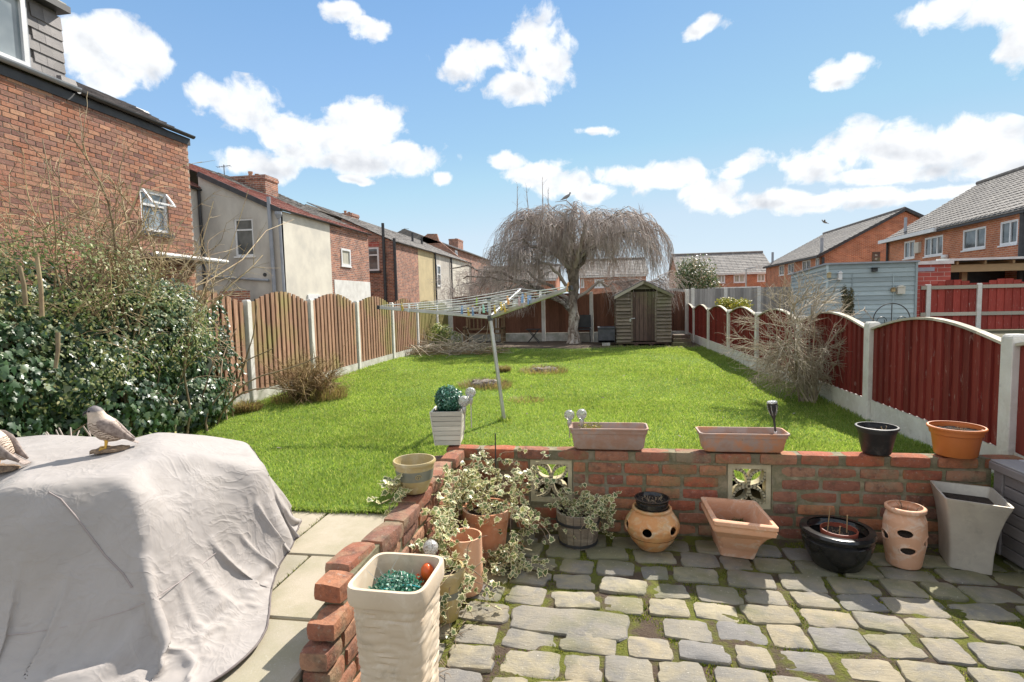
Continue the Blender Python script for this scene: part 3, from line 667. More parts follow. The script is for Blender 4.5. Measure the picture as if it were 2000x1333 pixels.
# left fence: bow-topped hit-and-miss boards between pale concrete posts
LX = -4.25
posts_y = [3.1, 4.6] + [at(u, v, x=LX).y for u, v in ((481, 586), (604, 583), (695, 589), (764, 592), (813, 595), (852, 600))] + [15.42]
tops = [1.53, 1.53, 1.53, 1.54, 1.5, 1.46, 1.42, 1.36, 1.30]
fl = thing('fence', 'weathered brown fence of upright boards with bowed tops along the left side', 'fence', (LX, 9.0, .2))
for y_, z_ in zip(posts_y, tops): conc_post(fl, LX, y_, .1, z_)
for i in range(len(posts_y)-1):
    a, b = posts_y[i]+.055, posts_y[i+1]-.055; za, zb = tops[i], tops[i+1]; n = 13; p = (b-a)/n
    MB().box(LX-.02, LX+.02, a, b, .1, .385).jitter(.004, 4).build('gravel_board', M['concrete'], fl)
    bk = MB(); 
    for k in range(n): bk.box(LX-.045, LX-.032, a+(k+.55)*p, a+(k+1.4)*p if k < n-1 else b, .4, za+(zb-za)*k/n-.05+.14*math.sin(math.pi*(k+.9)/n))
    bk.build('back_board', M['fence_dark'], fl, kind='stuff')
    for zr in (.55, 1.2): MB().box(LX-.03, LX-.002, a, b, zr, zr+.05).build('rail', M['fence_dark'], fl)
    for k in range(n):
        t = (k+.4)/n; top = za+(zb-za)*t-.045+.15*math.sin(math.pi*t); y0 = a+k*p+p*.05; w = p*.70
        mb = MB(); tl = random.uniform(-.004, .004)
        t2 = (k+.75)/n; top2 = za+(zb-za)*t2-.045+.15*math.sin(math.pi*t2)
        mb.hexa([(LX+.002, y0, .39), (LX+.02, y0, .39), (LX+.014, y0+w, .39), (LX+.002, y0+w, .39), (LX+.002+tl, y0, top), (LX+.02+tl, y0, top), (LX+.014+tl, y0+w, top2), (LX+.002+tl, y0+w, top2)])
        mb.build('board', M['fence_brown'], fl)
# right fence: low red panels with pale bowed capping
RX = 2.52
rposts = [at(u, v, x=RX).y for u, v in ((1704, 632), (1566, 615), (1482, 612), (1426, 608), (1386, 604), (1357, 602), (1336, 600))]
ry0 = at(1985, 648, x=RX).y; rposts = [ry0-1.9, ry0] + rposts + [rposts[-1]+1.8]
fr = thing('fence', 'low dark red fence with pale bowed capping and white concrete posts on the right', 'fence', (RX, 9.0, .2))
for k, y_ in enumerate(rposts): conc_post(fr, RX, y_, .05, 1.175, .10)
for i in range(len(rposts)-1):
    a, b = rposts[i]+.055, rposts[i+1]-.055; n = 16; p = (b-a)/n
    if b-a < .2: continue
    MB().box(RX-.022, RX+.022, a, b, .1, .455).jitter(.003, 4).build('gravel_board', M['concrete_white'], fr)
    bow = lambda t: 1.105+.125*math.sin(math.pi*t)**1.0
    for k in range(n):
        y0 = a+k*p; t, t2 = k/n, (k+1)/n
        mb = MB(); mb.hexa([(RX-.006, y0+.003, .46), (RX-.028, y0+.003, .46), (RX-.008, y0+p+.014, .46), (RX+.0, y0+p+.014, .46), (RX-.006, y0+.003, bow(t)), (RX-.028, y0+.003, bow(t)), (RX-.008, y0+p+.014, bow(t2)), (RX+.0, y0+p+.014, bow(t2))])
        mb.build('board', M['fence_red'], fr)
    cap = MB(); m_ = 14
    for k in range(m_):
        t, t2 = k/m_, (k+1)/m_; ya, yb = a+(b-a)*t, a+(b-a)*t2
        cap.hexa([(RX-.04, ya, bow(t)), (RX+.012, ya, bow(t)), (RX+.012, yb, bow(t2)), (RX-.04, yb, bow(t2)), (RX-.04, ya, bow(t)+.018), (RX+.012, ya, bow(t)+.018), (RX+.012, yb, bow(t2)+.018), (RX-.04, yb, bow(t2)+.018)])
    cap.build('capping', M['fence_redcap'], fr)
    MB().box(RX+.002, RX+.03, a, b, .6, .66).build('rail', M['fence_red'], fr)
# back fence
BY = 15.45
fb = thing('fence', 'dark brown upright board fence across the back of the garden behind the weeping tree', 'fence', (-.8, BY, .2))
bx = [-4.17] + [at(u, 600, y=BY).x for u in (970, 1061, 1155, 1255)] + [2.46]
for k, x in enumerate(bx): conc_post(fb, x, BY, .1, 1.64 if 0 < k else 1.3, .1)
for i in range(len(bx)-1):
    a, b = bx[i]+.055, bx[i+1]-.055; MB().box(a, b, BY-.02, BY+.02, .1, .50).build('gravel_board', M['concrete'], fb)
    n = max(8, int((b-a)/.095)); p = (b-a)/n
    for k in range(n):
        t = (k+.5)/n; top = 1.56+.05*math.sin(math.pi*t); x0 = a+k*p
        mb = MB().hexa([(x0, BY-.022, .505), (x0+p+.01, BY-.006, .505), (x0+p+.01, BY+.004, .505), (x0, BY-.002, .505), (x0, BY-.022, top), (x0+p+.01, BY-.006, top), (x0+p+.01, BY+.004, top), (x0, BY-.002, top)])
        mb.build('board', M['fence_back'], fb)
# grey fence beyond
GY = 21.6
fg = thing('fence', 'pale grey weathered board fence beyond the garden, behind the low red panels', 'fence', (5.2, GY, .2))
gx0, gx1 = at(1290, 580, y=GY).x, at(1548, 580, y=GY).x
gp = [gx0 + (gx1-gx0)*k/4 for k in range(5)]
zt = at(1430, 563, y=GY).z
for x in gp: conc_post(fg, x, GY, .1, zt+.04, .12)
for i in range(4):
    a, b = gp[i]+.07, gp[i+1]-.07; n = 11; p = (b-a)/n
    for k in range(n):
        x0 = a+k*p; w = p+.012
        MB().hexa([(x0, GY-.03, .2), (x0+w, GY-.008, .2), (x0+w, GY+.006, .2), (x0, GY-.004, .2), (x0, GY-.03, zt), (x0+w, GY-.008, zt), (x0+w, GY+.006, zt), (x0, GY-.004, zt)]).build('board', M['fence_grey'], fg)
# far red fence, right
FY = 19.2
f2 = thing('fence', 'tall faded red fence beside the blue grey outbuilding, with pale rails', 'fence', (12, FY, .2))
fx = [at(1792, 600, y=FY).x, at(1811, 600, y=FY).x, at(1910, 600, y=FY).x]; s_ = fx[2]-fx[1]; fx += [fx[2]+s_, fx[2]+2*s_]
ztop = at(1811, 556, y=FY).z
for x in fx[1:]: conc_post(f2, x, FY, .1, ztop, .13)
for i in range(4):
    a, b = fx[i]+.06, fx[i+1]-.06; n = max(3, int((b-a)/.22)); p = (b-a)/n
    for k in range(n):
        t = (k+.5)/n; x0 = a+k*p; w = p+.015; top = ztop-.03+(.16*math.sin(math.pi*t) if i else 0)
        MB().hexa([(x0, FY-.03, .2), (x0+w, FY-.008, .2), (x0+w, FY+.006, .2), (x0, FY-.004, .2), (x0, FY-.03, top), (x0+w, FY-.008, top), (x0+w, FY+.006, top), (x0, FY-.004, top)]).build('board', M['fence_red2'] if 'fence_red2' in M else M['fence_red'], f2)
    for zr in (ztop-.16, at(1850, 617, y=FY).z):
        MB().box(a, b, FY-.075, FY-.032, zr, zr+.11).build('rail', M['fence_redcap'], f2)
# ================================================================== HOUSES
class Wall:
    """vertical plane: origin o, horizontal direction a, outward normal n"""
    def __init__(s, o, a, n): s.o = Vector(o); s.a = Vector(a).normalized(); s.n = Vector(n).normalized(); s.z = Vector((0, 0, 1))
    def box(s, mb, a0, a1, z0, z1, n0, n1): return mb.obox(s.o, s.a, s.n, s.z, a0, a1, n0, n1, z0, z1)
    def pt(s, a, z, n=0): return s.o + s.a*a + s.z*z + s.n*n
    def wall(s, parent, mat, a0, a1, z0, z1, holes=(), th=.22, name='wall', label=None):
        mb = MB(); A = sorted({a0, a1, *[h[0] for h in holes], *[h[1] for h in holes]}); Z = sorted({z0, z1, *[h[2] for h in holes], *[h[3] for h in holes]})
        for i in range(len(A)-1):
            run = None
            for j in range(len(Z)-1):
                ca, cz = (A[i]+A[i+1])/2, (Z[j]+Z[j+1])/2
                if not any(h[0] < ca < h[1] and h[2] < cz < h[3] for h in holes): s.box(mb, A[i], A[i+1], Z[j], Z[j+1], -th, 0)
        return mb.build(name, mat, parent, label=label)
    def window(s, parent, a0, a1, z0, z1, mull=(), trans=(), f=.06, sill=True, glass='glass', curtain=False, depth=.06, mat='upvc', panes=True):
        w = link('window', None, parent) if False else None
        mb = MB(); n0, n1 = -depth-.05, -depth+.02
        s.box(mb, a0, a1, z0, z0+f, n0, n1); s.box(mb, a0, a1, z1-f, z1, n0, n1); s.box(mb, a0, a0+f, z0+f, z1-f, n0, n1); s.box(mb, a1-f, a1, z0+f, z1-f, n0, n1)
        for m_ in mull: s.box(mb, m_-f*.45, m_+f*.45, z0+f, z1-f, n0+.002, n1-.002)
        for t_ in trans: s.box(mb, a0+f, a1-f, t_-f*.4, t_+f*.4, n0+.004, n1-.004)
        fo = mb.build('window', M[mat], parent)
        xs_ = [a0+f*.6]+sorted(mull)+[a1-f*.6]; zs_ = [z0+f*.6]+sorted(trans)+[z1-f*.6]
        for i in range(len(xs_)-1):
            for j in range(len(zs_)-1):
                pm = MB(); s.box(pm, xs_[i], xs_[i+1], zs_[j], zs_[j+1], n0+.015, n0+.025); pm.build('pane', M[glass], fo)
        if curtain:
            cm = MB(); k = 22; W = a1-a0-2*f
            for q in range(k): s.box(cm, a0+f+W*q/k, a0+f+W*(q+.7)/k, z0+f, z1-f, n0+.004-.012*(q % 2), n0+.0105)
            cm.build('blind', M['curtain'], fo)
        if sill: sm = MB(); s.box(sm, a0-.05, a1+.05, z0-.06, z0-.002, -.08, .05); sm.build('sill', M[mat], fo)
        return fo
def tiled_roof(parent, o, u, v, W, L, mat, tw=.3, tl=.32, name='roof_tiles', wave=True):
    """courses of overlapping tiles on the plane o + u*W + v*L (v runs up the slope), each tile a real wedge"""
    o, u, v = Vector(o), Vector(u).normalized(), Vector(v).normalized(); n = u.cross(v).normalized()
    if n.z < 0: n = -n
    mb = MB(); nr = int(math.ceil(L/tl)); nc = int(math.ceil(W/tw))
    for r in range(nr):
        for c in range(nc):
            a0, a1 = c*tw, min((c+1)*tw-.006, W)
            if a1-a0 < .02: continue
            b0, b1 = r*tl, min((r+1)*tl+.03, L+.02); j = random.uniform(-.006, .006)
            P = lambda a, b, h: o+u*a+v*b+n*h
            if wave:
                am = a0+(a1-a0)*.32
                for (s0, s1, h0, h1) in ((a0, am, .042, .042), (am, a1, .03, .03)):
                    mb.hexa([P(s0, b0, 0), P(s1, b0, 0), P(s1, b1, -.01), P(s0, b1, -.01), P(s0, b0, h0+j), P(s1, b0, h1+j), P(s1, b1, h1-.03), P(s0, b1, h0-.03)])
            else:
                mb.hexa([P(a0, b0, 0), P(a1, b0, 0), P(a1, b1, -.01), P(a0, b1, -.01), P(a0, b0, .028+j), P(a1, b0, .028-j), P(a1, b1, .004), P(a0, b1, .004)])
    mb.quad(o-n*.02, o+u*W-n*.02, o+u*W+v*L-n*.02, o+v*L-n*.02)
    return mb.build(name, M[mat], parent, kind='stuff')
X_, Y_ = Vector((1, 0, 0)), Vector((0, 1, 0))
def chimney(parent, x, y, z0, w, d, h, pots=2, world_mat='terrace_brick'):
    mb = MB().box(x-w/2, x+w/2, y-d/2, y+d/2, z0, z0+h).box(x-w/2-.04, x+w/2+.04, y-d/2-.04, y+d/2+.04, z0+h-.2, z0+h-.08).box(x-w/2-.02, x+w/2+.02, y-d/2-.02, y+d/2+.02, z0+h-.08, z0+h)
    c = mb.build('chimney', M[world_mat], parent)
    for k in range(pots):
        q = MB().lathe([(.1, 0), (.09, .1), (.11, .22), (.08, .22)], (x, y-d/2+d*(k+.5)/pots, z0+h), 10); q.build('chimney_pot', M['terracotta'], c)
    return c

# ---- house A: near brick house with a slate-hung dormer (upper left)
ax = -8.4; ay1 = at(365, 268, x=ax).y; ay0 = 3.0
ez = 5.0
hA = thing('brick_house', 'near red brick house with slate hung dormer and dark gutter, upper left', 'house', (ax-2, (ay0+ay1)/2, .1))
wA = Wall((ax, 0, 0), Y_, X_)
w0, w1 = at(272, 370, x=ax), at(325, 450, x=ax)
hole = (w0.y, at(325, 375, x=ax).y, 2.93, 3.70)
wA.wall(hA, M['house_mortar'], ay0, ay1, .1, ez-.1, [hole], .25)
MB().box(ax-3.5, ax-.251, ay1-.25, ay1, .1, ez-.1).build('wall', M['terrace_brick'], hA)
# every brick of the near wall is real: the 300 that show largest are parts, the rest one joined part
bV = []; big = []
cells = []
zc = 1.2
kz = 0
while zc < ez-.12:
    yb = ay0+(0 if kz % 2 == 0 else .1125)
    while yb < ay1-.02:
        L = .215
        y1_ = min(yb+L, ay1-.004)
        if not (y1_ > hole[0]-.01 and yb < hole[1]+.01 and zc+.065 > hole[2]+.005 and zc < hole[3]-.005):
            if y1_-yb > .04: cells.append((yb, y1_, zc))
        else:
            for a, b in ((yb, min(y1_, hole[0]-.008)), (max(yb, hole[1]+.008), y1_)):
                if b-a > .025: cells.append((a, b, zc))
        yb += .2265
    zc += .0765; kz += 1
vis = [c for c in cells if c[0] > 6.35 and c[2] > 3.6]
vis.sort(key=lambda c: c[0]); bigset = set(vis[:290])
BH = []
for s in range(5):
    mb = MB().box(-.108, .108, -.008, .012, -.0325, .0325); mb.jitter(.004, 30, s*3.3)
    bm_me = mb.mesh('brick', M['house_brick'], bevel=.004); BH.append(bm_me)
rest = MB()
for c in cells:
    if c in bigset:
        o = piece('brick', BH[random.randrange(5)], hA, (ax+random.uniform(-.002, .004), (c[0]+c[1])/2, c[2]+.0325), (0, 0, math.pi/2), ((c[1]-c[0])/.216, 1, 1))
    else:
        h = .008+random.uniform(0, .005); rest.box(ax-.005, ax+h, c[0], c[1], c[2]+random.uniform(-.002, .002), c[2]+.0635+random.uniform(-.002, .003))
rest.build('brickwork', M['house_brick'], hA, kind='stuff')
wA.window(hA, hole[0], hole[1], hole[2], hole[3], (), (hole[2]+.5,), .05, False, 'glass_sky', depth=.04)
MB().box(ax-.05, ax+.06, hole[0]-.08, hole[1]+.08, hole[2]-.09, hole[2]-.01).build('sill', M['black_trim'], hA)
# opened top-hung sash
ws = MB(); 
for q in (hole[0]+.03, hole[1]-.07): ws.hexa([(ax+.012, q, 3.66), (ax+.04, q, 3.66), (ax+.04, q+.04, 3.66), (ax+.012, q+.04, 3.66), (ax+.012, q, 3.69), (ax+.04, q, 3.69), (ax+.04, q+.04, 3.69), (ax+.012, q+.04, 3.69)]); ws.bar((ax+.026, q+.02, 3.68), (ax+.20, q+.02, 3.45), .035)
ws.bar((ax+.20, hole[0]+.03, 3.45), (ax+.20, hole[1]-.03, 3.45), .035)
ws.build('window_sash', M['upvc'], hA)
MB().box(ax-.02, ax+.03, ay0, ay1+.05, ez-.16, ez-.02).build('fascia', M['black_trim'], hA)
def gutter(parent, x, y0, y1, z, mat, r=.06, nm='gutter'):
    mb = MB(); n = 8; pr = [(x+r+r*math.cos(math.pi+math.pi*k/n), z-.0+r*math.sin(math.pi+math.pi*k/n)) for k in range(n+1)]; pi_ = [(x+r+(r-.008)*math.cos(math.pi+math.pi*k/n), z+(r-.008)*math.sin(math.pi+math.pi*k/n)) for k in range(n, -1, -1)]
    mb.extr([(a, y0, b) for a, b in pr+pi_], (0, y1-y0, 0)); return mb.build(nm, M[mat], parent)
yj = at(145, 175, x=ax).y
gutter(hA, ax+.032, ay0, yj, ez+.06, 'gutter_grey', .06); gutter(hA, ax+.032, yj+.01, ay1+.08, ez+.03, 'black_trim', .055)
rw_ = 1.25; rs = Vector((-1, 0, .55)).normalized()
tiled_roof(hA, (ax+.03, yj-1.2, ez+.03), Y_, rs, ay1-yj+1.25, rw_*1.14, 'slate', .25, .2, wave=False)
MB().extr([(ax-rw_, ay0, ez+.62), (ax-rw_-2.4, ay0, ez-.7), (ax-rw_-2.4, ay0, ez-.8), (ax-.02, ay0, ez-.05)], (0, ay1-ay0, 0)).build('roof', M['slate'], hA)
MB().tube([(ax-rw_, yj-1.0, ez+.70), (ax-rw_, at(288, 218, x=ax-rw_).y, ez+.70)], .05, 8).build('ridge_tiles', M['black_trim'], hA)
# dormer
dx_ = ax-.04; dy1 = at(119, 90, x=dx_).y; dzt = at(119, 28, x=dx_).z; dy_w = at(42, 60, x=dx_).y
dm = link('dormer', MB().box(dx_-1.6, dx_-.03, ay0, dy1-.01, ez+.02, dzt).mesh('dormer', M['slate'], ORG[hA.name]), hA)
sl = MB().box(-.125, .125, -.012, .012, -.13, .13).jitter(.003, 20).mesh('slate', M['slate'])
zrow = ez+.2; r_ = 0
while zrow < dzt-.02:
    yy = dy_w+.06+(.0 if r_ % 2 == 0 else .1)
    while yy < dy1+.04:
        piece('slate', sl, dm, (dx_-.008, min(yy+.1, dy1-.06), zrow), (-.09, 0, math.pi/2), (.78, 1, .8)); yy += .2
    zrow += .168; r_ += 1
wD = Wall((dx_, 0, 0), Y_, X_)
wD.window(dm, dy_w-1.5, dy_w, ez+.08, dzt-.10, (), (), .07, False, 'glass_sky', depth=-.08)
MB().box(dx_-1.7, dx_+.16, ay0, dy1+.07, dzt+.0, dzt+.10).build('roof', M['black_trim'], dm)
MB().box(dx_-1.7, dx_+.12, ay0, dy1+.04, dzt+.10, dzt+.14).build('roof_felt', M['concrete'], dm)
MB().box(dx_-.02, dx_+.06, dy_w+.005, dy_w+.05, ez+.08, dzt-.005).build('trim', M['gutter_grey'], dm)
# lead flashing and door canopy lower down
MB().box(ax+.0, ax+.10, dy1-.16, dy1+.10, ez+.07, ez+.17).jitter(.03, 9).build('lead_flashing', M['slate'], hA)
ca = at(285, 512, x=ax+.4); cb = at(382, 520, x=ax+.1)
MB().box(ax+.012, ax+.62, ca.y-.1, ay1+.1, 2.38, 2.44).build('canopy', M['slate'], hA)
MB().tube([(ax+.66, ca.y-.1, 2.42), (ax+.66, ay1+.12, 2.40)], .045, 8).build('gutter', M['white_paint'], hA)

# ---- house B: rendered outrigger with red tiled roof, then brick part
bxp = -11.6; by0 = at(547, 470, x=bxp).y; by1 = at(645, 470, x=bxp).y; by2 = at(719, 470, x=bxp).y; bxl = at(392, 430, y=by0).x
hB = thing('rendered_house', 'grey and cream rendered terraced house with red tiled lean-to roof and white window', 'house', (bxp-3, (by0+by1)/2, .1))
slope = Vector((-1, 0, .466)).normalized()
ezB = 5.0
wf = Wall((0, by0, 0), X_, -Y_)
p0, p1 = at(456, 428, y=by0), at(497, 500, y=by0)
wf.wall(hB, M['render_grey'], bxl, bxp, .1, ezB-.12, [(p0.x, p1.x, p1.z, p0.z)], .25)
MB().extr([(bxl, by0, ezB-.12), (bxp, by0, ezB-.12), (bxp, by0, ezB), (bxl, by0, ezB+.466*(bxp-bxl))], (0, .25, 0)).build('gable', M['render_grey'], hB)
wf.window(hB, p0.x, p1.x, p1.z, p0.z, (), (p0.z-(p0.z-p1.z)*.3,), .07, True, 'glass', True)
Wall((bxp, 0, 0), Y_, X_).wall(hB, M['render_cream'], by0+.002, by1, .1, ezB-.02, [], .2, label='cream rendered wall facing the garden')
wbr = Wall((bxp, 0, 0), Y_, X_)
q0, q1 = at(665, 485, x=bxp), at(683, 521, x=bxp)
hB2 = thing('brick_house', 'small brick terraced house end with tiny white window and white painted lower wall', 'house', (bxp-3, (by1+by2)/2, .1))
wbr.wall(hB2, M['terrace_brick'], by1+.002, by2, .1, ezB-.04, [(q0.y, at(683, 487, x=bxp).y, q1.z, q0.z)], .25)
wbr.window(hB2, q0.y, at(683, 487, x=bxp).y, q1.z, q0.z, (), (), .09, True, 'curtain', depth=-.02)
wp = MB(); wbr.box(wp, at(653, 560, x=bxp).y, by2-.02, .2, at(690, 549, x=bxp).z, .0, .02); wp.build('painted_patch', M['white_paint'], hB2)
MB().box(bxp-5.4, bxp-.25, by2-.25, by2, .1, ezB-.1).build('wall', M['terrace_brick'], hB2)
# roofs: lower red tiles, upper grey slates up to the ridge
LR = 5.4/slope.dot(-X_)
tiled_roof(hB, (bxp+.12, by0-.12, ezB+.0), Y_, slope, by1-by0+.12, 3.3, 'red_tile', .3, .3)
tiled_roof(hB, Vector((bxp+.12, by0-.12, ezB))+slope*3.3, Y_, slope, 2.6, LR-3.3, 'red_tile', .3, .3)
tiled_roof(hB, Vector((bxp+.12, by0+2.5, ezB))+slope*3.3, Y_, slope, by1-by0-2.5, LR-3.3, 'grey_tile', .3, .25, 'roof_slates', False)
yr = at(600, 430, x=bxp).y
tiled_roof(hB2, (bxp+.12, by1, ezB+.0), Y_, slope, by2-by1+.15, .95, 'red_tile', .3, .3)
tiled_roof(hB2, Vector((bxp+.12, by1, ezB))+slope*.95, Y_, slope, by2-by1+.15, LR-.95, 'grey_tile', .35, .25, 'roof_slates', False)
mb = MB(); mb.obox((bxp+.16, by0-.14, ezB+.0), slope, Y_, slope.cross(Y_), 0, 3.6, 0, .06, -.02, .16); mb.build('barge_board', M['black_trim'], hB)
gutter(hB, bxp+.06, by0-.1, by1, ezB+.02, 'black_trim', .06); gutter(hB2, bxp+.06, by1, by2+.1, ezB+.02, 'black_trim', .06)
# recessed rear wall with the tall window, black downpipe
rx = bxl; ry = at(372, 400, x=rx).y-3
wr = Wall((rx, 0, 0), Y_, X_)
t0, t1 = at(364, 385, x=rx), at(380, 468, x=rx)
wr.wall(hB, M['render_grey'], ry, by0, .1, 5.9, [(t0.y, t1.y, t1.z, t0.z)], .25)
wr.window(hB, t0.y, t1.y, t1.z, t0.z, (), ((t0.z+t1.z)/2,), .12, True, 'glass', depth=.03)
tiled_roof(hB, (rx+.1, ry, 5.95), Y_, slope, by0-ry+.6, 4.6, 'red_tile', .3, .3)
gutter(hB, rx+.03, ry, by0, 5.9, 'black_trim', .06)
MB().tube([(bxl+.06, by0-.08, 6.0), (bxl+.06, by0-.08, .2)], .05, 8).build('downpipe', M['black_trim'], hB)
g0 = at(524, 385, y=by0-.12); g1 = at(545, 415, y=by0-.1)
MB().tube([(g0.x, by0-.12, g0.z), (g0.x+.06, by0-.12, .3)], .07, 10).build('soil_pipe', M['gutter_grey'], hB)
MB().tube([(g1.x, by0-.1, at(540, 425, y=by0-.1).z), (g1.x+.05, by0-.1, .3)], .05, 10).build('downpipe', M['gutter_grey'], hB)
MB().lathe([(.06, -.15), (.13, 0), (.13, .1), (.1, .1)], (g1.x-.02, by0-.12, at(535, 420, y=by0-.1).z), 12).build('hopper', M['gutter_grey'], hB)
h0 = at(408, 540, y=by0-.08); h1_ = at(525, 548, y=by0-.08)
MB().tube([h0, h1_], .045, 8).build('waste_pipe', M['gutter_grey'], hB)
MB().lathe([(.06, -.02), (.06, .02)], (0, 0, 0), 12).build  # (kept simple: the small round vent follows)
v0 = at(517, 537, y=by0-.02); MB().tube([(v0.x, by0+.0, v0.z), (v0.x, by0-.03, v0.z)], .07, 12).build('vent', M['black_trim'], hB)
zA = at(430, 575, y=by0-1.2)
MB().box(at(430, 575, y=by0-1.2).x, at(480, 575, y=by0-1.2).x, by0-1.2, by0-.95, .1, at(450, 569, y=by0-1.2).z).build('yard_wall', M['terrace_brick'], hB)
yq = at(600, 577, x=bxp).y; wq = MB(); wbr.box(wq, yq, yq+1.0, .3, at(615, 576, x=bxp).z, .0, .05); wq.build('door_frame', M['upvc'], hB)
qa, qb = at(449, 345, y=23.0), at(517, 341, y=23.0); chimney(hB, (qa.x+qb.x)/2, 23.5, 6.0, qb.x-qa.x, 1.0, qb.z-6.0, 2)
# ---- house C
cy0 = at(772, 540, x=bxp).y; cy1 = at(818, 540, x=bxp).y; cy2 = at(850, 540, x=bxp).y; cy3 = at(881, 540, x=bxp).y; cy4 = at(919, 540, x=bxp).y
hC = thing('brick_house', 'dark red brick terraced house with black drainpipes and striped blind in its window', 'house', (bxp-3, (cy0+cy1)/2, .1))
cxl = at(700, 480, y=cy0).x
wc = Wall((0, cy0, 0), X_, -Y_); c0, c1 = at(716.5, 484, y=cy0), at(741, 529, y=cy0)
wc.wall(hC, M['terrace_brick'], cxl-1, bxp, .1, ezB-.1, [(c0.x, c1.x, c1.z, c0.z)], .25)
MB().extr([(cxl-1, cy0, ezB-.1), (bxp, cy0, ezB-.1), (bxp, cy0, ezB), (cxl-1, cy0, ezB+.466*(bxp-cxl+1))], (0, .25, 0)).build('gable', M['terrace_brick'], hC)
wc.window(hC, c0.x, c1.x, c1.z, c0.z, (), (c0.z-.45,), .1, False, 'glass', True, depth=.02)
MB().box(c0.x-.05, c1.x+.1, cy0-.1, cy0-.01, c1.z-.14, c1.z-.01).build('sill', M['black_trim'], hC)
MB().box(c0.x-.1, c1.x+.05, cy0-.03, cy0-.002, c0.z+.02, c0.z+.3).build('lintel', M['red_block'], hC)
for u in (750, 771):
    q = at(u, 500, y=cy0-.08); MB().tube([(q.x, cy0-.08, 5.2 if u > 760 else 6.1), (q.x, cy0-.08, .3)], .09, 8).build('drainpipe', M['black_trim'], hC)
Wall((bxp, 0, 0), Y_, X_).wall(hC, M['terrace_brick'], cy0+.252, cy1, .1, ezB-.03, [], .25)
def terr(label, y0, y1, mat, col=''):
    h = thing('rendered_house', label, 'house', (bxp-3, (y0+y1)/2, .1)); Wall((bxp, 0, 0), Y_, X_).wall(h, M[mat], y0+.003, y1, .1, ezB-.03, [], .25)
    tiled_roof(h, (bxp+.12, y0, ezB), Y_, slope, y1-y0, LR, 'grey_tile', .5, .4, 'roof_slates', False); gutter(h, bxp+.06, y0, y1, ezB+.02, 'black_trim', .07)
    MB().tube([(bxp+.1, y1-.15, ezB), (bxp+.1, y1-.15, .3)], .07, 8).build('drainpipe', M['black_trim'], h); return h
tiled_roof(hC, (bxp+.12, cy0-.1, ezB), Y_, slope, cy1-cy0+.1, LR, 'grey_tile', .4, .35, 'roof_slates', False); gutter(hC, bxp+.06, cy0-.1, cy1, ezB+.02, 'black_trim', .07)
hD = terr('terraced house with a flat tan rendered wall, next to the dark red brick one', cy1, cy2, 'render_tan')
hE = terr('terraced house with pale grey rendered wall and thin dark pipe, next to the tan one', cy2, cy3, 'render_grey')
hF = terr('furthest pale rendered end wall of the left terrace, partly behind bare twigs', cy3, cy4, 'render_cream')
Wall((bxp, 0, 0), Y_, X_).window(hE, cy2+.3, cy2+1.3, 2.6, 4.2, (), (3.5,), .12, True, 'glass', depth=-.05)
MB().box(bxp-5, bxp-.25, cy4-.25, cy4, .1, ezB-.1).build('wall', M['terrace_brick'], hF)
# back slope of the terrace roofs so that they are closed
for (h, a, b) in ((hB, by0, by1), (hB2, by1, by2), (hC, cy0, cy1), (hD, cy1, cy2), (hE, cy2, cy3), (hF, cy3, cy4)):
    MB().extr([(bxp-5.4, a, 7.45), (bxp-9.5, a, 5.4), (bxp-9.5, a, 5.2), (bxp-5.4, a, 7.25)], (0, b-a, 0)).build('rear_roof', M['grey_tile'], h)
qa, qb = at(655, 420, y=38), at(687, 416, y=38); chimney(hC, (qa.x+qb.x)/2, 38.6, 6.0, qb.x-qa.x, 1.2, qb.z-6.0, 2)
for u, v0_, v1_ in ((806, 455, 478), (824, 463, 480)):
    q = at(u, v1_, x=-14); MB().tube([(q.x, q.y, q.z-.3), (q.x, q.y, at(u, v0_, x=-14).z)], .09, 8).build('vent_pipe', M['black_trim'], hC if u < 815 else hD)
# aerials on poles
for (u, v, h, lab) in ((437, 322, hB, ''), (791, 446, hC, '')):
    q = at(u, v, x=-17); m_ = MB().tube([(q.x, q.y, q.z-1.4), (q.x, q.y, q.z)], .02, 6); m_.tube([(q.x-.35, q.y, q.z-.1), (q.x+.35, q.y, q.z-.05)], .012, 5)
    for k in range(5): m_.tube([(q.x-.3+k*.15, q.y-.15, q.z-.09), (q.x-.3+k*.15, q.y+.15, q.z-.09)], .008, 4)
    m_.build('aerial', M['black_trim'], h)
# ---- taller brick terrace beyond
hG = thing('brick_house', 'distant tall brick terrace end with stepped chimney, behind the left terrace', 'house', (-24, 66, .1))
GYD = 60.0
pts = [at(u, v, y=GYD) for u, v in ((812, 475), (835, 457), (853, 457), (857, 470), (900, 505))]
mb = MB(); mb.extr([(pts[0].x-1, GYD, .1), (pts[0].x-1, GYD, pts[0].z-.2)]+[(p.x, GYD, p.z) for p in pts]+[(pts[-1].x, GYD, .1)], (0, .3, 0)); mb.build('gable', M['terrace_brick'], hG)
hx = at(857, 480, y=GYD).x
hp = at(857, 472, y=GYD); 
E1 = at(945, 508, x=hp.x+.01)
Wall((hp.x, 0, 0), Y_, X_).wall(hG, M['terrace_brick'], GYD+.3, GYD+30, .1, hp.z-.1, [], .3)
gq0, gq1 = at(888, 489, x=hp.x), at(893, 505, x=hp.x)
Wall((hp.x, 0, 0), Y_, X_).window(hG, gq0.y, gq1.y, gq1.z, gq0.z, (), ((gq1.z+gq0.z)/2,), .25, True, 'glass', depth=-.05)
MB().extr([(hp.x+.3, GYD, hp.z-.15), (hp.x-4, GYD, hp.z+1.6), (hp.x-8, GYD, hp.z-.2), (hp.x-8, GYD, hp.z-.4)], (0, 30, 0)).build('roof', M['grey_tile'], hG)
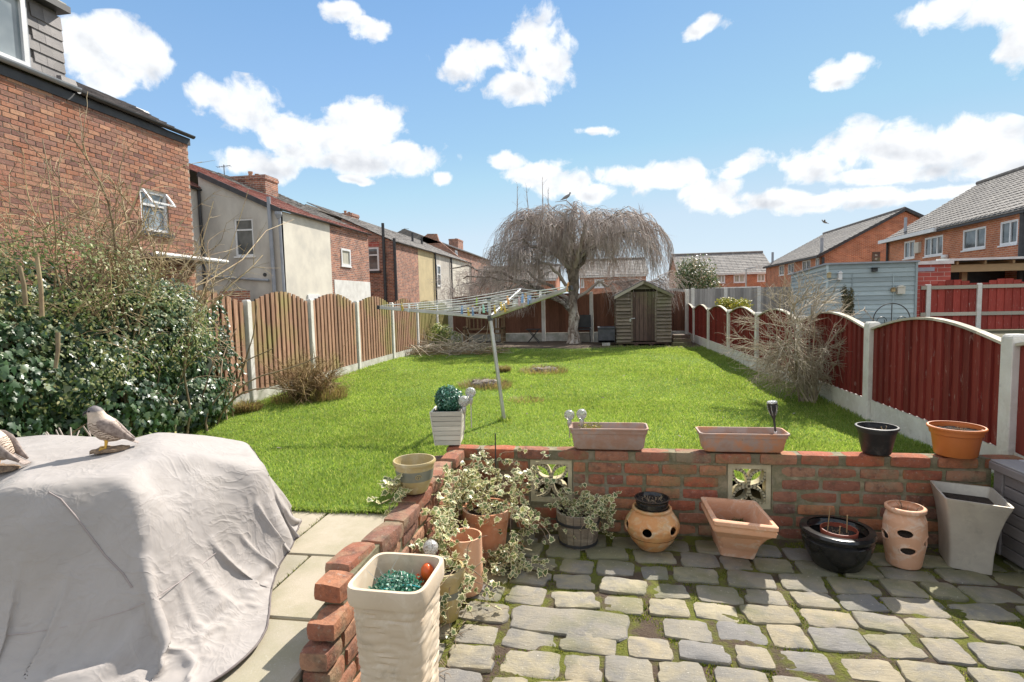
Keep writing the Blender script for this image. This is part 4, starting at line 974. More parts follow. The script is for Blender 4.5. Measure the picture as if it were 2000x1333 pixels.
gutter(hG, hp.x+.1, GYD, GYD+30, hp.z-.1, 'gutter_grey', .15)
cc = at(891, 484, x=hp.x-2.0); chimney(hG, cc.x, cc.y, hp.z-.5, 1.3, 3.0, at(891, 472, x=hp.x-2).z-hp.z+.7, 1)

# ---- right: near estate house
RHa = Vector((16.51-.0, 24.5, 0)); RHb = Vector((16.99, 34.01, 0)); rd = Vector((.02, 1, 0)).normalized()
def estate_house(label, near, far, ez_, ridge_h, half, wins, gable=True, hip_far=0.0, glass='glass', tile=(.33, .34)):
    """fronts face the garden (towards -x); gable end faces the viewer"""
    near, far = Vector(near), Vector(far); a = (far-near); L = a.length; a.normalize(); n = Vector((-a.y, a.x, 0))
    h = thing('estate_house', label, 'house', ((near.x+far.x)/2-n.x*half, (near.y+far.y)/2-n.y*half, .1))
    w = Wall(near, a, n); holes = [(x0, x1, z0, z1) for (x0, x1, z0, z1, mu) in wins]
    w.wall(h, M['new_brick'], 0, L, .1, ez_-.12, holes, .25)
    for (x0, x1, z0, z1, mu) in wins: w.window(h, x0, x1, z0, z1, [x0+(x1-x0)*m_ for m_ in mu], (), .09, True, glass, depth=.03)
    g2 = Wall(near, -n, -a); gp = g2
    gm = MB(); gm.extr([gp.pt(0, .1), gp.pt(2*half, .1), gp.pt(2*half, ez_-.1), gp.pt(half, ez_-.1+ridge_h), gp.pt(0, ez_-.1)], a*.25); gm.build('gable', M['new_brick'], h)
    gm = MB(); q = near+a*(L-.25); g3 = Wall(q, -n, -a); gm.extr([g3.pt(0, .1), g3.pt(2*half, .1), g3.pt(2*half, ez_-.1), g3.pt(half, ez_-.1+ridge_h), g3.pt(0, ez_-.1)], a*.25); gm.build('gable', M['new_brick'], h)
    mb = MB(); Wall(near-n*2*half, a, -n).box(mb, 0, L, .1, ez_-.12, -.25, 0); mb.build('wall', M['new_brick'], h)
    up = (-n*half+Vector((0, 0, ridge_h))).normalized(); up2 = (n*half+Vector((0, 0, ridge_h))).normalized(); o_ = near+n*.32-a*.22+Vector((0, 0, ez_-.32*ridge_h/half)); LL = math.hypot(half+.32, ridge_h*(half+.32)/half)
    tiled_roof(h, o_, a, up, L+.44, LL, 'grey_tile', tile[0], tile[1])
    o2 = near-n*(2*half+.32)-a*.22+Vector((0, 0, ez_-.32*ridge_h/half)); tiled_roof(h, o2, a, up2, L+.44, LL, 'grey_tile', tile[0]*2, tile[1]*2, wave=False)
    for oo, uu in ((o_, up), (o2, up2)):
        mb = MB(); mb.obox(oo-a*.03, uu, a, uu.cross(a), 0, LL, 0, .05, -.16, .05); mb.build('barge_board', M['black_trim'], h)
    rr_ = near-n*half-a*.22+Vector((0, 0, ez_+ridge_h+.06)); MB().tube([rr_, rr_+a*(L+.44)], .12, 8).build('ridge_tiles', M['grey_tile'], h)
    mb = MB(); Wall(near, a, n).box(mb, -.1, L+.1, ez_-.3, ez_-.1, .18, .30); mb.build('fascia', M['black_trim'], h)
    return h, w, L, n, a
def alongx(px, py, near, a, n):
    """distance along a front wall of the direction (px, py) and its height"""
    d = ray(px, py); t = near.dot(n)/d.dot(n); p = d*t; return (p-near).dot(a), p.z+CAM_Z
near = Vector((16.4, 24.6, 0)); far = Vector((17.35, 36.0, 0)); a_ = (far-near).normalized(); near = near-a_*1.0; n_ = Vector((-a_.y, a_.x, 0))
W_ = []
for (u0, u1, vt, vb, mu) in ((1766, 1787, 471, 505, (.5,)), (1806, 1842, 462, 500, (.35, .68)), (1881, 1926, 446, 487, (.58,)), (1954, 1989, 431, 478, (.55,))):
    x0, _ = alongx(u1, vt, near, a_, n_); x1, _ = alongx(u0, vt, near, a_, n_); _, zt_ = alongx((u0+u1)/2, vt, near, a_, n_); _, zb_ = alongx((u0+u1)/2, vb, near, a_, n_)
    W_.append((x0, x1, zb_, zt_, tuple(1-m for m in mu)))
hR, wR, LRr, nR, aR = estate_house('near right red brick house with grey tiled roof and four upstairs windows', near, far, 4.62, 2.9, 4.6, W_, glass='glass')
x0, z0 = alongx(1843, 447, near, a_, n_); x1, _ = alongx(1745, 468, near, a_, n_)
mb = MB(); wR.box(mb, x0, LRr+.3, 4.33, 4.52, .30, .42); mb.build('white_fascia', M['upvc'], hR)
x2, _ = alongx(1757, 480, near, a_, n_); q = wR.pt(LRr-.2, 0, .1); MB().tube([(q.x, q.y, 4.4), (q.x, q.y, .2)], .06, 8).build('drainpipe', M['black_trim'], hR)
q = wR.pt(.25, 0, .1); MB().tube([(q.x, q.y, 4.4), (q.x, q.y, .2)], .12, 8).build('drainpipe', M['black_trim'], hR)
x3, z3 = alongx(1795, 484, near, a_, n_); mb = MB(); wR.box(mb, x3-.25, x3+.25, z3-.28, z3+.28, .0, .14); mb.build('alarm_box', M['render_cream'], hR)
for (u, v, l) in ((1996, 405, 1.0), (1755, 447, .9)):
    xa, _ = alongx(u, 440, near, a_, n_); q = wR.pt(min(xa, LRr-.1), 4.75, -.35); MB().tube([q, (q.x, q.y, q.z+l)], .08, 8).build('flue', M['gutter_grey'], hR)
# single-storey extension and timber carport in front of it
hX = thing('extension', 'red block single storey extension with dark open timber carport, lower right of the near house', 'extension', (14.5, 22.5, .1))
EYY = 21.6
ex0 = at(1782, 560, y=EYY).x; ex1 = at(1856, 560, y=EYY).x; et = at(1820, 517, y=EYY).z
MB().box(ex0, ex1, EYY, EYY+2.6, .1, et).build('wall', M['red_block'], hX)
MB().box(ex0-.1, ex1+.05, EYY-.08, EYY+2.7, et+.002, et+.12).build('coping', M['white_paint'], hX)
MB().box(ex0+.0, at(1824, 540, y=EYY).x, EYY-.03, EYY-.004, et-.24, et-.1).build('flashing', M['gutter_grey'], hX)
xr = ex1+6.5
MB().box(ex1+.02, xr, EYY+.5, EYY+.66, et-.28, et-.02).build('beam', M['timber'], hX)
mb = MB().extr([(ex1-.3, EYY+.3, et+.125), (xr, EYY+.3, et+.125), (xr, EYY+.3, et+.2), (ex1-.3, EYY+.3, et+.16)], (0, 3.2, .0)); mb.build('carport_roof', M['gutter_grey'], hX); MB().box(ex1-.32, xr, EYY+.24, EYY+.298, et+.12, et+.2).build('carport_fascia', M['white_paint'], hX)
for k in range(7): MB().box(ex1+.4+k*.9, ex1+.47+k*.9, EYY+.38, EYY+3.2, et-.015, et+.11).build('rafter', M['timber'], hX)
MB().box(ex1+.02, xr, EYY+3.4, EYY+3.5, .1, et).build('back_wall', M['black_trim'], hX)
MB().box(ex1+.001, ex1+.018, EYY+.7, EYY+2.6, .1, et-.01).build('inner_wall', M['red_block'], hX)
q0 = at(1879, 530, y=EYY+1.2); q1 = at(1889, 545, y=EYY+1.2)
MB().box(q0.x, q1.x, EYY+1.2, EYY+1.35, 1.0, q0.z).build('carport_post', M['timber'], hX)
b_ = at(1852, 502, y=24.4)
MB().lathe([(.02, -.12), (.14, -.08), (.16, 0), (.12, .1), (.02, .12)], (wR.pt(alongx(1852, 502, near, a_, n_)[0], 0, .15).x, wR.pt(alongx(1852, 502, near, a_, n_)[0], 0, .15).y, alongx(1852, 502, near, a_, n_)[1]), 12).build('security_lamp', M['upvc'], hR)

# ---- middle house and its small windows
near = Vector((17.25, 45.6, 0)); far = Vector((17.9, 61.5, 0)); a_ = (far-near).normalized(); n_ = Vector((-a_.y, a_.x, 0)); W_ = []
for (u0, u1, vt, vb, mu) in ((1522, 1532, 516, 538, (.5,)), (1539, 1551, 513, 535, (.5,)), (1567, 1583, 507, 530, (.5,)), (1593, 1605, 501, 522, (.5,))):
    x0, _ = alongx(u1, vt, near, a_, n_); x1, _ = alongx(u0, vt, near, a_, n_); _, zt_ = alongx((u0+u1)/2, vt, near, a_, n_); _, zb_ = alongx((u0+u1)/2, vb, near, a_, n_)
    if x1 < near.lerp(far, 1).length: W_.append((max(x0, .3), min(x1, (far-near).length-.3), zb_, min(zt_, 4.2), mu))
hM, wM, LM, nM, aM = estate_house('middle right red brick house, plain gable towards the garden, grey tiled roof', near, far, 4.5, 3.05, 5.6, W_, tile=(.6, .4))
g2 = Wall(near, -nM, -aM); mb = MB(); t0_ = at(1703, 493, y=45.5); t1_ = at(1717, 512, y=45.5)
ga = (t0_-near).dot(-nM); gb = (t1_-near).dot(-nM)
g2.window(hM, ga, gb, t1_.z, t0_.z, (), ((t0_.z+t1_.z)/2,), .16, False, 'curtain', depth=-.06, mat='shed_dark')
for (dd) in (1.0, 15.0):
    q = wM.pt(dd, 4.7, -.4); MB().tube([q, (q.x, q.y, q.z+1.1)], .12, 8).build('flue', M['gutter_grey'], hM)
q = g2.pt(.15, 0, .12); MB().tube([(q.x, q.y, 4.2), (q.x, q.y, .2)], .1, 8).build('drainpipe', M['black_trim'], hM)
# ---- far houses facing the viewer
def facing_house(label, x0, x1, y0, ez_, rh, half, wins, tile=(.6, .45), glass='curtain', name='estate_house'):
    h = thing(name, label, 'house', ((x0+x1)/2, y0+half, .1)); w = Wall((0, y0, 0), X_, -Y_)
    w.wall(h, M['new_brick'], x0, x1, .1, ez_-.1, [q[:4] for q in wins], .25)
    for q in wins: w.window(h, q[0], q[1], q[2], q[3], [q[0]+(q[1]-q[0])*m_ for m_ in q[4]], (), .12, True, glass, depth=.0)
    for xx in (x0, x1-.25):
        MB().extr([(xx, y0+.25, .1), (xx, y0+2*half, .1), (xx, y0+2*half, ez_-.1), (xx, y0+half, ez_+rh-.1), (xx, y0+.25, ez_-.1)], (.25, 0, 0)).build('gable', M['new_brick'], h)
    up = Vector((0, half, rh)).normalized(); LL = math.hypot(half+.3, rh*(half+.3)/half); o_ = (x0-.25, y0-.3, ez_-.3*rh/half); tiled_roof(h, o_, X_, up, x1-x0+.5, LL, 'grey_tile', *tile)
    up2 = Vector((0, -half, rh)).normalized(); tiled_roof(h, (x0-.25, y0+2*half+.3, ez_-.3*rh/half), X_, up2, x1-x0+.5, LL, 'grey_tile', 1.2, .9, wave=False)
    MB().tube([(x0-.25, y0+half, ez_+rh+.07), (x1+.25, y0+half, ez_+rh+.07)], .13, 8).build('ridge_tiles', M['grey_tile'], h)
    MB().box(x0-.1, x1+.1, y0-.32, y0-.2, ez_-.35, ez_-.15).build('fascia', M['white_paint'], h); return h
def wz(u0, u1, v0, v1, y): p, q = at(u0, v0, y=y), at(u1, v1, y=y); return p.x, q.x, q.z, p.z
FYH = 68.0
facing_house('far brick house with grey roof, beyond the pale grey fence left of the lamp post', at(1327, 540, y=FYH).x, at(1508, 540, y=FYH).x, FYH, 4.2, 2.5, 4.6,
             [(*wz(1395, 1416, 538, 553, FYH), (.33, .66)), (*wz(1433, 1455, 537, 552, FYH), (.5,)), (*wz(1479, 1494, 536, 550, FYH), (.5,))])
BYH = 58.0
zt_ = at(1150, 540, y=BYH).z
facing_house('brick house seen through the hanging twigs of the weeping tree', at(1132, 540, y=BYH).x, at(1262, 540, y=BYH).x, BYH, at(1200, 535, y=BYH).z, 1.7, 4, [(*wz(1161, 1180, 546, 562, BYH), (.33, .66)), (*wz(1131+3, 1141, 546, 562, BYH), ())])
facing_house('distant brick row behind the left side of the weeping tree', at(935, 540, y=62).x, at(1085, 540, y=62).x, 62, at(1000, 545, y=62).z, 1.6, 4, [(*wz(970, 985, 552, 568, 62), (.5,)), (*wz(1040, 1056, 552, 568, 62), (.5,))])

# ---- blue grey outbuilding in the neighbouring garden
OY = 18.0; ox0, ox1 = at(1615, 517, y=OY).x, at(1791, 512, y=OY).x; oz = at(1700, 515, y=OY).z; oyb = at(1545, 540, x=ox0).y; ozb = at(1545, 538, x=ox0).z
ob = thing('outbuilding', 'blue grey timber clad outbuilding with flat roof in the neighbouring garden', 'outbuilding', ((ox0+ox1)/2, OY+1.8, .2))
MB().box(ox0+.03, ox1-.03, OY+.03, oyb, .2, ozb-.06).build('body', M['fence_dark'], ob)
nb = 15; bh = (oz-.25)/nb
for k in range(nb):
    z0 = .25+k*bh; 
    MB().hexa([(ox0, OY-.012, z0), (ox1, OY-.012, z0), (ox1, OY+.03, z0), (ox0, OY+.03, z0), (ox0, OY+.012, z0+bh+.01), (ox1, OY+.012, z0+bh+.01), (ox1, OY+.03, z0+bh+.01), (ox0, OY+.03, z0+bh+.01)]).build('board', M['blue_wood'], ob)
    zt2 = z0+bh+.01; f = lambda z: z-(oz-ozb)*(z-.25)/(oz-.25)
    MB().hexa([(ox0-.012, OY, z0), (ox0-.012, oyb, f(z0)), (ox0+.03, oyb, f(z0)), (ox0+.03, OY, z0), (ox0+.01, OY, zt2), (ox0+.01, oyb, f(zt2)), (ox0+.03, oyb, f(zt2)), (ox0+.03, OY, zt2)]).build('board', M['blue_wood'], ob)
MB().hexa([(ox0-.07, OY-.07, oz+.0), (ox1+.05, OY-.07, oz), (ox1+.05, oyb, ozb), (ox0-.07, oyb, ozb), (ox0-.07, OY-.07, oz+.05), (ox1+.05, OY-.07, oz+.05), (ox1+.05, oyb, ozb+.05), (ox0-.07, oyb, ozb+.05)]).build('roof', M['gutter_grey'], ob)
MB().box(ox0-.02, ox0+.04, OY-.03, OY-.013, .25, oz-.003).build('corner_trim', M['blue_wood'], ob)
MB().box(ox1-.04, ox1+.02, OY-.03, OY-.013, .25, oz-.003).build('corner_trim', M['blue_wood'], ob)
for u in (1664, 1744):
    q = at(u, 560, y=OY); MB().box(q.x-.01, q.x+.01, OY-.024, OY-.013, .3, at(u, 535, y=OY).z).build('batten', M['blue_wood'], ob)
def small_fixture(name, label, cat, u, v, w, h, d, mat, y=None, group=None):
    y = y or OY-.014; q = at(u, v, y=y); t = MB().box(q.x-w/2, q.x+w/2, y-d, y-.002, q.z-h/2, q.z+h/2); t.extr([(q.x-w/2-.02, y-.002, q.z+h/2), (q.x+w/2+.02, y-.002, q.z+h/2), (q.x, y-.002, q.z+h*.85)], (0, -d-.02, 0))
    o = t.build(name, M[mat], bevel=.004); tag(o, label, cat, group); return o
qq = at(1707, 528, y=OY-.02); t = MB().box(qq.x-.07, qq.x+.07, OY-.1, OY-.016, qq.z-.05, qq.z+.06).box(qq.x-.09, qq.x+.09, OY-.16, OY-.02, qq.z+.061, qq.z+.075)
t = t.build('security_light', M['black_trim'], bevel=.003); tag(t, 'small black security light on the blue grey outbuilding', 'light')
small_fixture('bird_box', 'cream bird box on the blue grey boards, right of the small brown one', 'bird box', 1757, 568, .2, .2, .12, 'render_cream')
small_fixture('bird_box', 'small brown bird box on the blue grey boards beside the cream one', 'bird box', 1743, 567, .1, .1, .08, 'timber')
small_fixture('bird_feeder', 'white bird feeder box high on the left of the outbuilding front', 'bird feeder', 1639, 541, .1, .2, .1, 'upvc')
small_fixture('bird_box', 'tiny pale box at the left corner of the outbuilding', 'bird box', 1618, 539, .1, .13, .08, 'render_tan')

# ================================================================== GARDEN SHED
sy = 13.95; sx0, sx1 = at(1204, 640, y=sy).x, at(1311, 640, y=sy).x; se = at(1200, 577, y=sy).z; sa = at(1256, 549, y=sy); sb = .33; syb = 15.25
shed = thing('garden_shed', 'weathered mossy wooden shed with pitched roof and dark door at the lawn end', 'shed', ((sx0+sx1)/2, sy+.6, .25))
MB().box(sx0+.02, sx1-.02, sy+.03, syb, sb, se-.02).extr([(sx0+.02, sy+.03, se-.021), (sx1-.02, sy+.03, se-.021), (sa.x, sy+.03, sa.z-.05)], (0, syb-sy-.03, 0)).build('body', M['fence_dark'], shed)
MB().box(sx0-.02, sx1+.02, sy-.02, syb, sb-.045, sb-.003).build('floor', M['shed_dark'], shed)
for k in range(4): MB().box(sx0+.05+k*(sx1-sx0-.2)/3, sx0+.15+k*(sx1-sx0-.2)/3, sy, syb, .24, sb-.046).build('bearer', M['shed_dark'], shed)
dx0, dx1 = at(1233, 640, y=sy).x, at(1281, 640, y=sy).x; dzt_ = at(1256, 570, y=sy).z
bh = .088; k = 0; z = sb
def roofx(z): # half width of the gable at height z
    return (sx1-sx0)/2 if z < se else (sx1-sx0)/2*(1-(z-se)/(sa.z-se))
while z < sa.z-.06:
    hw = roofx(min(z+bh, sa.z)); cxm = sa.x if z > se else (sx0+sx1)/2
    L0, R0 = max(sx0, cxm-hw), min(sx1, cxm+hw)
    segs = [(L0, dx0-.012), (dx1+.012, R0)] if z < dzt_ else [(L0, R0)]
    for (a, b) in segs:
        if b-a < .04: continue
        j = random.uniform(-.005, .006)
        MB().hexa([(a, sy-.06+j, z), (b, sy-.06-j, z), (b, sy+.028, z), (a, sy+.028, z), (a, sy+.006, z+bh+.012), (b, sy+.006, z+bh+.012), (b, sy+.028, z+bh+.012), (a, sy+.028, z+bh+.012)]).build('board', M['shed_wood'], shed)
    if z < se-.05:
        for xs_, s_ in ((sx0, -1), (sx1, 1)):
            MB().hexa([(xs_+s_*.02, sy, z), (xs_+s_*.02, syb, z), (xs_-s_*.02, syb, z), (xs_-s_*.02, sy, z), (xs_-s_*.005, sy, z+bh+.01), (xs_-s_*.005, syb, z+bh+.01), (xs_-s_*.02, syb, z+bh+.01), (xs_-s_*.02, sy, z+bh+.01)]).build('board', M['shed_wood'], shed)
    z += bh
door = link('door', MB().box(dx0, dx1, sy+.0, sy+.025, sb+.02, dzt_).mesh('door', M['fence_dark'], ORG[shed.name]), shed); ORG[door.name] = ORG[shed.name]
for k in range(6):
    w = (dx1-dx0)/6; MB().box(dx0+k*w+.004, dx0+(k+1)*w-.004, sy-.02, sy-.002, sb+.03, dzt_-.005).build('board', M['shed_dark'], door)
for (x) in (dx0-.01, dx1-.03): MB().box(x, x+.04, sy-.045, sy-.024, sb+.02, dzt_).build('frame', M['shed_wood'], door)
q = at(1231, 626, y=sy-.05); MB().box(q.x-.02, q.x+.02, sy-.06, sy-.03, q.z-.04, q.z+.04).build('padlock', M['steel'], door, bevel=.004)
q = at(1236, 623, y=sy-.05); MB().tube([(q.x-.05, sy-.05, q.z), (q.x+.05, sy-.05, q.z+.01)], .012, 6).build('hasp', M['steel'], door)
for s_ in (-1, 1):
    ex = (sx0-.05) if s_ < 0 else (sx1+.05); ezz = se-.05*(sa.z-se)/((sx1-sx0)/2)
    e = Vector((ex, sy-.12, ezz)); t = Vector((sa.x, sy-.12, sa.z)); nrm = Vector((s_*(sa.z-ezz), 0, abs(sa.x-ex))).normalized()
    MB().extr([e, t, t+nrm*.02, e+nrm*.02], (0, syb-sy+.2, 0)).build('roof_panel', M['gutter_grey'] if False else M['slate'], shed)
    MB().extr([e-Vector((0, 0, .075)), t-Vector((0, 0, .075)), t-Vector((0, 0, .002)), e-Vector((0, 0, .002))], (0, .02, 0)).build('barge_board', M['shed_wood'] if s_ > 0 else M['fence_redcap'], shed)
# ================================================================== POTS AND PLANTERS
WT = WTOP+.004
def potspan(u0, u1, v, y):
    p, q = at(u0, v, y=y), at(u1, v, y=y); return (p.x+q.x)/2, (q.x-p.x)/2, (p.z+q.z)/2
def pot(name, label, cat, c, prof_out, wall_t, mat, soil_z, n=40, sq=0, rot=0, soil=True, sx=1, sy=1, parent=None, group=None):
    """open vessel: outside profile, rim, inside profile; soil is a part"""
    t = thing(name, label, cat, c, group)
    r_top, z_top = prof_out[-1]; ins = [(r_top-wall_t, z_top)] + [(max(r-wall_t, .01), z) for r, z in reversed(prof_out[:-1]) if z > prof_out[0][1]+.02] + [(max(prof_out[0][0]-wall_t, .01), prof_out[0][1]+.02)]
    mb = MB().lathe(list(prof_out)+ins, c, n, sq, sx, sy, rot); mb.build('pot', mat, t, smooth=35)
    if soil:
        rs_ = np.interp(soil_z, [z for r, z in prof_out], [r for r, z in prof_out])-wall_t*.9
        s = MB(); s.lathe([(rs_*k/4, soil_z+random.uniform(-.004, .004)) for k in (4, 3, 2, 1, .05)], c, n, sq, sx, sy, rot, close=False); s.jitter(.006, 40); s.build('soil', M['soil'], t)
    return t
def debris(parent, c, r, n, mat, h=.03, w=.0015, name='dead_stems', lean=.6):
    mb = MB()
    for k in range(n):
        a = random.uniform(0, 6.28); q = random.uniform(0, r); p = Vector((c[0]+q*math.cos(a), c[1]+q*math.sin(a), c[2])); hh = h*random.uniform(.5, 1.2)
        b = random.uniform(0, 6.28); m1 = p+Vector((math.cos(b)*hh*lean*.5, math.sin(b)*hh*lean*.5, hh*.6)); mb.tube([p, m1, m1+Vector((math.cos(b+.8)*hh*lean*.5, math.sin(b+.8)*hh*lean*.5, hh*random.uniform(-.1, .4)))], [w, w*.8, w*.4], 4)
    return mb.build(name, mat, parent)
IVY_SHAPE = [(0, -.12), (.32, -.18), (.5, -.02), (.34, .2), (.52, .45), (.26, .5), (0, 1.0), (-.26, .5), (-.52, .45), (-.34, .2), (-.5, -.02), (-.32, -.18)]
SMALL_SHAPE = [(0, 0), (.26, .3), (.22, .7), (0, 1.0), (-.22, .7), (-.26, .3)]
def leaf_mesh(P, N, U, S, shape, fold=.18, inner=.62, edge=True):
    """P centres, N normals, U tip directions, S sizes -> verts, tris, edge attribute"""
    N = N/np.linalg.norm(N, axis=1, keepdims=True); U = U-(U*N).sum(1, keepdims=True)*N; U /= np.maximum(np.linalg.norm(U, axis=1, keepdims=True), 1e-6); W = np.cross(N, U)
    sh = np.array(shape); k = len(sh); c = sh.mean(0)*[0, 1]
    rings = [np.array([c]), c+(sh-c)*inner, sh] if edge else [np.array([c]), sh]
    pts = np.concatenate(rings); z = -np.abs(pts[:, 0])*fold-((pts[:, 1]-.3)**2)*.12; at_ = np.concatenate([[0.]] + ([np.full(k, .25), np.full(k, 1.)] if edge else [np.full(k, 1.)]))
    V = P[:, None]+S[:, None, None]*(pts[None, :, :1]*W[:, None]+pts[None, :, 1:]*U[:, None]+z[None, :, None]*N[:, None])
    m = len(pts); f = []
    for j in range(k): f.append((0, 1+j, 1+(j+1) % k))
    if edge:
        for j in range(k): a, b, c1, d = 1+j, 1+(j+1) % k, 1+k+(j+1) % k, 1+k+j; f += [(a, d, c1), (a, c1, b)]
    f = np.array(f); F = (f[None]+np.arange(len(P))[:, None, None]*m).reshape(-1, 3)
    return V.reshape(-1, 3), F, np.tile(at_, len(P))
def rand_unit(n):
    v = RNG.normal(size=(n, 3)); return v/np.linalg.norm(v, axis=1, keepdims=True)

# --- white slatted planter on the wall corner with a box ball
c = at(878, 870, y=3.57); cx_, cy_ = c.x, 3.57
t = thing('slatted_planter', 'whitewashed slatted wooden planter, tapered, on the corner of the brick wall', 'planter', (cx_, cy_, WT))
Hh = .235; b0, b1 = .083, .107; ro = .12
cs = lambda h, s: [(cx_+s*(math.cos(ro)*a-math.sin(ro)*b), cy_+s*(math.sin(ro)*a+math.cos(ro)*b), h) for a, b in ((-1, -1), (1, -1), (1, 1), (-1, 1))]
for k in range(7):
    z0, z1 = WT+Hh*k/7+.0015, WT+Hh*(k+1)/7-.0015; s0, s1 = b0+(b1-b0)*k/7, b0+(b1-b0)*(k+1)/7
    lo, hi, li, hi_i = cs(z0, s0), cs(z1, s1), cs(z0, s0-.012), cs(z1, s1-.012)
    for q in range(4):
        r = (q+1) % 4; MB().hexa([lo[q], lo[r], li[r], li[q], hi[q], hi[r], hi_i[r], hi_i[q]]).build('slat', M['white_wood'], t)
lo, hi = cs(WT+.001, b0-.011), cs(WT+Hh-.015, b1-.013); MB().hexa(lo+hi).build('liner', M['soil'], t)
for q in range(4):
    a, b = Vector(cs(WT, b0+.001)[q]), Vector(cs(WT+Hh, b1+.001)[q]); MB().bar(a, b, .006).build('corner_bead', M['white_wood'], t)
bc = at(876, 781, y=3.57); n = 2600; d = rand_unit(n); rr_ = .094*(1+.06*np.sin(d[:, 0]*9)+RNG.uniform(-.12, .05, n))
P = np.array(bc)+d*rr_[:, None]; V, F, A = leaf_mesh(P, d+rand_unit(n)*.7, rand_unit(n), RNG.uniform(.011, .019, n), SMALL_SHAPE, edge=False)
bb = thing('box_ball', 'round artificial box ball, glossy dark green, standing in the white slatted planter', 'topiary ball', tuple(bc-Vector((0, 0, .09))))
np_obj('foliage', V, F, M['box_ball'], bb, kind='stuff'); MB().lathe([(.01, -.08), (.06, -.06), (.083, 0), (.06, .06), (.01, .08)], bc, 16).build('core', simple('dark_core', (.01, .03, .018), (.02, .05, .03), 20), bb)
gm_, gg = new_mat('crackle_glass'); gg.b.inputs['Base Color'].default_value = (.85, .85, .83, 1); gg.b.inputs['Roughness'].default_value = .18; gg.b.inputs['Transmission Weight'].default_value = .55
_n = gg.noise(wcoords(gg), 160, 2, .6); gg.put(gg.b.inputs['Base Color'], gg.ramp(_n, [(.42, (.45, .4, .34)), (.5, (.85, .84, .8))])); bump(gg, _n, .6, .004); M['crackle'] = gm_
def globe_light(label, u, v, y, r, base_z, tilt=0.0, group=None):
    q = at(u, v, y=y); t = thing('solar_light', label, 'solar light', (q.x, y, base_z), group)
    MB().lathe([(r*math.sin(math.pi*k/12)+.0005, -r*math.cos(math.pi*k/12)) for k in range(13)], q, 20).build('globe', M['crackle'], t, smooth=60)
    MB().lathe([(.006, -.055), (.012, -.04), (.016, -.015), (.013, -.004)], q-Vector((0, 0, r-.003)), 12).build('collar', M['steel'], t, smooth=50)
    MB().tube([q-Vector((0, 0, r+.05)), Vector((q.x+tilt, y, base_z))], .004, 6).build('stake', M['steel'], t); return t
globe_light('front crackled glass globe light in the white slatted planter, overlapping the box ball', 906, 784, 3.52, .038, WT+.1)
globe_light('rear crackled glass globe light in the white slatted planter, higher and further right', 919, 767, 3.58, .036, WT+.1)
globe_light('crackled glass globe light on the left end of the left trough', 1112, 811, 3.55, .034, WT+.05)
globe_light('crackled glass globe light in the left trough beside the yellow seedlings', 1136, 809, 3.52, .034, WT+.05)
globe_light('glass globe light low among the ivy behind the cream planter', 841, 1070, 2.2, .033, PZ)
# --- troughs
def trough(label, u0, u1, vr):
    y0, y1 = 3.425, 3.605; p, q = at(u0, vr, y=y0), at(u1, vr, y=y0); zt_ = p.z*.5+q.z*.5-.0; x0, x1 = p.x, q.x
    t = thing('trough', label, 'trough', ((x0+x1)/2, 3.515, WT)); cxx, cyy = (x0+x1)/2, (y0+y1)/2; hx, hy = (x1-x0)/2, (y1-y0)/2; H = zt_-WT
    def ring(z, dx, dy, r=.03):
        o = []; 
        for k in range(24):
            a = 2*math.pi*k/24; sx_, sy_ = math.cos(a), math.sin(a); o.append((cxx+math.copysign(hx-dx-r, sx_)+r*sx_, cyy+math.copysign(hy-dy-r, sy_)+r*sy_, WT+z))
        return o
    L = [ring(.0, .035, .035), ring(.012, .025, .025), ring(H*.72, .012, .012), ring(H*.74, .006, .006), ring(H-.012, .003, .003), ring(H-.01, -.003, -.003), ring(H, -.003, -.003), ring(H, .006, .006), ring(H*.7, .02, .02), ring(.03, .04, .04)]
    mb = MB(); 
    for r_ in L: mb.v += r_
    for k in range(len(L)-1):
        for j in range(24): mb.f.append((k*24+j, k*24+(j+1) % 24, (k+1)*24+(j+1) % 24, (k+1)*24+j))
    mb.f.append(tuple(reversed(range(24)))); mb.f.append(tuple((len(L)-1)*24+j for j in range(24)))
    mb.build('trough_body', M['trough'], t, smooth=35)
    s = MB(); rg = ring(H*.72, .019, .019); s.v += rg; s.f.append(tuple(range(24))); s.build('soil', M['soil'], t); return t, (x0, x1, WT+H*.72)
t1_, a1 = trough('left weathered terracotta coloured trough with yellowish seedlings, on the brick wall', 1112, 1267, 838)
t2_, a2 = trough('right weathered terracotta coloured trough holding a torch light, on the brick wall', 1368, 1545, 848)
n = 260; P = np.stack([RNG.uniform(a1[0]+.06, a1[0]+.2, n), RNG.uniform(3.45, 3.58, n), a1[2]+RNG.uniform(.005, .045, n)], 1); V, F, A = leaf_mesh(P, rand_unit(n)+[0, 0, 1], rand_unit(n), RNG.uniform(.008, .016, n), SMALL_SHAPE, edge=False)
o = np_obj('seedlings', V, F, M['topiary'], kind='stuff'); tag(o, 'yellow green seedlings at the left end of the left trough', 'seedlings')
debris(t1_, (a1[0]+.14, 3.5, a1[2]), .07, 14, M['straw_twig'], .05); debris(t2_, (a2[0]+.2, 3.5, a2[2]), .12, 10, M['straw_twig'], .02)
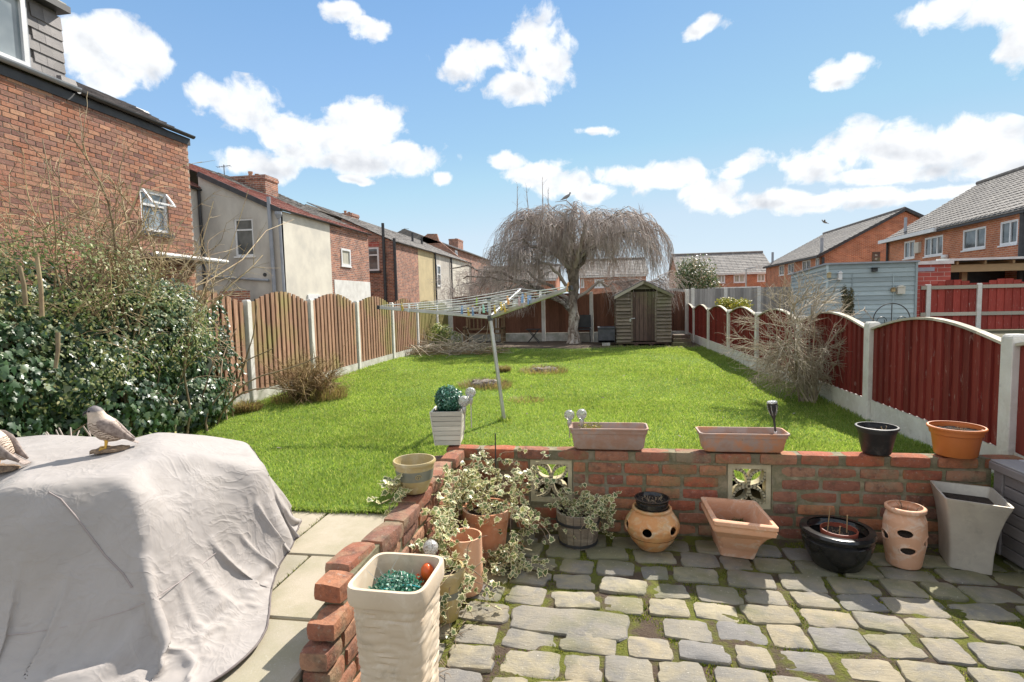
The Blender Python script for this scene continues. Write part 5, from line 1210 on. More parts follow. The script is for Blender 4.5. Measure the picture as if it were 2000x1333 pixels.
# --- torch light
q = at(1509, 800, y=3.5); bz = a2[2]
t = thing('torch_light', 'black solar torch light with silver top standing in the right trough', 'torch light', (q.x+.02, 3.5, bz))
base = Vector((q.x+.022, 3.5, bz)); top = Vector((q.x, 3.5, q.z+.01)); ax_ = (top-base).normalized()
MB().tube([base, base+ax_*.05, top-ax_*.055], [.005, .006, .007], 8).build('stake', M['black_plastic'], t)
rotm = ax_
def ltube(pr, nm, mat, n=12): MB().tube([top+ax_*z for r, z in pr], [r for r, z in pr], n).build(nm, mat, t, smooth=50)
ltube([(.008, -.07), (.016, -.045), (.026, -.01), (.029, .02), (.029, .03)], 'cage', M['black_plastic']); ltube([(.031, .0301), (.031, .036), (.027, .041)], 'solar_cap', M['crackle'])
for k in range(6):
    a = k*math.pi/3; u_ = ax_.cross(Vector((0, 1, 0))).normalized(); w_ = ax_.cross(u_); p_ = lambda r, z: top+ax_*z+(u_*math.cos(a)+w_*math.sin(a))*r
    MB().tube([p_(.0175, -.045), p_(.0275, -.01), p_(.0305, .02)], .0022, 4).build('flame_window', M['crackle'], t)
MB().tube([base+ax_*.022, base+ax_*.034], .0085, 8).build('band', M['upvc'], t)
# --- round pots on the wall
cx_, r, z = potspan(1672, 1754, 832, 3.51); r *= .96; H = z-WT
pot('plant_pot', 'black plastic pot with a dry twig, on the brick wall right of the troughs', 'pot', (cx_, 3.51, WT), [(r*.66, 0), (r*.69, .005), (r*.9, H*.78), (r*.93, H*.8), (r*.96, H-.012), (r*1.03, H-.012), (r*1.03, H-.002), (r*1.0, H)], .008, M['black_plastic'], H*.8)
debris(bpy.data.objects['plant_pot'], (cx_+.02, 3.5, WT+H*.8), .03, 5, M['straw_twig'], .05, .002)
cx_, r, z = potspan(1815, 1922, 832, 3.5); r *= .96; H = z-WT
tO = pot('plant_pot', 'large orange plastic pot on the right end of the brick wall', 'pot', (cx_, 3.5, WT), [(r*.72, 0), (r*.75, .005), (r*.87, H*.72), (r*.93, H*.75), (r*.95, H-.016), (r*1.02, H-.014), (r*1.03, H-.004), (r*1.0, H)], .008, M['orange_plastic'], H*.82)
debris(tO, (cx_, 3.48, WT+H*.82), .06, 40, M['straw_twig'], .025, .0018)
# --- glazed pot on the short wall
cx_, r, z = potspan(766, 846, 903, 2.62); r *= .97; cx_ = -.925; cgp = (cx_, 2.62, WT+.0)
H = .165
tg = thing('glazed_pot', 'ochre glazed pot with grey band and scroll mark, empty, on the short brick wall', 'pot', cgp)
MB().lathe([(r*.55, 0), (r*.6, .006), (r*.84, H*.42)], cgp, 36, close=False).build('lower_glaze', M['glaze_yellow'], tg, smooth=50)
MB().lathe([(r*.845, H*.42), (r*.93, H*.74)], cgp, 36, close=False).build('glaze_band', M['glaze_grey'], tg, smooth=50)
MB().lathe([(r*.93, H*.74), (r*.95, H*.88), (r*1.02, H*.9), (r*1.04, H*.95), (r*1.0, H), (r*.93, H), (r*.88, H*.8), (r*.7, H*.3), (r*.45, .02)], cgp, 36, close=False).build('rim', M['glaze_yellow'], tg, smooth=50)
MB().lathe([(r*.8, H*.55), (.002, H*.56)], cgp, 30, close=False).build('soil', M['soil'], tg)
# scroll mark in relief, facing the patio
sp_ = []
for k in range(26):
    a = k*.42; q = .016*(1-k/30); ang = -math.pi/2+.5+q*math.cos(a)/r*1.1; zz = H*.58+q*math.sin(a); rr2 = r*(.845+(.085)*(zz/H-.42)/.32)+.002; sp_.append((cgp[0]+rr2*math.cos(ang), cgp[1]+rr2*math.sin(ang), cgp[2]+zz))
MB().tube(sp_, .0016, 5).build('scroll_mark', M['glaze_yellow'], tg)
debris(tg, (cx_+.02, 2.62, WT+H*.55), .03, 6, M['straw_twig'], .04)
# --- barrel planter
cx_, r, z = potspan(1085, 1172, 996, 3.3); r *= .97; cy_ = 3.3; H = z-PZ
tb = thing('barrel_planter', 'half barrel planter of green brown staves with a black hoop, holding trailing ivy', 'planter', (cx_, cy_, PZ))
ns = 18
for k in range(ns):
    a0, a1_ = 2*math.pi*k/ns+.012, 2*math.pi*(k+1)/ns-.012; mb = MB()
    pr = [(r*.86, 0), (r*.97, H*.5), (r*1.0, H)]
    for (ra, za), (rb, zb) in zip(pr[:-1], pr[1:]):
        P = lambda rr3, a, z3: (cx_+rr3*math.cos(a), cy_+rr3*math.sin(a), PZ+z3)
        mb.hexa([P(ra, a0, za), P(ra, a1_, za), P(ra-.014, a1_, za), P(ra-.014, a0, za), P(rb, a0, zb), P(rb, a1_, zb), P(rb-.014, a1_, zb), P(rb-.014, a0, zb)])
    mb.build('stave', M['shed_wood'], tb)
for (hz, rr3) in ((.68, .985), (.06, .885)): MB().lathe([(r*rr3+.004, H*hz), (r*rr3+.006, H*hz+.016), (r*rr3-.001, H*hz+.016), (r*rr3-.001, H*hz)], (cx_, cy_, PZ), 36).build('hoop', M['black_trim'], tb, smooth=40)
MB().lathe([(r*.95, H*.85), (.003, H*.88)], (cx_, cy_, PZ), 30, close=False).jitter(.008, 30).build('soil', M['soil'], tb); BARREL = (cx_, cy_, PZ+H)
# --- vessels with planting holes
def holed(name, label, c, prof, mat, holes, wall_t=.012, nphi=120, ysc=1.0):
    """surface of revolution with real openings: faces inside a hole are left out, its lip is a raised ring"""
    t = thing(name, label, 'pot', c); zs = []
    for (r0, z0), (r1, z1) in zip(prof[:-1], prof[1:]):
        kk = max(1, int(abs(z1-z0)/.004)); zs += [(r0+(r1-r0)*i/kk, z0+(z1-z0)*i/kk) for i in range(kk)]
    zs.append(prof[-1])
    def inside(a, z):
        for (ha, hz, hr, hh) in holes:
            rr4 = np.interp(hz, [p[1] for p in sorted(prof, key=lambda p: p[1])], [p[0] for p in sorted(prof, key=lambda p: p[1])])
            d = ((a-ha+math.pi) % (2*math.pi)-math.pi)*rr4
            if (d/hr)**2+((z-hz)/hh)**2 < 1: return True
        return False
    V = []; F = []
    for s_ in (0, 1):
        for (r, z) in zs:
            for j in range(nphi): a = 2*math.pi*j/nphi; q = r-(wall_t if s_ else 0); V.append((c[0]+q*math.cos(a), c[1]+q*math.sin(a), c[2]+z))
    off = len(zs)*nphi; keep = {}
    for k in range(len(zs)-1):
        for j in range(nphi):
            if inside(2*math.pi*(j+.5)/nphi, (zs[k][1]+zs[k+1][1])/2): continue
            keep[(k, j)] = 1; j2 = (j+1) % nphi
            F.append((k*nphi+j, k*nphi+j2, (k+1)*nphi+j2, (k+1)*nphi+j)); F.append((off+k*nphi+j, off+(k+1)*nphi+j, off+(k+1)*nphi+j2, off+k*nphi+j2))
    k = len(zs)-1
    for j in range(nphi): j2 = (j+1) % nphi; F.append((k*nphi+j, k*nphi+j2, off+k*nphi+j2, off+k*nphi+j)); 
    np_obj('pot', V, F, mat, t, smooth=True)
    for (ha, hz, hr, hh) in holes:
        pts = []; 
        for i in range(25):
            b = 2*math.pi*i/24; zz = hz+hh*math.sin(b); sp2 = sorted(prof, key=lambda p: p[1]); rr4 = np.interp(zz, [p[1] for p in sp2], [p[0] for p in sp2]); r0 = np.interp(hz, [p[1] for p in sp2], [p[0] for p in sp2])
            a = ha+hr*math.cos(b)/r0; pts.append((c[0]+(rr4-wall_t*.35)*math.cos(a), c[1]+(rr4-wall_t*.35)*math.sin(a), c[2]+zz))
        MB().tube(pts, wall_t*.55, 6, cap=False).build('hole_lip', mat, t, smooth=60)
    return t
cy_ = 3.28; cx_, r, z = potspan(1218, 1330, 1022, cy_); r *= .96; zb = z-PZ; zt_ = at(1275, 1003, y=cy_-.1).z-PZ-.012
prof = [(r*.42, 0), (r*.5, .006), (r*.78, zb*.4), (r*.97, zb*.8), (r*1.0, zb), (r*.95, zb+.025), (r*.74, zt_-.012), (r*.68, zt_-.004), (r*.72, zt_+.004), (r*.71, zt_+.014), (r*.66, zt_+.016)]
ts = holed('strawberry_pot', 'squat amber terracotta pot with round holes and a black bowl on top', (cx_, cy_, PZ), prof, M['terracotta_amber'], [(-math.pi/2-.28, zb*.98, .034, .030), (-math.pi/2+.78, zb*1.0, .034, .028), (-math.pi/2-1.3, zb*1.0, .034, .028), (math.pi/2, zb*1.0, .034, .028)])
MB().lathe([(r*.9, zb*.6), (.003, zb*.62)], (cx_, cy_, PZ), 30, close=False).build('soil', M['soil'], ts)
rb2 = (at(1313, 985, y=cy_).x-at(1243, 985, y=cy_).x)/2*.97; zz = PZ+zt_-.02; hb = at(1278, 972, y=cy_).z-zz+.0
tbk = pot('black_bowl', 'glossy black bowl with dead stems sitting in the squat amber pot', 'bowl', (cx_, cy_, zz), [(rb2*.72, 0), (rb2*.8, .01), (rb2*.9, hb*.4), (rb2*.92, hb*.42), (rb2*.95, hb*.75), (rb2*.93, hb*.77), (rb2*1.0, hb*.93), (rb2*1.02, hb)], .008, M['black_glaze'], hb*.78)
debris(tbk, (cx_, cy_, zz+hb*.78), rb2*.6, 30, M['vine_stem'], .025, .0018)
# --- square terracotta planter (lofted through its surveyed corners)
def sq_loft(name, label, cat, rim, base, zr, levels, mat, t_w, soil_f, lipo=None, rot_n=8):
    """rim, base: four corners (x, y); levels: (f up the height, outward extra, blend 0 base..1 rim)"""
    cb = (sum(p[0] for p in base)/4, sum(p[1] for p in base)/4); t = thing(name, label, cat, (*cb, PZ)); H = zr-PZ
    def ring(f, bl, ex):
        q = [((1-bl)*b[0]+bl*a[0], (1-bl)*b[1]+bl*a[1]) for a, b in zip(rim, base)]; c0 = (sum(p[0] for p in q)/4, sum(p[1] for p in q)/4); o = []
        sc_ = []
        for p in q:
            d = Vector((p[0]-c0[0], p[1]-c0[1])); sc_.append(Vector(c0)+d*(1+ex/d.length))
        for i in range(4):
            a, b, cc_ = sc_[i-1], sc_[i], sc_[(i+1) % 4]; r_ = .014
            o += [tuple(b+(a-b).normalized()*r_), tuple(b+(a-b).normalized()*r_*.3+(cc_-b).normalized()*r_*.3), tuple(b+(cc_-b).normalized()*r_)]
        return [(x, y, PZ+H*f) for x, y in o]
    mb = MB(); L = [ring(*l) for l in levels]; n = 12
    for r_ in L: mb.v += r_
    for k in range(len(L)-1):
        for j in range(n): mb.f.append((k*n+j, k*n+(j+1) % n, (k+1)*n+(j+1) % n, (k+1)*n+j))
    mb.f.append(tuple(reversed(range(n)))); mb.f.append(tuple((len(L)-1)*n+j for j in range(n)))
    mb.build('pot', mat, t, smooth=45); s = MB(); r_ = ring(soil_f, soil_f*.95, -t_w); s.v += r_; s.f.append(tuple(range(n))); s.build('soil', M['soil'], t); return t
zr = .225
rim = [tuple(at(u, v, z=zr).xy) for u, v in ((1395, 1017), (1521, 1031), (1475, 978), (1369, 970))]
bs = [tuple(at(u, v, z=PZ).xy) for u, v in ((1408, 1085), (1475, 1094))]; e_ = (Vector(rim[3])-Vector(rim[0]))*.62; bs += [tuple(Vector(bs[1])+e_), tuple(Vector(bs[0])+e_)]
tq = sq_loft('square_planter', 'square flared pale terracotta planter with broad rim, in front of the right pierced block', 'planter', rim, bs, zr,
        [(0, 0, 0), (.04, .0, .002), (.35, .12, .02), (.6, .5, .012), (.72, .8, .0), (.74, .84, .0), (.76, .86, .014), (.84, .9, .014), (.86, .95, .002), (.9, 1.0, -.002), (.92, 1.0, .006), (.985, 1.0, .006), (1.0, 1.0, -.002), (1.0, 1.0, -.03), (.9, .95, -.04), (.5, .5, -.02), (.2, .2, -.02)], M['terracotta_pale'], .025, .5)
qq_ = tq.location; debris(tq, (qq_.x+.04, qq_.y+.04, PZ+.145), .07, 60, M['shrub_leaf'], .03, .0022, 'weeds')
# --- black bowl with a small brown pot
cy_ = 3.17; cx_, r, z = potspan(1560, 1712, 1030, cy_); r *= .94; H = z-PZ
cb = (cx_, cy_, PZ)
tbw = pot('bowl_planter', 'wide black glazed bowl planter with thick rolled rim on the patio', 'planter', cb, [(r*.58, 0), (r*.64, .008), (r*.86, H*.4), (r*.95, H*.68), (r*.96, H*.74), (r*.9, H*.78), (r*.97, H*.84), (r*1.0, H*.92), (r*.97, H*.99), (r*.9, H)], .02, M['black_glaze'], H*.35, 48)
r2 = (at(1680, 1030, y=cy_-.02).x-at(1605, 1030, y=cy_-.02).x)/2*.95; z2 = H*.38
tsm = pot('flowerpot', 'small red brown plastic pot with three cut stems inside the black bowl', 'pot', (cx_+.005, cy_-.01, PZ+z2), [(r2*.7, 0), (r2*.9, H*.42), (r2*.96, H*.44), (r2*1.0, H*.58), (r2*.98, H*.6)], .004, simple('red_brown_plastic', (.38, .1, .06), (.33, .085, .05), 6, .4, 0), H*.48)
zz = PZ+z2+H*.48
MB().tube([(cx_-.05, cy_, zz), (cx_-.035, cy_+.01, zz+.14)], [.003, .002], 6).tube([(cx_+.045, cy_-.01, zz), (cx_+.05, cy_, zz+.1)], [.0035, .0025], 6).tube([(cx_-.005, cy_-.04, zz), (cx_, cy_-.035, zz+.05)], [.003, .003], 6).build('stems', M['straw_twig'], tsm)
debris(tsm, (cx_, cy_, zz), r2*.6, 18, M['vine_stem'], .018)
# --- tall strawberry pot
cy_ = 3.22; cx_, r, z = potspan(1727, 1810, 990, cy_); r *= .93; H = z-PZ+.005
prof = [(r*.80, 0), (r*.84, .01), (r*1.0, H*.35), (r*1.05, H*.55), (r*1.0, H*.78), (r*.88, H*.9), (r*.9, H*.92), (r*.98, H*.94), (r*.98, H*.985), (r*.9, H)]
tst = holed('strawberry_pot', 'tall pale orange terracotta strawberry pot with lipped oval holes', (cx_, cy_, PZ), prof, M['terracotta_pale'], [(-math.pi/2-.45, H*.62, .043, .026), (-math.pi/2-.28, H*.33, .042, .025), (-math.pi/2+.9, H*.47, .042, .028), (-math.pi/2-1.6, H*.5, .04, .026), (math.pi/2, H*.5, .04, .026)], .011)
MB().lathe([(r*.85, H*.8), (.003, H*.82)], (cx_, cy_, PZ), 30, close=False).build('soil', M['soil'], tst); MB().lathe([(r*.9, H*.2), (r*.92, H*.6), (.003, H*.7)], (cx_, cy_, PZ), 24).build('inner_soil', M['soil'], tst)
debris(tst, (cx_, cy_, PZ+H*.8), r*.4, 12, M['vine_stem'], .08, .0022)
# --- silver flared planter
zr = .34
rim = [tuple(at(u, v, z=zr).xy) for u, v in ((1846, 974), (1983, 994), (1937.6, 952), (1815, 938))]
bs = [tuple(at(u, v, z=PZ).xy) for u, v in ((1853, 1108), (1940, 1125))]; e_ = (Vector(rim[3])-Vector(rim[0]))*.66; bs += [tuple(Vector(bs[1])+e_), tuple(Vector(bs[0])+e_)]
sq_loft('silver_planter', 'tall square silver planter with flared concave sides and white rim stain', 'planter', rim, bs, zr, [(0, 0, 0), (.02, 0, .0), (.25, .06, 0), (.45, .18, .0), (.62, .36, 0), (.76, .56, 0), (.88, .78, 0), (.96, .95, 0), (1, 1, 0), (1, 1, -.014), (.9, .82, -.014), (.75, .6, -.014)], M['silver'], .016, .86)
# --- storage box at the right
bx0 = at(1936, 893, y=3.4).x+.0
ts_ = thing('storage_box', 'grey brown plank sided storage box with pale lid at the right edge', 'storage box', (bx0+.3, 2.55, PZ))
X0, X1, Y0, Y1, Z0, Z1 = bx0+.02, bx0+.27, 1.25, 3.40, PZ+.02, .43
MB().box(X0+.02, X1, Y0, Y1-.01, Z0, Z1).build('carcass', M['black_trim'], ts_)
nb = 7
for k in range(nb):
    z0, z1 = Z0+(Z1-Z0)*k/nb+.003, Z0+(Z1-Z0)*(k+1)/nb-.003; MB().box(X0+.004, X0+.019, Y0, Y1-.07, z0, z1).build('board', M['box_grey'], ts_, bevel=.003)
MB().box(X0-.004, X0+.018, Y1-.068, Y1, Z0, Z1).build('corner_post', M['box_grey'], ts_, bevel=.003)
MB().box(X0-.02, X1+.02, Y0-.02, Y1+.02, Z1+.001, Z1+.045).build('lid_frame', M['box_grey'], ts_, bevel=.004)
for k in range(2): MB().box(X0-.015+k*.14, X0+.12+k*.14, Y0-.015, Y1+.015, Z1+.046, Z1+.056).build('lid_board', M['box_lid'], ts_, bevel=.003)
# --- terracotta pots in the ivy corner
cx_, r, z = potspan(905, 997, 990, 3.08); cIV = (cx_, 3.08, PZ); H = z-PZ
pot('plant_pot', 'brown terracotta pot overgrown with trailing variegated ivy in the wall corner', 'pot', cIV, [(r*.7, 0), (r*.85, H*.6), (r*.92, H*.8), (r*1.0, H*.82), (r*1.02, H)], .012, M['terracotta'], H*.85)
cx_, r, z = potspan(873, 942, 1045, 2.68); cCY = (cx_, 2.68, PZ); H = z-PZ; r *= .95
pot('chimney_pot_planter', 'tall smooth pink terracotta cylinder pot beside the ivy', 'pot', cCY, [(r*.9, 0), (r*.97, .012), (r, .04), (r, H)], .009, M['terracotta_pale'], H*.72)
cx_, r, z = potspan(838, 908, 1108, 2.42); cYP = (cx_-.012, 2.42, PZ); H = z-PZ
ty = pot('glazed_pot', 'low ochre glazed pot with dark soil behind the cream planter', 'pot', cYP, [(r*.6, 0), (r*.7, .01), (r*.95, H*.55), (r*1.02, H*.86), (r*1.1, H*.9), (r*1.12, H*.96), (r*1.07, H)], .012, M['glaze_yellow'], H*.82)
MB().lathe([(r*.955, H*.5), (r*.985, H*.62), (r*.97, H*.62), (r*.94, H*.5)], cYP, 36).build('glaze_band', M['glaze_grey'], ty)
# --- tall cream planter in the foreground
rimc = [Vector(at(u, v, z=.62).xy) for u, v in ((686, 1148), (822, 1162), (858, 1086), (738, 1080))]; cc = sum(rimc, Vector((0, 0)))/4
rot_c = math.atan2((rimc[1]-rimc[0]).y, (rimc[1]-rimc[0]).x)*.5; hw = .116
tc_ = thing('tall_planter', 'tall cream planter with rippled sides holding an artificial green plant, in the foreground', 'planter', (cc.x, cc.y, PZ))
mb = MB(); n = 72; lv = []; H = .68
for k in range(90): 
    f = k/89; lv.append((hw*(.72+.22*f), f*(H-.06), True))
lv += [(hw*.955, H-.058, False), (hw*1.04, H-.055, False), (hw*1.06, H-.045, False), (hw*1.06, H-.008, False), (hw*1.045, H, False), (hw*.95, H, False), (hw*.93, H-.02, False), (hw*.84, H-.2, False)]
for (r_, z_, ribs) in lv:
    for j in range(n):
        t_ = 2*math.pi*(j+.5)/n; ct, st = math.cos(t_), math.sin(t_); e = 2/.3; m = 1/((abs(ct)**e+abs(st)**e)**(1/e)); q = r_*m
        if ribs:
            px_ = q*ct*11; py_ = q*st*11; w_ = mnoise.noise(Vector((px_, py_, z_*95))); w_ = abs(w_); q += .0035*(1-3.2*w_)
        x, y = q*ct, q*st; mb.v.append((cc.x+x*math.cos(rot_c)-y*math.sin(rot_c), cc.y+x*math.sin(rot_c)+y*math.cos(rot_c), PZ+z_))
for k in range(len(lv)-1):
    for j in range(n): mb.f.append((k*n+j, k*n+(j+1) % n, (k+1)*n+(j+1) % n, (k+1)*n+j))
mb.f.append(tuple(reversed(range(n)))); mb.build('pot', M['cream_pot'], tc_, smooth=40)
MB().lathe([(hw*.86, 0), (.002, .01)], (cc.x, cc.y, PZ+H-.17), 40, .7, rot=rot_c, close=False).build('soil', M['soil'], tc_)
pc = Vector((cc.x-.005, cc.y-.01, PZ+H-.075)); n = 3600; d = rand_unit(n); d[:, 2] = np.abs(d[:, 2])*.9+RNG.uniform(-.3, .1, n); P = np.array(pc)+d*(RNG.uniform(.045, .088, n))[:, None]*[1, 1, .85]
V, F, A = leaf_mesh(P, d+rand_unit(n)*.8, rand_unit(n)+[0, 0, .7], RNG.uniform(.007, .014, n), SMALL_SHAPE, edge=False)
M['fake_green'] = foliage('artificial_green_leaf', [(0, (.02, .12, .08)), (.5, (.06, .24, .16)), (.85, (.16, .36, .25)), (1, (.5, .62, .5))], .15, .4)
tf = thing('artificial_plant', 'bluish green artificial plant filling the tall cream planter', 'artificial plant', tuple(pc-Vector((0, 0, .07)))); np_obj('foliage', V, F, M['fake_green'], tf, kind='stuff')
debris(tf, tuple(pc-Vector((0, 0, .02))), .07, 40, M['steel'], .11, .0013, 'wire_stems', .5)
wq = simple('turquoise_cord', (.03, .4, .42), (.03, .3, .35), 9, .5, 0)
MB().tube([(cc.x+.02+.06*math.cos(k*.5), cc.y-.03+.012*k*math.sin(k*.9)*.4, PZ+H-.03-.0*k) for k in range(9)], .0016, 5).build('cord', wq, tf)
oq = at(834, 1103, z=.60); to = thing('toadstool_ornament', 'bright orange ornament poking up at the back of the tall cream planter', 'ornament', (oq.x, oq.y, .5))
mo = simple('orange_paint', (.8, .13, .02), (.7, .1, .02), 8, .3, 0); MB().lathe([(.003, -.03), (.018, -.02), (.027, 0), (.024, .018), (.012, .03), (.001, .034)], oq-Vector((0, 0, .03)), 16, sx=.8, rot=.5).build('cap', mo, to, smooth=60)
MB().tube([oq-Vector((.012, 0, .055)), oq-Vector((.03, 0, .1))], .007, 8).build('stalk', mo, to); MB().lathe([(.002, -.012), (.012, 0), (.002, .012)], oq-Vector((.033, .0, .045)), 10).build('bud', mo, to, smooth=60)
# dry orange leaf on the patio
q = at(1012, 1066, z=PZ+.02); V, F, A = leaf_mesh(np.array([q, q+Vector((.02, .01, .006))]), np.array([[.1, -.2, 1], [.3, .1, 1.]]), np.array([[1, .2, 0], [-.4, 1, .2]]), np.array([.05, .04]), IVY_SHAPE, .5); o = np_obj('dead_leaf', V, F, M['dead_leaf']); tag(o, 'curled orange dead leaf lying on the setts beside the ivy', 'dead leaf')

# ================================================================== COVERED FURNITURE
def cover_mat():
    m, g = new_mat('grey_cover_fabric'); p = wcoords(g); n = g.noise(p, 2.2, 6, .6, .6)
    col = g.ramp(n, [(.3, (.27, .244, .225)), (.5, (.37, .337, .315)), (.7, (.32, .29, .264))]); st = g.noise(g.vec('MULTIPLY', p, (1, 1, 3)), 5, 6, .7, 1.5); col = g.mix(g.rng(st, .58, .75, 0, .35), col, (.2, .175, .15))
    g.put(g.b.inputs['Base Color'], col); g.b.inputs['Roughness'].default_value = .7; g.b.inputs['Specular IOR Level'].default_value = .3; g.b.inputs['Sheen Weight'].default_value = .1
    rg = lambda sc, dd: g.math('POWER', g.math('SUBTRACT', 1.0, g.math('MINIMUM', g.math('MULTIPLY', g.math('ABSOLUTE', g.math('SUBTRACT', g.noise(p, sc, 3, .55, dd), .5)), 9.0), 1.0)), 2.0)
    h = g.math('ADD', g.math('ADD', g.math('MULTIPLY', rg(5, 1.0), 1.0), g.math('MULTIPLY', rg(9, .8), .45)), g.math('MULTIPLY', g.noise(p, 24, 5, .6, .6), .35)); bump(g, h, .27, .007); return m
CP = [(500,862,.74),(420,850,.80),(320,843,.86),(250,862,.82),(180,853,.83),(90,848,.84),(0,872,.84),(150,890,.84),(60,905,.85),(215,938,.84),(0,960,.845),(110,952,.845),(290,905,.85),(316,868,.87),
      (420,895,.82),(515,922,.735),(540,905,.725),(572,965,.60),(587,1003,.50),(300,1140,.50),(150,1172,.50),(0,1190,.50),(385,1058,.52),(450,1000,.58),(500,960,.65),(200,1020,.715),(350,985,.72),(60,1060,.695),(270,960,.80),(400,950,.75),
      (0,1235,.445),(150,1215,.45),(300,1170,.45),(420,1085,.465),(490,1010,.52),(545,950,.63),(0,1290,.385),(200,1272,.385),(330,1232,.39),(450,1150,.39),(540,1065,.395),(585,1020,.42),
      (170,1333,.275),(330,1262,.27),(470,1175,.265),(580,1080,.262),(240,1300,.33),(400,1205,.33),(530,1105,.33)]
CPX = {29: -1.56, 26: -1.575, 22: -1.50, 23: -1.49, 24: -1.46, 15: -1.45, 19: -1.50, 32: -1.49, 33: -1.472, 34: -1.452, 35: -1.43, 38: -1.40, 39: -1.375, 40: -1.385, 41: -1.40, 43: -1.415, 44: -1.395, 45: -1.42, 47: -1.395, 48: -1.395, 28: -1.615, 14: -1.60}
cpw = [tuple(at(u, v, x=CPX[i])) if i in CPX else tuple(at(u, v, z=z)) for i, (u, v, z) in enumerate(CP)] + [(-1.52, 1.2, .262), (-1.9, 1.02, .262), (-2.6, .95, .262), (-3.4, 1.0, .262), (-3.7, 1.9, .262), (-3.4, 3.0, .262), (-2.6, 3.0, .262), (-2.0, 2.92, .262), (-1.62, 2.78, .262), (-3.0, 1.7, .84), (-3.1, 2.3, .8), (-2.6, 2.6, .72), (-2.1, 2.62, .7), (-3.3, 1.3, .45), (-2.4, 1.2, .46), (-2.9, 2.8, .45), (-2.2, 2.8, .42), (-3.5, 2.4, .45), (-1.36, 1.5, .262)]
A_ = np.array(cpw)
def tps_fit(P, z, lam=1.2e-2):
    n = len(P); d = np.linalg.norm(P[:, None]-P[None], axis=2); K = np.where(d > 0, d*d*np.log(d+1e-12), 0)+lam*np.eye(n); Q = np.c_[np.ones(n), P]; L = np.block([[K, Q], [Q.T, np.zeros((3, 3))]]); return np.linalg.solve(L, np.r_[z, 0, 0, 0])
from mathutils.geometry import delaunay_2d_cdt
# taut cloth: flat facets between the points that carry it, softened along their edges
CE = [(10, 11), (11, 9), (9, 12), (12, 13), (13, 2), (2, 1), (1, 0), (0, 16), (16, 17), (17, 18), (14, 15), (15, 16), (13, 14), (35, 34), (34, 33), (33, 32), (32, 31), (31, 30), (24, 23), (23, 22), (22, 19), (19, 20), (20, 21), (15, 24), (36, 37), (37, 38), (38, 39), (39, 40), (40, 41)]
cv, ce_, cf, ov, _, _ = delaunay_2d_cdt([Vector(p[:2]) for p in cpw], CE, [], 0, 1e-6)
cz = [A_[o[0], 2] if o else .4 for o in ov]
GX = np.arange(-3.95, -1.1, .006); GY_ = np.arange(.8, 3.15, .006); gx, gy = np.meshgrid(GX, GY_, indexing='ij'); GZ = np.full(gx.shape, .255)
for t3 in cf:
    if len(t3) != 3: continue
    a, b, c = (np.array(cv[i]) for i in t3); den = (b[1]-c[1])*(a[0]-c[0])+(c[0]-b[0])*(a[1]-c[1])
    if abs(den) < 1e-9: continue
    l1 = ((b[1]-c[1])*(gx-c[0])+(c[0]-b[0])*(gy-c[1]))/den; l2 = ((c[1]-a[1])*(gx-c[0])+(a[0]-c[0])*(gy-c[1]))/den; l3 = 1-l1-l2; m3 = (l1 >= -1e-6) & (l2 >= -1e-6) & (l3 >= -1e-6)
    GZ[m3] = (l1*cz[t3[0]]+l2*cz[t3[1]]+l3*cz[t3[2]])[m3]
def gblur(Z, sg):
    k = np.arange(-int(3*sg), int(3*sg)+1); w = np.exp(-(k/sg)**2/2); w /= w.sum(); Z = np.apply_along_axis(lambda r: np.convolve(np.pad(r, len(k)//2, 'edge'), w, 'valid'), 0, Z); return np.apply_along_axis(lambda r: np.convolve(np.pad(r, len(k)//2, 'edge'), w, 'valid'), 1, Z)
GZ = .4*gblur(GZ, 2.4)+.6*gblur(GZ, 4.4)
def tps(x, y):
    fx = np.clip((x-GX[0])/.006, 0, len(GX)-1.01); fy = np.clip((y-GY_[0])/.006, 0, len(GY_)-1.01); i = fx.astype(int); j = fy.astype(int); u = fx-i; v = fy-j
    return GZ[i, j]*(1-u)*(1-v)+GZ[i+1, j]*u*(1-v)+GZ[i, j+1]*(1-u)*v+GZ[i+1, j+1]*u*v
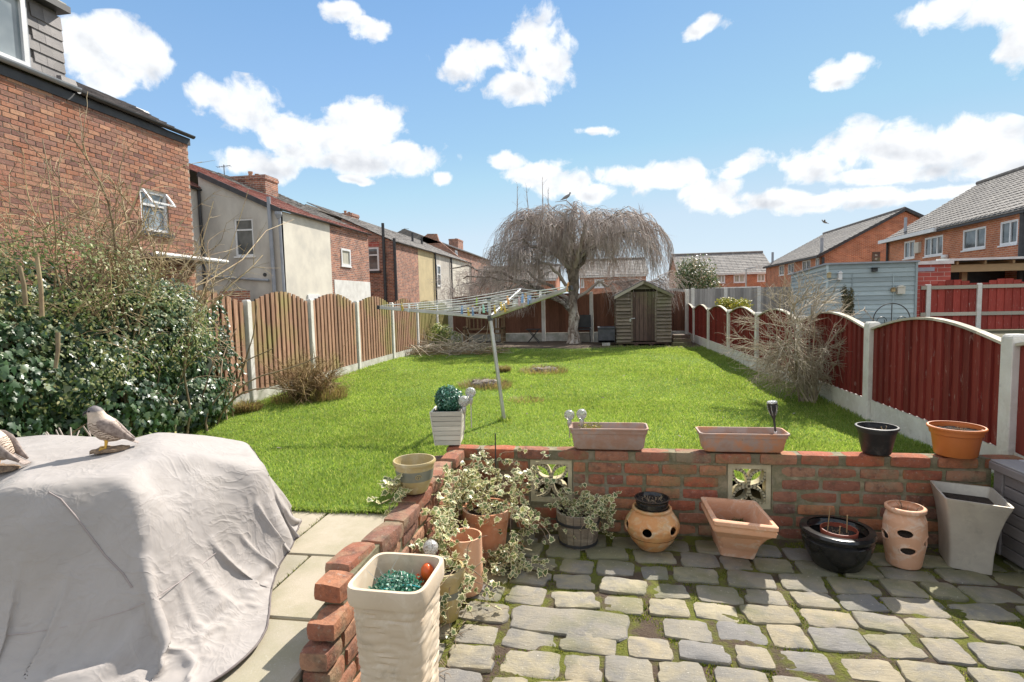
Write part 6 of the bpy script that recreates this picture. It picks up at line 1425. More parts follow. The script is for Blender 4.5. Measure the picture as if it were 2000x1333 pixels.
# the sheet is let down over that body: a small cloth solver (stretch, shear and bend limits, gravity, ground friction)
def drape():
    e1 = np.array([math.cos(R(17)), math.sin(R(17))]); e2 = np.array([-e1[1], e1[0]]); o = np.array([-1.60, 1.68]); h = .017
    na, nb = 172, 124; ua = .67-h*np.arange(na)[::-1]; vb = -.68+h*np.arange(nb); P = np.zeros((na, nb, 3)); P[..., 0] = o[0]+ua[:, None]*e1[0]+vb[None]*e2[0]; P[..., 1] = o[1]+ua[:, None]*e1[1]+vb[None]*e2[1]
    P[..., 2] = .90+.012*np.sin(P[..., 0]*9+P[..., 1]*5)+.008*np.sin(P[..., 1]*21-P[..., 0]*13)+.004*RNG.normal(size=(na, nb)); V = np.zeros_like(P)
    def body(x, y):
        x2 = -2.4+(x+2.4)*1.035; y2 = 1.98+(y-1.98)*1.04; H = tps(x2, y2); return np.where(H > .66, H, np.where(H > .30, .66-(.66-H)*1.15, H)).clip(.242, 1)-.0
    def con(a, b, L, k):
        d = b-a; l = np.sqrt((d*d).sum(-1, keepdims=True)); c = d*((l-L)/np.maximum(l, 1e-9))*(.5*k); a += c; b -= c
    sl = []
    for ax in (0, 1):
        for par in (0, 1):
            i0 = slice(par, (na if ax == 0 else nb)-1, 2); i1 = slice(par+1, None, 2); n_ = len(range(*i0.indices((na if ax == 0 else nb)))); 
            sl.append((ax, par))
    def structural(k):
        for ax, par in sl:
            A = P if ax == 0 else P.transpose(1, 0, 2); m = (A.shape[0]-par)//2; con(A[par:par+2*m:2], A[par+1:par+1+2*m:2], h, k)
    def shear(k):
        for par in (0, 1):
            m = (na-par)//2; A = P[par:par+2*m:2]; B = P[par+1:par+1+2*m:2]; con(A[:, :-1], B[:, 1:], h*1.41421, k); con(A[:, 1:], B[:, :-1], h*1.41421, k)
    def bend(k, q=2):
        for par in range(q):
            con(P[par:-q:2*q], P[par+q::2*q][:len(P[par:-q:2*q])], h*q, k); Q = P.transpose(1, 0, 2); con(Q[par:-q:2*q], Q[par+q::2*q][:len(Q[par:-q:2*q])], h*q, k)
    for f in range(230):
        V *= .965; V[..., 2] -= .00055; Q0 = P.copy(); P += V; np.clip(P[..., 2], .2, 1.2, out=P[..., 2])
        for it in range(7):
            structural(1.0)
            if it % 2 == 0: shear(.45)
            if it % 3 == 0: bend(.30); bend(.12, 4)
        for it in range(2):
            H = body(P[..., 0], P[..., 1]); e = .012; gx_ = (body(P[..., 0]+e, P[..., 1])-body(P[..., 0]-e, P[..., 1]))/(2*e); gy_ = (body(P[..., 0], P[..., 1]+e)-body(P[..., 0], P[..., 1]-e))/(2*e); inside = P[..., 2] < H+.004
            nn = 1/(1+gx_**2+gy_**2); dz = (H+.004-P[..., 2])*inside; P[..., 0] -= gx_*nn*dz; P[..., 1] -= gy_*nn*dz; P[..., 2] += nn*dz
        P[..., 2] = np.maximum(P[..., 2], .243); V = P-Q0; low = (P[..., 2] < .25) | inside; V[..., 0] *= np.where(low, .45, 1); V[..., 1] *= np.where(low, .45, 1)
    return P
SH = drape(); na, nb = SH.shape[:2]
def refine(P):
    """one round of cubic in-betweens along each axis keeps the folds rounded"""
    for ax in (0, 1):
        A = P if ax == 0 else P.transpose(1, 0, 2); B = np.zeros((2*A.shape[0]-1,)+A.shape[1:]); B[::2] = A; E = np.concatenate([2*A[:1]-A[1:2], A, 2*A[-1:]-A[-2:-1]]); B[1::2] = (-E[:-3]+9*E[1:-2]+9*E[2:-1]-E[3:])/16; P = B if ax == 0 else B.transpose(1, 0, 2)
    return P
SH = refine(SH); na, nb = SH.shape[:2]
# the cover is cut with rounded corners and a hem that just reaches the slabs: resample the sheet up to that outline
W_c, H_c, rc, t0c, t1c = na-1, nb-1, 50, 15, 22; vv = np.linspace(t0c, H_c-t1c, nb-30); um = W_c-t0c-rc+np.sqrt(np.maximum(rc**2-np.maximum(t0c+rc-vv, 0)**2-np.maximum(vv-(H_c-t1c-rc), 0)**2, 0)); uu = np.linspace(0, 1, na)[:, None]*um[None]
fi = np.clip(uu, 0, W_c-.001); fj = np.broadcast_to(np.clip(vv, 0, H_c-.001), fi.shape); i0 = fi.astype(int); j0 = fj.astype(int); a_i = (fi-i0)[..., None]; a_j = (fj-j0)[..., None]
SH = SH[i0, j0]*(1-a_i)*(1-a_j)+SH[i0+1, j0]*a_i*(1-a_j)+SH[i0, j0+1]*(1-a_i)*a_j+SH[i0+1, j0+1]*a_i*a_j; na, nb = SH.shape[:2]; V = SH.reshape(-1, 3).copy(); idx = np.arange(na*nb).reshape(na, nb)
for q, v in enumerate(V): V[q] += np.array(mnoise.noise_vector(Vector(v)*38))*.0014
V[:, 2] = np.maximum(V[:, 2], .241); HEM = [tuple(V[idx[i, 0]]) for i in range(na//3, na, 2)]+[tuple(V[idx[-1, j]]) for j in range(2, nb, 2)]
F = np.stack([idx[:-1, :-1], idx[1:, :-1], idx[1:, 1:], idx[:-1, 1:]], -1).reshape(-1, 4); COVER_V, COVER_F = V, F
C0 = np.array([-2.45, 1.95])
tcv = thing('furniture_cover', 'large pale grey furniture cover, creased, draped over a low table on the slabs', 'cover', (C0[0], C0[1], .24))
np_obj('sheet', V, F, cover_mat(), tcv, smooth=True); MB().tube([(x, y, max(z, .2435)) for x, y, z in HEM], .0042, 6).build('hem', simple('dark_hem_binding', (.2, .17, .16), (.15, .125, .12), 8, .9, .2, 60), tcv, smooth=60)
from mathutils.bvhtree import BVHTree
BVH = BVHTree.FromPolygons([tuple(v) for v in COVER_V], [tuple(f) for f in COVER_F])
def on_cover(px, py):
    """the point of the sheet in a surveyed direction"""
    return BVH.ray_cast(Vector((0, 0, CAM_Z)), ray(px, py).normalized())[0]
seam = [(95, 962), (118, 975), (150, 1012), (175, 1045), (205, 1085), (240, 1120), (258, 1148)]
mb = MB(); ps = [on_cover(*p) for p in seam]; mb.tube([p+Vector((.0, .0, .0)) for p in ps if p], .0035, 6); mb.build('seam', M['gutter_grey'] if False else simple('seam_tape', (.4, .34, .32), (.34, .29, .28), 9, .8, .1), tcv)
mb = MB(); ps = [on_cover(*p) for p in ((0, 1242), (60, 1236), (120, 1226), (190, 1210), (250, 1192), (300, 1170), (350, 1138), (400, 1098), (440, 1065))]; mb.tube([p for p in ps if p], .0016, 5); mb.build('seam', bpy.data.materials['seam_tape'], tcv)
mb = MB(); ps = [q for q in (on_cover(*p) for p in ((488, 872), (500, 880), (504, 893), (516, 902), (522, 915), (524, 930))) if q]; ps = ps if len(ps) > 1 else [on_cover(400, 900), on_cover(410, 910)]; mb.tube(ps, .003, 6); mb.build('drawcord', M['black_trim'], tcv)

# ================================================================== FALCON ORNAMENTS
def feather_mat(name, c1, c2, bars=None):
    m, g = new_mat(name); p = coords(g); n = g.noise(p, 60, 4, .6)
    col = g.ramp(n, [(.35, c1), (.65, c2)])
    if bars:
        s = g.add('ShaderNodeSeparateXYZ'); g.l.new(p, s.inputs[0]); w = g.add('ShaderNodeTexWave'); w.inputs['Scale'].default_value = 38; w.inputs['Distortion'].default_value = 9; w.inputs['Detail'].default_value = 2; w.inputs['Detail Scale'].default_value = 1.4; w.bands_direction = 'Z'; g.l.new(p, w.inputs['Vector'])
        low = g.rng(s.outputs[2], .14, .125); front = g.math('MULTIPLY', g.rng(w.outputs['Fac'], .5, .75), low); col = g.mix(front, col, bars)
        cap = g.rng(s.outputs[2], .172, .180); col = g.mix(cap, col, (.16, .14, .14))
    g.put(g.b.inputs['Base Color'], col); g.b.inputs['Roughness'].default_value = .6; bump(g, g.noise(p, 160, 3, .6), .35, .004); return m
M['feather_breast'] = feather_mat('barred_breast', (.62, .5, .4), (.5, .4, .31), (.14, .09, .06))
M['feather_wing'] = feather_mat('wing_feathers', (.17, .125, .105), (.36, .29, .25))
M['falcon_rock'] = simple('brown_rock', (.34, .24, .15), (.18, .12, .08), 60, .8, .8, 90)
M['yellow'] = simple('yellow_feet', (.65, .38, .05), (.6, .33, .05), 9, .5, .1)
def falcon(label, base, yaw, sc=1.0):
    t = thing('falcon_ornament', label, 'bird ornament', base); t.rotation_euler.z = yaw; t.scale = (sc,)*3
    def part(mb, nm, mat, sm=50, parent=t): o = link(nm, mb.mesh(nm, mat, Vector((0, 0, 0)), sm), parent); return o
    rock = MB(); rock.lathe([(.03, 0), (.047, .004), (.046, .012), (.035, .018), (.004, .02)], (-.005, 0, 0), 24, sx=1.5, sy=.85); rock.jitter(.008, 60); part(rock, 'base', M['falcon_rock'], 0)
    body = MB(); path = [(-.050, .050, .008, .012), (-.043, .058, .022, .024), (-.026, .070, .036, .036), (-.006, .088, .046, .044), (.012, .110, .048, .045), (.022, .131, .043, .039), (.028, .149, .034, .030), (.031, .163, .030, .027), (.034, .176, .0285, .026), (.034, .190, .021, .019), (.032, .198, .007, .007)]
    body.tube([(x, 0, z) for x, z, a, b in path], [(b, a) for x, z, a, b in path], 20); bo = part(body, 'body', M['feather_breast'])
    part(MB().tube([(.056, 0, .176), (.068, 0, .173), (.073, 0, .166), (.072, 0, .160)], [.008, .006, .0035, .001], 8), 'beak', M['black_glaze'])
    for s_ in (-1, 1):
        part(MB().lathe([(.0005, -.004), (.0035, -.002), (.004, 0), (.0035, .002), (.0005, .004)], (.053, s_*.018, .180), 10), 'eye', M['black_glaze'])
        wg = MB(); wp_ = [(.022, .142, .010, .010), (.012, .128, .014, .024), (-.012, .108, .013, .028), (-.036, .086, .010, .022), (-.062, .062, .007, .014), (-.092, .038, .004, .005)]
        wg.tube([(x, s_*(.041 if k < 3 else .036-.008*(k-3)), z) for k, (x, z, a, b) in enumerate(wp_)], [(a, b) for x, z, a, b in wp_], 12); part(wg, 'wing', M['feather_wing'])
        lg = MB(); lg.tube([(.0, s_*.016, .075), (.004, s_*.017, .045), (.008, s_*.018, .018)], [.012, .006, .004], 8); part(lg, 'leg', M['yellow'])
        ft = MB()
        for q in (-.5, 0, .5): ft.tube([(.008, s_*.018, .019), (.008+.018*math.cos(q), s_*.018+.018*math.sin(q), .019), (.008+.024*math.cos(q), s_*.018+.024*math.sin(q), .014)], [.0035, .003, .0015], 6)
        part(ft, 'foot', M['yellow'])
    tl = MB(); 
    for q in (-1, 0, 1): tl.tube([(-.045, q*.008, .062), (-.075, q*.010, .04), (-.105, q*.012, .022)], [(.010, .004), (.010, .003), (.006, .002)], 8)
    part(tl, 'tail', M['feather_wing']); return t
q = on_cover(212, 884); falcon('painted falcon ornament facing left, standing on the middle of the furniture cover', tuple(q+Vector((0, 0, .003))), R(222), 1.0)
q = on_cover(8, 925); falcon('painted falcon ornament cut by the left edge of the photo, on the furniture cover', tuple(q+Vector((-.03, 0, .008))), R(195), 1.05)

# ================================================================== ROTARY CLOTHES DRYER
base = at(985, 824, z=.25); hubp = at(957, 620, y=base.y+.03)
th_ = thing('rotary_dryer', 'metal rotary clothes dryer standing open on the lawn, pole leaning left', 'clothes dryer', tuple(base))
ax_ = (hubp-base).normalized(); mt = at(955, 588, y=hubp.y)
MB().tube([base-ax_*.05, hubp], .019, 12).build('lower_pole', M['steel'], th_, smooth=50)
MB().tube([hubp, mt+Vector((0, 0, .01))], .015, 10).build('upper_pole', M['steel'], th_, smooth=50)
MB().tube([hubp-ax_*.035, hubp+ax_*.015], .028, 12).build('hub', M['rattan'], th_, smooth=50); MB().tube([mt, mt+Vector((0, 0, .035))], .022, 10).build('top_hub', M['rattan'], th_, smooth=50)
tips = [at(742, 601, y=5.25), at(1112, 564, y=4.62), at(1016, 567, y=6.35)]
for tp in tips:
    MB().bar(hubp, tp, .022, .034).build('arm', M['steel'], th_, bevel=.003); d = (tp-hubp).normalized(); MB().bar(tp+d*.001, tp+d*.03, .027, .039).build('end_cap', M['black_trim'], th_)
    mid = hubp.lerp(tp, .46); MB().bar(mt, mid, .016, .012).build('strut', M['steel'], th_)
lines = []
ln = MB(); fr_l = [.34, .47, .6, .73, .86, .985]
for f in fr_l:
    P = [hubp.lerp(tp, f)+Vector((0, 0, .022)) for tp in tips]
    for a, b in ((0, 1), (1, 2), (2, 0)):
        p, q = P[a], P[b]; m_ = p.lerp(q, .5)-Vector((0, 0, .012+.02*f)); ln.tube([p, p.lerp(m_, .5)-Vector((0, 0, .004)), m_, q.lerp(m_, .5)-Vector((0, 0, .004)), q], .0027, 4); lines.append((p, m_, q, f))
ln.build('washing_line', M['upvc'], th_)
PEG = {}
for nm, c in (('yellow', (.75, .55, .12)), ('blue', (.25, .42, .72)), ('white', (.8, .8, .78)), ('green', (.3, .62, .5)), ('pink', (.75, .5, .52)), ('orange', (.75, .38, .12)), ('lime', (.5, .8, .06))):
    mt_ = simple(nm+'_peg_plastic', c, tuple(x*.85 for x in c), 9, .4, 0); mb = MB()
    mb.obox((0, 0, 0), Vector((1, 0, 0)), Vector((0, 1, 0)), Vector((0, 0, 1)), -.0085, -.0025, -.0055, .0055, -.05, .03).obox((0, 0, 0), Vector((1, 0, 0)), Vector((0, 1, 0)), Vector((0, 0, 1)), .0025, .0085, -.0055, .0055, -.05, .03).box(-.010, .010, -.006, .006, -.006, .004)
    mb.v = [(x*(1.0+max(0, (-z-.0))*14), y, z) for x, y, z in mb.v]; PEG[nm] = mb.mesh('peg', mt_, bevel=.0008)
pegs = [('yellow', 783, 606), ('white', 799, 600), ('blue', 902, 605), ('yellow', 914, 608), ('orange', 923, 601), ('blue', 925, 612), ('white', 938, 604), ('green', 943, 602), ('pink', 942, 598), ('blue', 954, 602), ('yellow', 977, 598), ('yellow', 967, 606), ('yellow', 986, 607), ('orange', 991, 586), ('white', 1003, 596), ('white', 1009, 594), ('pink', 1014, 590), ('blue', 1017, 583), ('orange', 1026, 582), ('blue', 1035, 583), ('blue', 1034, 592), ('white', 1022, 600), ('white', 1030, 602), ('white', 1056, 578), ('orange', 1110, 571), ('lime', 930, 587)]
seen = {}
for k, (c_, u, v) in enumerate(pegs):
    # hang each peg on the line nearest to the sight line
    d = ray(u, v).normalized(); best = None
    for (p, m_, q, f) in lines:
        for i in range(41):
            t_ = i/40; w = p.lerp(m_, t_*2) if t_ < .5 else m_.lerp(q, t_*2-1); o_ = w-Vector((0, 0, CAM_Z)); dist = (o_-d*o_.dot(d)).length
            if best is None or dist < best[0]: best = (dist, w, (q-p))
    w = best[1]; o = bpy.data.objects.new('clothes_peg', PEG[c_]); COL.objects.link(o); o.location = w+Vector((0, 0, .005)); o.rotation_euler = (random.uniform(-.15, .15), random.uniform(-.15, .15), math.atan2(best[2].y, best[2].x)+math.pi/2)
    seen.setdefault(c_, []).append(o)
where = {'yellow': ['near the left end of the long left arm', 'left of the pole, left of the orange one', 'just right of the pole', 'low, just behind the pole', 'between the pole and the right arm'],
         'blue': ['furthest left of the blue ones', 'low, left of the pole', 'touching the pole on its left', 'high, among the pegs right of the pole', 'near the lines above the right arm', 'close to the right arm, below the others'],
         'white': ['towards the left arm end', 'between green and blue pegs left of the pole', 'right of the pole, beside the pale one', 'right of the pole, next to the pink one', 'hanging below the right arm, left one', 'hanging below the right arm, right one', 'furthest right of the white ones, near the arm'],
         'green': ['left of the pole'], 'pink': ['left of the pole beside the green one', 'right of the pole'], 'orange': ['upright left of the pole', 'high right of the pole', 'small, further right of the pole', 'at the tip of the right arm'], 'lime': ['on the back line, left of the pole top']}
for c_, lst in seen.items():
    for o, w in zip(lst, where[c_]): tag(o, f'{c_} clothes peg on the dryer lines, {w}', 'clothes peg', 'clothes pegs on the dryer lines')

# ================================================================== THINGS AT THE BACK OF THE GARDEN
def slat_bench():
    y = 15.0; x0, x1 = at(908, 650, y=y).x, at(985, 650, y=y).x; t = thing('garden_bench', 'old wooden slatted garden bench against the back fence, left of the tree', 'bench', ((x0+x1)/2, y, .27)); m = M['bench_wood']
    for x in (x0+.03, x1-.03):
        for yy, h in ((y-.2, .62), (y+.2, 1.0)): MB().box(x-.03, x+.03, yy-.03, yy+.03, .26, .26+h*.78).build('leg', m, t)
        MB().box(x-.035, x+.035, y-.23, y+.17, .66, .70).build('armrest', m, t)
    for k in range(4): MB().box(x0, x1, y-.2+k*.1, y-.12+k*.1, .52, .54).build('seat_slat', m, t)
    MB().box(x0, x1, y+.19, y+.22, .95, 1.02).build('top_rail', m, t); MB().box(x0, x1, y+.19, y+.22, .62, .67).build('lower_rail', m, t)
    n = 9
    for k in range(n): MB().box(x0+.08+k*(x1-x0-.2)/(n-1), x0+.12+k*(x1-x0-.2)/(n-1), y+.195, y+.215, .671, .949).build('back_slat', m, t)
slat_bench()
yk = 13.85; k0, k1 = at(1168, 668, y=yk), at(1201, 640, y=yk)
tk = thing('composter', 'dark ribbed plastic composter box on a block beside the shed', 'composter', ((k0.x+k1.x)/2, yk+.25, .25))
MB().box(k0.x, k1.x, yk, yk+.5, .33, k1.z-.03).build('bin', M['rattan'], tk, bevel=.01)
for k in range(8): zz = .36+k*(k1.z-.40-.33+.0)/8; MB().box(k0.x+.02, k1.x-.02, yk-.012, yk-.001, zz, zz+.03).build('rib', M['rattan'], tk)
MB().box(k0.x-.01, k1.x+.01, yk-.02, yk+.52, k1.z-.029, k1.z+.01).build('lid', M['gutter_grey'] if False else M['rattan'], tk, bevel=.008)
MB().box(k0.x+.1, k0.x+.3, yk, yk+.3, .25, .329).build('block', M['concrete'], tk)
def wire_table(x, y, lab):
    t = thing('metal_frame', lab, 'frame', (x, y, .25))
    for s_ in (-1, 1): MB().tube([(x-.16, y+s_*.12, .26), (x+.14, y+s_*.12, .62)], .012, 6).build('leg', M['black_trim'], t); MB().tube([(x+.16, y+s_*.12, .26), (x-.14, y+s_*.12, .62)], .012, 6).build('leg', M['black_trim'], t)
    MB().box(x-.2, x+.2, y-.16, y+.16, .621, .64).build('top', M['black_trim'], t)
wire_table(at(1042, 655, y=15.0).x, 15.0, 'small dark folding metal table by the back fence, right of the bench')
MB_o = MB(); xt = at(1140, 655, y=15.1).x
tt = thing('garden_chair', 'dark metal chair half hidden behind the birch trunk', 'chair', (xt, 15.0, .25))
MB().box(xt-.2, xt+.2, 14.85, 15.2, .6, .625).build('seat', M['black_trim'], tt); MB().box(xt-.2, xt+.2, 15.18, 15.21, .65, 1.0).build('backrest', M['black_trim'], tt)
for a in (-1, 1):
    for b in (14.87, 15.18): MB().tube([(xt+a*.18, b, .26), (xt+a*.17, b, .6)], .012, 6).build('leg', M['black_trim'], tt)
ym = 13.6; q = at(1320, 668, y=ym)
tsl = thing('stone_steps', 'small stack of mossy slabs between shed and right fence', 'slabs', (q.x+.12, ym+.3, .25))
for k in range(3): MB().box(q.x-.06+.03*k, q.x+.38, ym+k*.12, ym+.6, .25+k*.085, .33+k*.085).jitter(.01, 7).build('slab', M['shed_dark'], tsl)
# trellis ring in the next garden
yw = 11.5; q0, q1 = at(1705, 640, y=yw), at(1777, 640, y=yw); cxr = (q0.x+q1.x)/2; rr5 = (q1.x-q0.x)/2; zc = at(1740, 593, y=yw).z-rr5
twl = thing('wire_trellis', 'round black wire trellis with scrolls in the neighbouring garden', 'trellis', (cxr, yw, .2))
MB().tube([(cxr+rr5*math.cos(a), yw, zc+rr5*math.sin(a)) for a in np.linspace(-.6, math.pi+.6, 36)], .010, 6).build('hoop', M['black_trim'], twl)
MB().tube([(cxr, yw, .2), (cxr, yw, zc+rr5)], .008, 6).build('upright', M['black_trim'], twl)
for s_ in (-1, 1): MB().tube([(cxr+s_*(rr5*.55)+rr5*.3*math.cos(a)*(1-a*.06), yw, zc-.02+rr5*.3*math.sin(a)*(1-a*.06)) for a in np.linspace(0, 7, 24)], .007, 5).build('scroll', M['black_trim'], twl); MB().tube([(cxr+s_*rr5*.8, yw, zc-rr5*.5), (cxr+s_*rr5*.8, yw, .2)], .008, 5).build('leg', M['black_trim'], twl)
# lamp post far away
q = at(1457, 560, y=52); zt5 = at(1456, 526, y=52).z
tl_ = thing('street_lamp', 'slim grey street lamp in front of the far brick house', 'street lamp', (q.x, 52, .1))
MB().tube([(q.x, 52, .1), (q.x, 52, zt5)], [.09, .06], 8).build('pole', M['steel'], tl_); MB().tube([(q.x, 52, zt5), (q.x+.9, 52, zt5+.15)], .04, 6).build('arm', M['steel'], tl_); MB().box(q.x+.75, q.x+1.35, 51.9, 52.1, zt5+.1, zt5+.2).build('lantern', M['steel'], tl_)
for (u0, u1, v, lab) in ((1308, 1357, 565, 'white flat roof edge showing over the pale grey fence, left one'), (1382, 1478, 564, 'white flat roof edge showing over the pale grey fence, long right one')):
    p, q = at(u0, v, y=24), at(u1, v, y=24); t = thing('garden_store', lab, 'garden store', ((p.x+q.x)/2, 25, .2)); MB().box(p.x+.1, q.x-.1, 24.1, 26, .2, p.z-.08).build('body', M['fence_grey'], t); MB().box(p.x, q.x, 24, 26.1, p.z-.079, p.z+.04).build('roof', M['white_paint'], t)
for (jx, jy0, jy1, jh) in ((-1.558, 2.42, 2.92, .03), (-1.388, 1.9, 2.36, .018)):
    mbj = MB(); n_j = 130
    for k in range(n_j):
        p = Vector((jx+random.gauss(0, .006), random.uniform(jy0, jy1), SZ-.01)); q = p+Vector((random.gauss(0, .012), random.gauss(0, .012), jh*random.uniform(.4, 1.1))); w = Vector((random.uniform(-.002, .002), .002, 0)); mbj.v += [tuple(p-w), tuple(p+w), tuple(q)]; mbj.f.append((len(mbj.v)-3, len(mbj.v)-2, len(mbj.v)-1))
    o = mbj.build('joint_weeds', M['moss'], kind='stuff'); tag(o, 'moss and weeds in the joint of the far paving slabs' if jx < -1.5 else 'thin line of moss in the middle slab joint beside the cover', 'weeds')
# stumps and bits on the lawn
def stump(label, u, v, w, d, h, seed, z=.25):
    q = at(u, v, z=z); t = thing('tree_stump', label, 'stump', tuple(q)); mb = MB(); mb.lathe([(w*1.1, -.02), (w, .02), (w*.86, h*.7), (w*.7, h), (.01, h*.93)], q, 18, sy=d/w, rot=.3); mb.jitter(.028, 14, seed); mb.build('wood', M['bark'], t)
    blades('dry_grass', q.x, q.y, z-.01, w*1.55, 900, .07, .2, M['dry_grass'], t, 1.2, .003); return t
stump('rotten grassy stump on the lawn just left of the dryer pole', 948, 757, .24, .15, .10, 2)
stump('flat rotten stump further back on the lawn, right of the dryer pole', 1062, 728, .25, .13, .08, 7)
stump('small dark wood chunk on the lawn behind the dryer pole', 984, 728, .06, .05, .09, 9)
stump('dark lump of wood at the foot of the left fence', 482, 803, .10, .07, .05, 4)
t = tag(blades('dry_grass_patch', at(1028, 783, z=.25).x, at(1028, 783, z=.25).y, .25, .22, 240, .03, .07, M['dry_grass'], None, 1.2), 'flattened patch of dry grass on the lawn right of the pole', 'grass')
b_ = blades('grass_tuft', base.x, base.y, .25, .07, 200, .04, .09, M['grass'], None, .8); tag(b_, 'longer grass tuft around the foot of the dryer pole', 'grass')
# perched and flying birds
M['dove'] = feather_mat('dove_feathers', (.3, .28, .27), (.2, .19, .19))
def small_bird(name, label, c, L, yaw, wings=False):
    t = thing(name, label, 'bird', c); t.rotation_euler.z = yaw
    def part(mb, nm, mat): return link(nm, mb.mesh(nm, mat, Vector((0, 0, 0)), 50), t)
    mb = MB(); pth = [(-.62, -.02, .02), (-.4, .1, .05), (-.2, .2, .13), (.05, .32, .17), (.25, .45, .13), (.34, .56, .075), (.38, .66, .085), (.40, .73, .07), (.41, .78, .02)]
    mb.tube([(x*L, 0, z*L) for x, z, r in pth], [r*L for x, z, r in pth], 12); part(mb, 'body', M['dove']); part(MB().tube([(.45*L, 0, .69*L), (.56*L, 0, .66*L)], [.03*L, .004*L], 6), 'beak', M['black_trim'])
    for s_ in (-1, 1):
        if wings: part(MB().hexa([(-.1*L, s_*.1*L, .3*L), (.25*L, s_*.1*L, .36*L), (.1*L, s_*.9*L, .62*L), (-.05*L, s_*.9*L, .6*L), (-.1*L, s_*.1*L, .33*L), (.25*L, s_*.1*L, .39*L), (.1*L, s_*.9*L, .64*L), (-.05*L, s_*.9*L, .62*L)]), 'wing', M['dove'])
        else: part(MB().tube([(.15*L, s_*.13*L, .36*L), (-.1*L, s_*.16*L, .24*L), (-.45*L, s_*.08*L, .04*L)], [(.04*L, .09*L), (.04*L, .11*L), (.02*L, .03*L)], 8), 'wing', M['dove'])
        if not wings: part(MB().tube([(.0, s_*.05*L, .2*L), (.03*L, s_*.05*L, 0)], .015*L, 5), 'leg', M['terracotta'])
    return t
q = at(1106, 391, y=14.5); small_bird('wood_pigeon', 'grey pigeon perched on the very top of the weeping tree', tuple(q), .26, R(8)); DOVE = q
q = at(1611, 438, y=45); small_bird('bird', 'tiny dark bird flying above the middle brick house roof', tuple(q), .45, R(160), True)
# ================================================================== VEGETATION
def strands(P, Rr, sides=3):
    """P (S,K,3) polylines, Rr (S,K) radii -> verts, quads"""
    S, K, _ = P.shape; T = np.gradient(P, axis=1); T /= np.maximum(np.linalg.norm(T, axis=2, keepdims=True), 1e-9)
    up = np.tile(np.array([.31, .17, .93]), (S, K, 1)); A = np.cross(T, up); A /= np.maximum(np.linalg.norm(A, axis=2, keepdims=True), 1e-6); B = np.cross(A, T); V = []
    for j in range(sides): a = 2*np.pi*j/sides; V.append(P+(A*np.cos(a)+B*np.sin(a))*Rr[..., None])
    V = np.stack(V, 2).reshape(-1, 3); i = (np.arange(S)[:, None]*K+np.arange(K-1)[None]).reshape(-1)*sides; F = []
    for j in range(sides): j2 = (j+1) % sides; F.append(np.stack([i+j, i+j2, i+sides+j2, i+sides+j], 1))
    return V, np.concatenate(F)
def grow(starts, dirs, length, K, wander=.25, gravity=0.0, taper=True):
    """many random-walk twigs at once; gravity pulls the tips down"""
    S = len(starts); P = np.zeros((S, K, 3)); P[:, 0] = starts; d = dirs/np.linalg.norm(dirs, axis=1, keepdims=True); step = np.asarray(length).reshape(-1, 1)/(K-1); w = RNG.normal(size=(S, 3))*wander*.5
    for k in range(1, K):
        w = w*.7+RNG.normal(size=(S, 3))*wander*.5; d = d+w; d[:, 2] -= gravity*(1+.5*k/K); d /= np.linalg.norm(d, axis=1, keepdims=True); P[:, k] = P[:, k-1]+d*step
    return P
def pick(P, n, lo=.2, hi=1.0):
    """n random points along the polylines and their directions"""
    S, K, _ = P.shape; s = RNG.integers(0, S, n); t = RNG.uniform(lo, hi, n)*(K-1.001); k = t.astype(int); f = (t-k)[:, None]; a, b = P[s, k], P[s, np.minimum(k+1, K-1)]; return a*(1-f)+b*f, b-a
def rad(P, r0, r1): return np.tile(np.linspace(r0, r1, P.shape[1]), (P.shape[0], 1))
def join(*vf):
    V = []; F = []; o = 0
    for v, f in vf: V.append(v); F.append(f+o); o += len(v)
    return np.concatenate(V), np.concatenate(F)

# ---- weeping birch
TY = 14.75; tb0 = at(1121, 671, y=TY); tb0.z = .25; fork = at(1124, 505, y=TY)
tree = thing('weeping_birch', 'bare weeping birch with pale flaking trunk and umbrella of hanging twigs', 'tree', tuple(tb0))
mb = MB(); pth = [(0, 0), (.01, .15), (-.02, .4), (.015, .7), (-.03, 1.05), (.0, 1.4), (.015, 1.8), (.0, 2.1), (-.03, 2.36)]; rad_ = [.21, .165, .135, .14, .125, .13, .145, .17, .15]
mb.tube([(tb0.x+dx, TY, .22+z) for dx, z in pth], rad_, 18); mb2 = []
bm = bmesh.new(); me = mb.mesh('trunk', M['bark'], ORG[tree.name]); bm.from_mesh(me); bmesh.ops.subdivide_edges(bm, edges=bm.edges[:], cuts=2, use_grid_fill=True)
for v in bm.verts: v.co += mnoise.noise_vector(v.co*5)*.035+mnoise.noise_vector(v.co*16)*.022
bm.to_mesh(me); bm.free()
def trunk_mat():
    m, g = new_mat('birch_trunk_bark'); p = wcoords(g); s = g.add('ShaderNodeSeparateXYZ'); g.l.new(p, s.inputs[0]); n = g.noise(g.vec('MULTIPLY', p, (1, 1, .55)), 9, 6, .7, .6)
    pale = g.ramp(n, [(.38, (.09, .06, .045)), (.48, (.34, .27, .21)), (.6, (.66, .6, .52))]); rough_ = g.ramp(n, [(.4, (.13, .1, .08)), (.6, (.33, .27, .22))])
    g.put(g.b.inputs['Base Color'], g.mix(g.rng(s.outputs[2], .9, 1.5), pale, rough_)); g.b.inputs['Roughness'].default_value = .85; bump(g, n, .9, .04); return m
me.materials.clear(); me.materials.append(trunk_mat()); link('trunk', me, tree)
CX, CTOP = -.42, at(1110, 408, y=TY).z
L_, R_ = at(950, 480, y=TY).x, at(1308, 480, y=TY).x; RXx = (R_-L_)/2; CX = (L_+R_)/2
limbs = []; K = 12
NL = 30
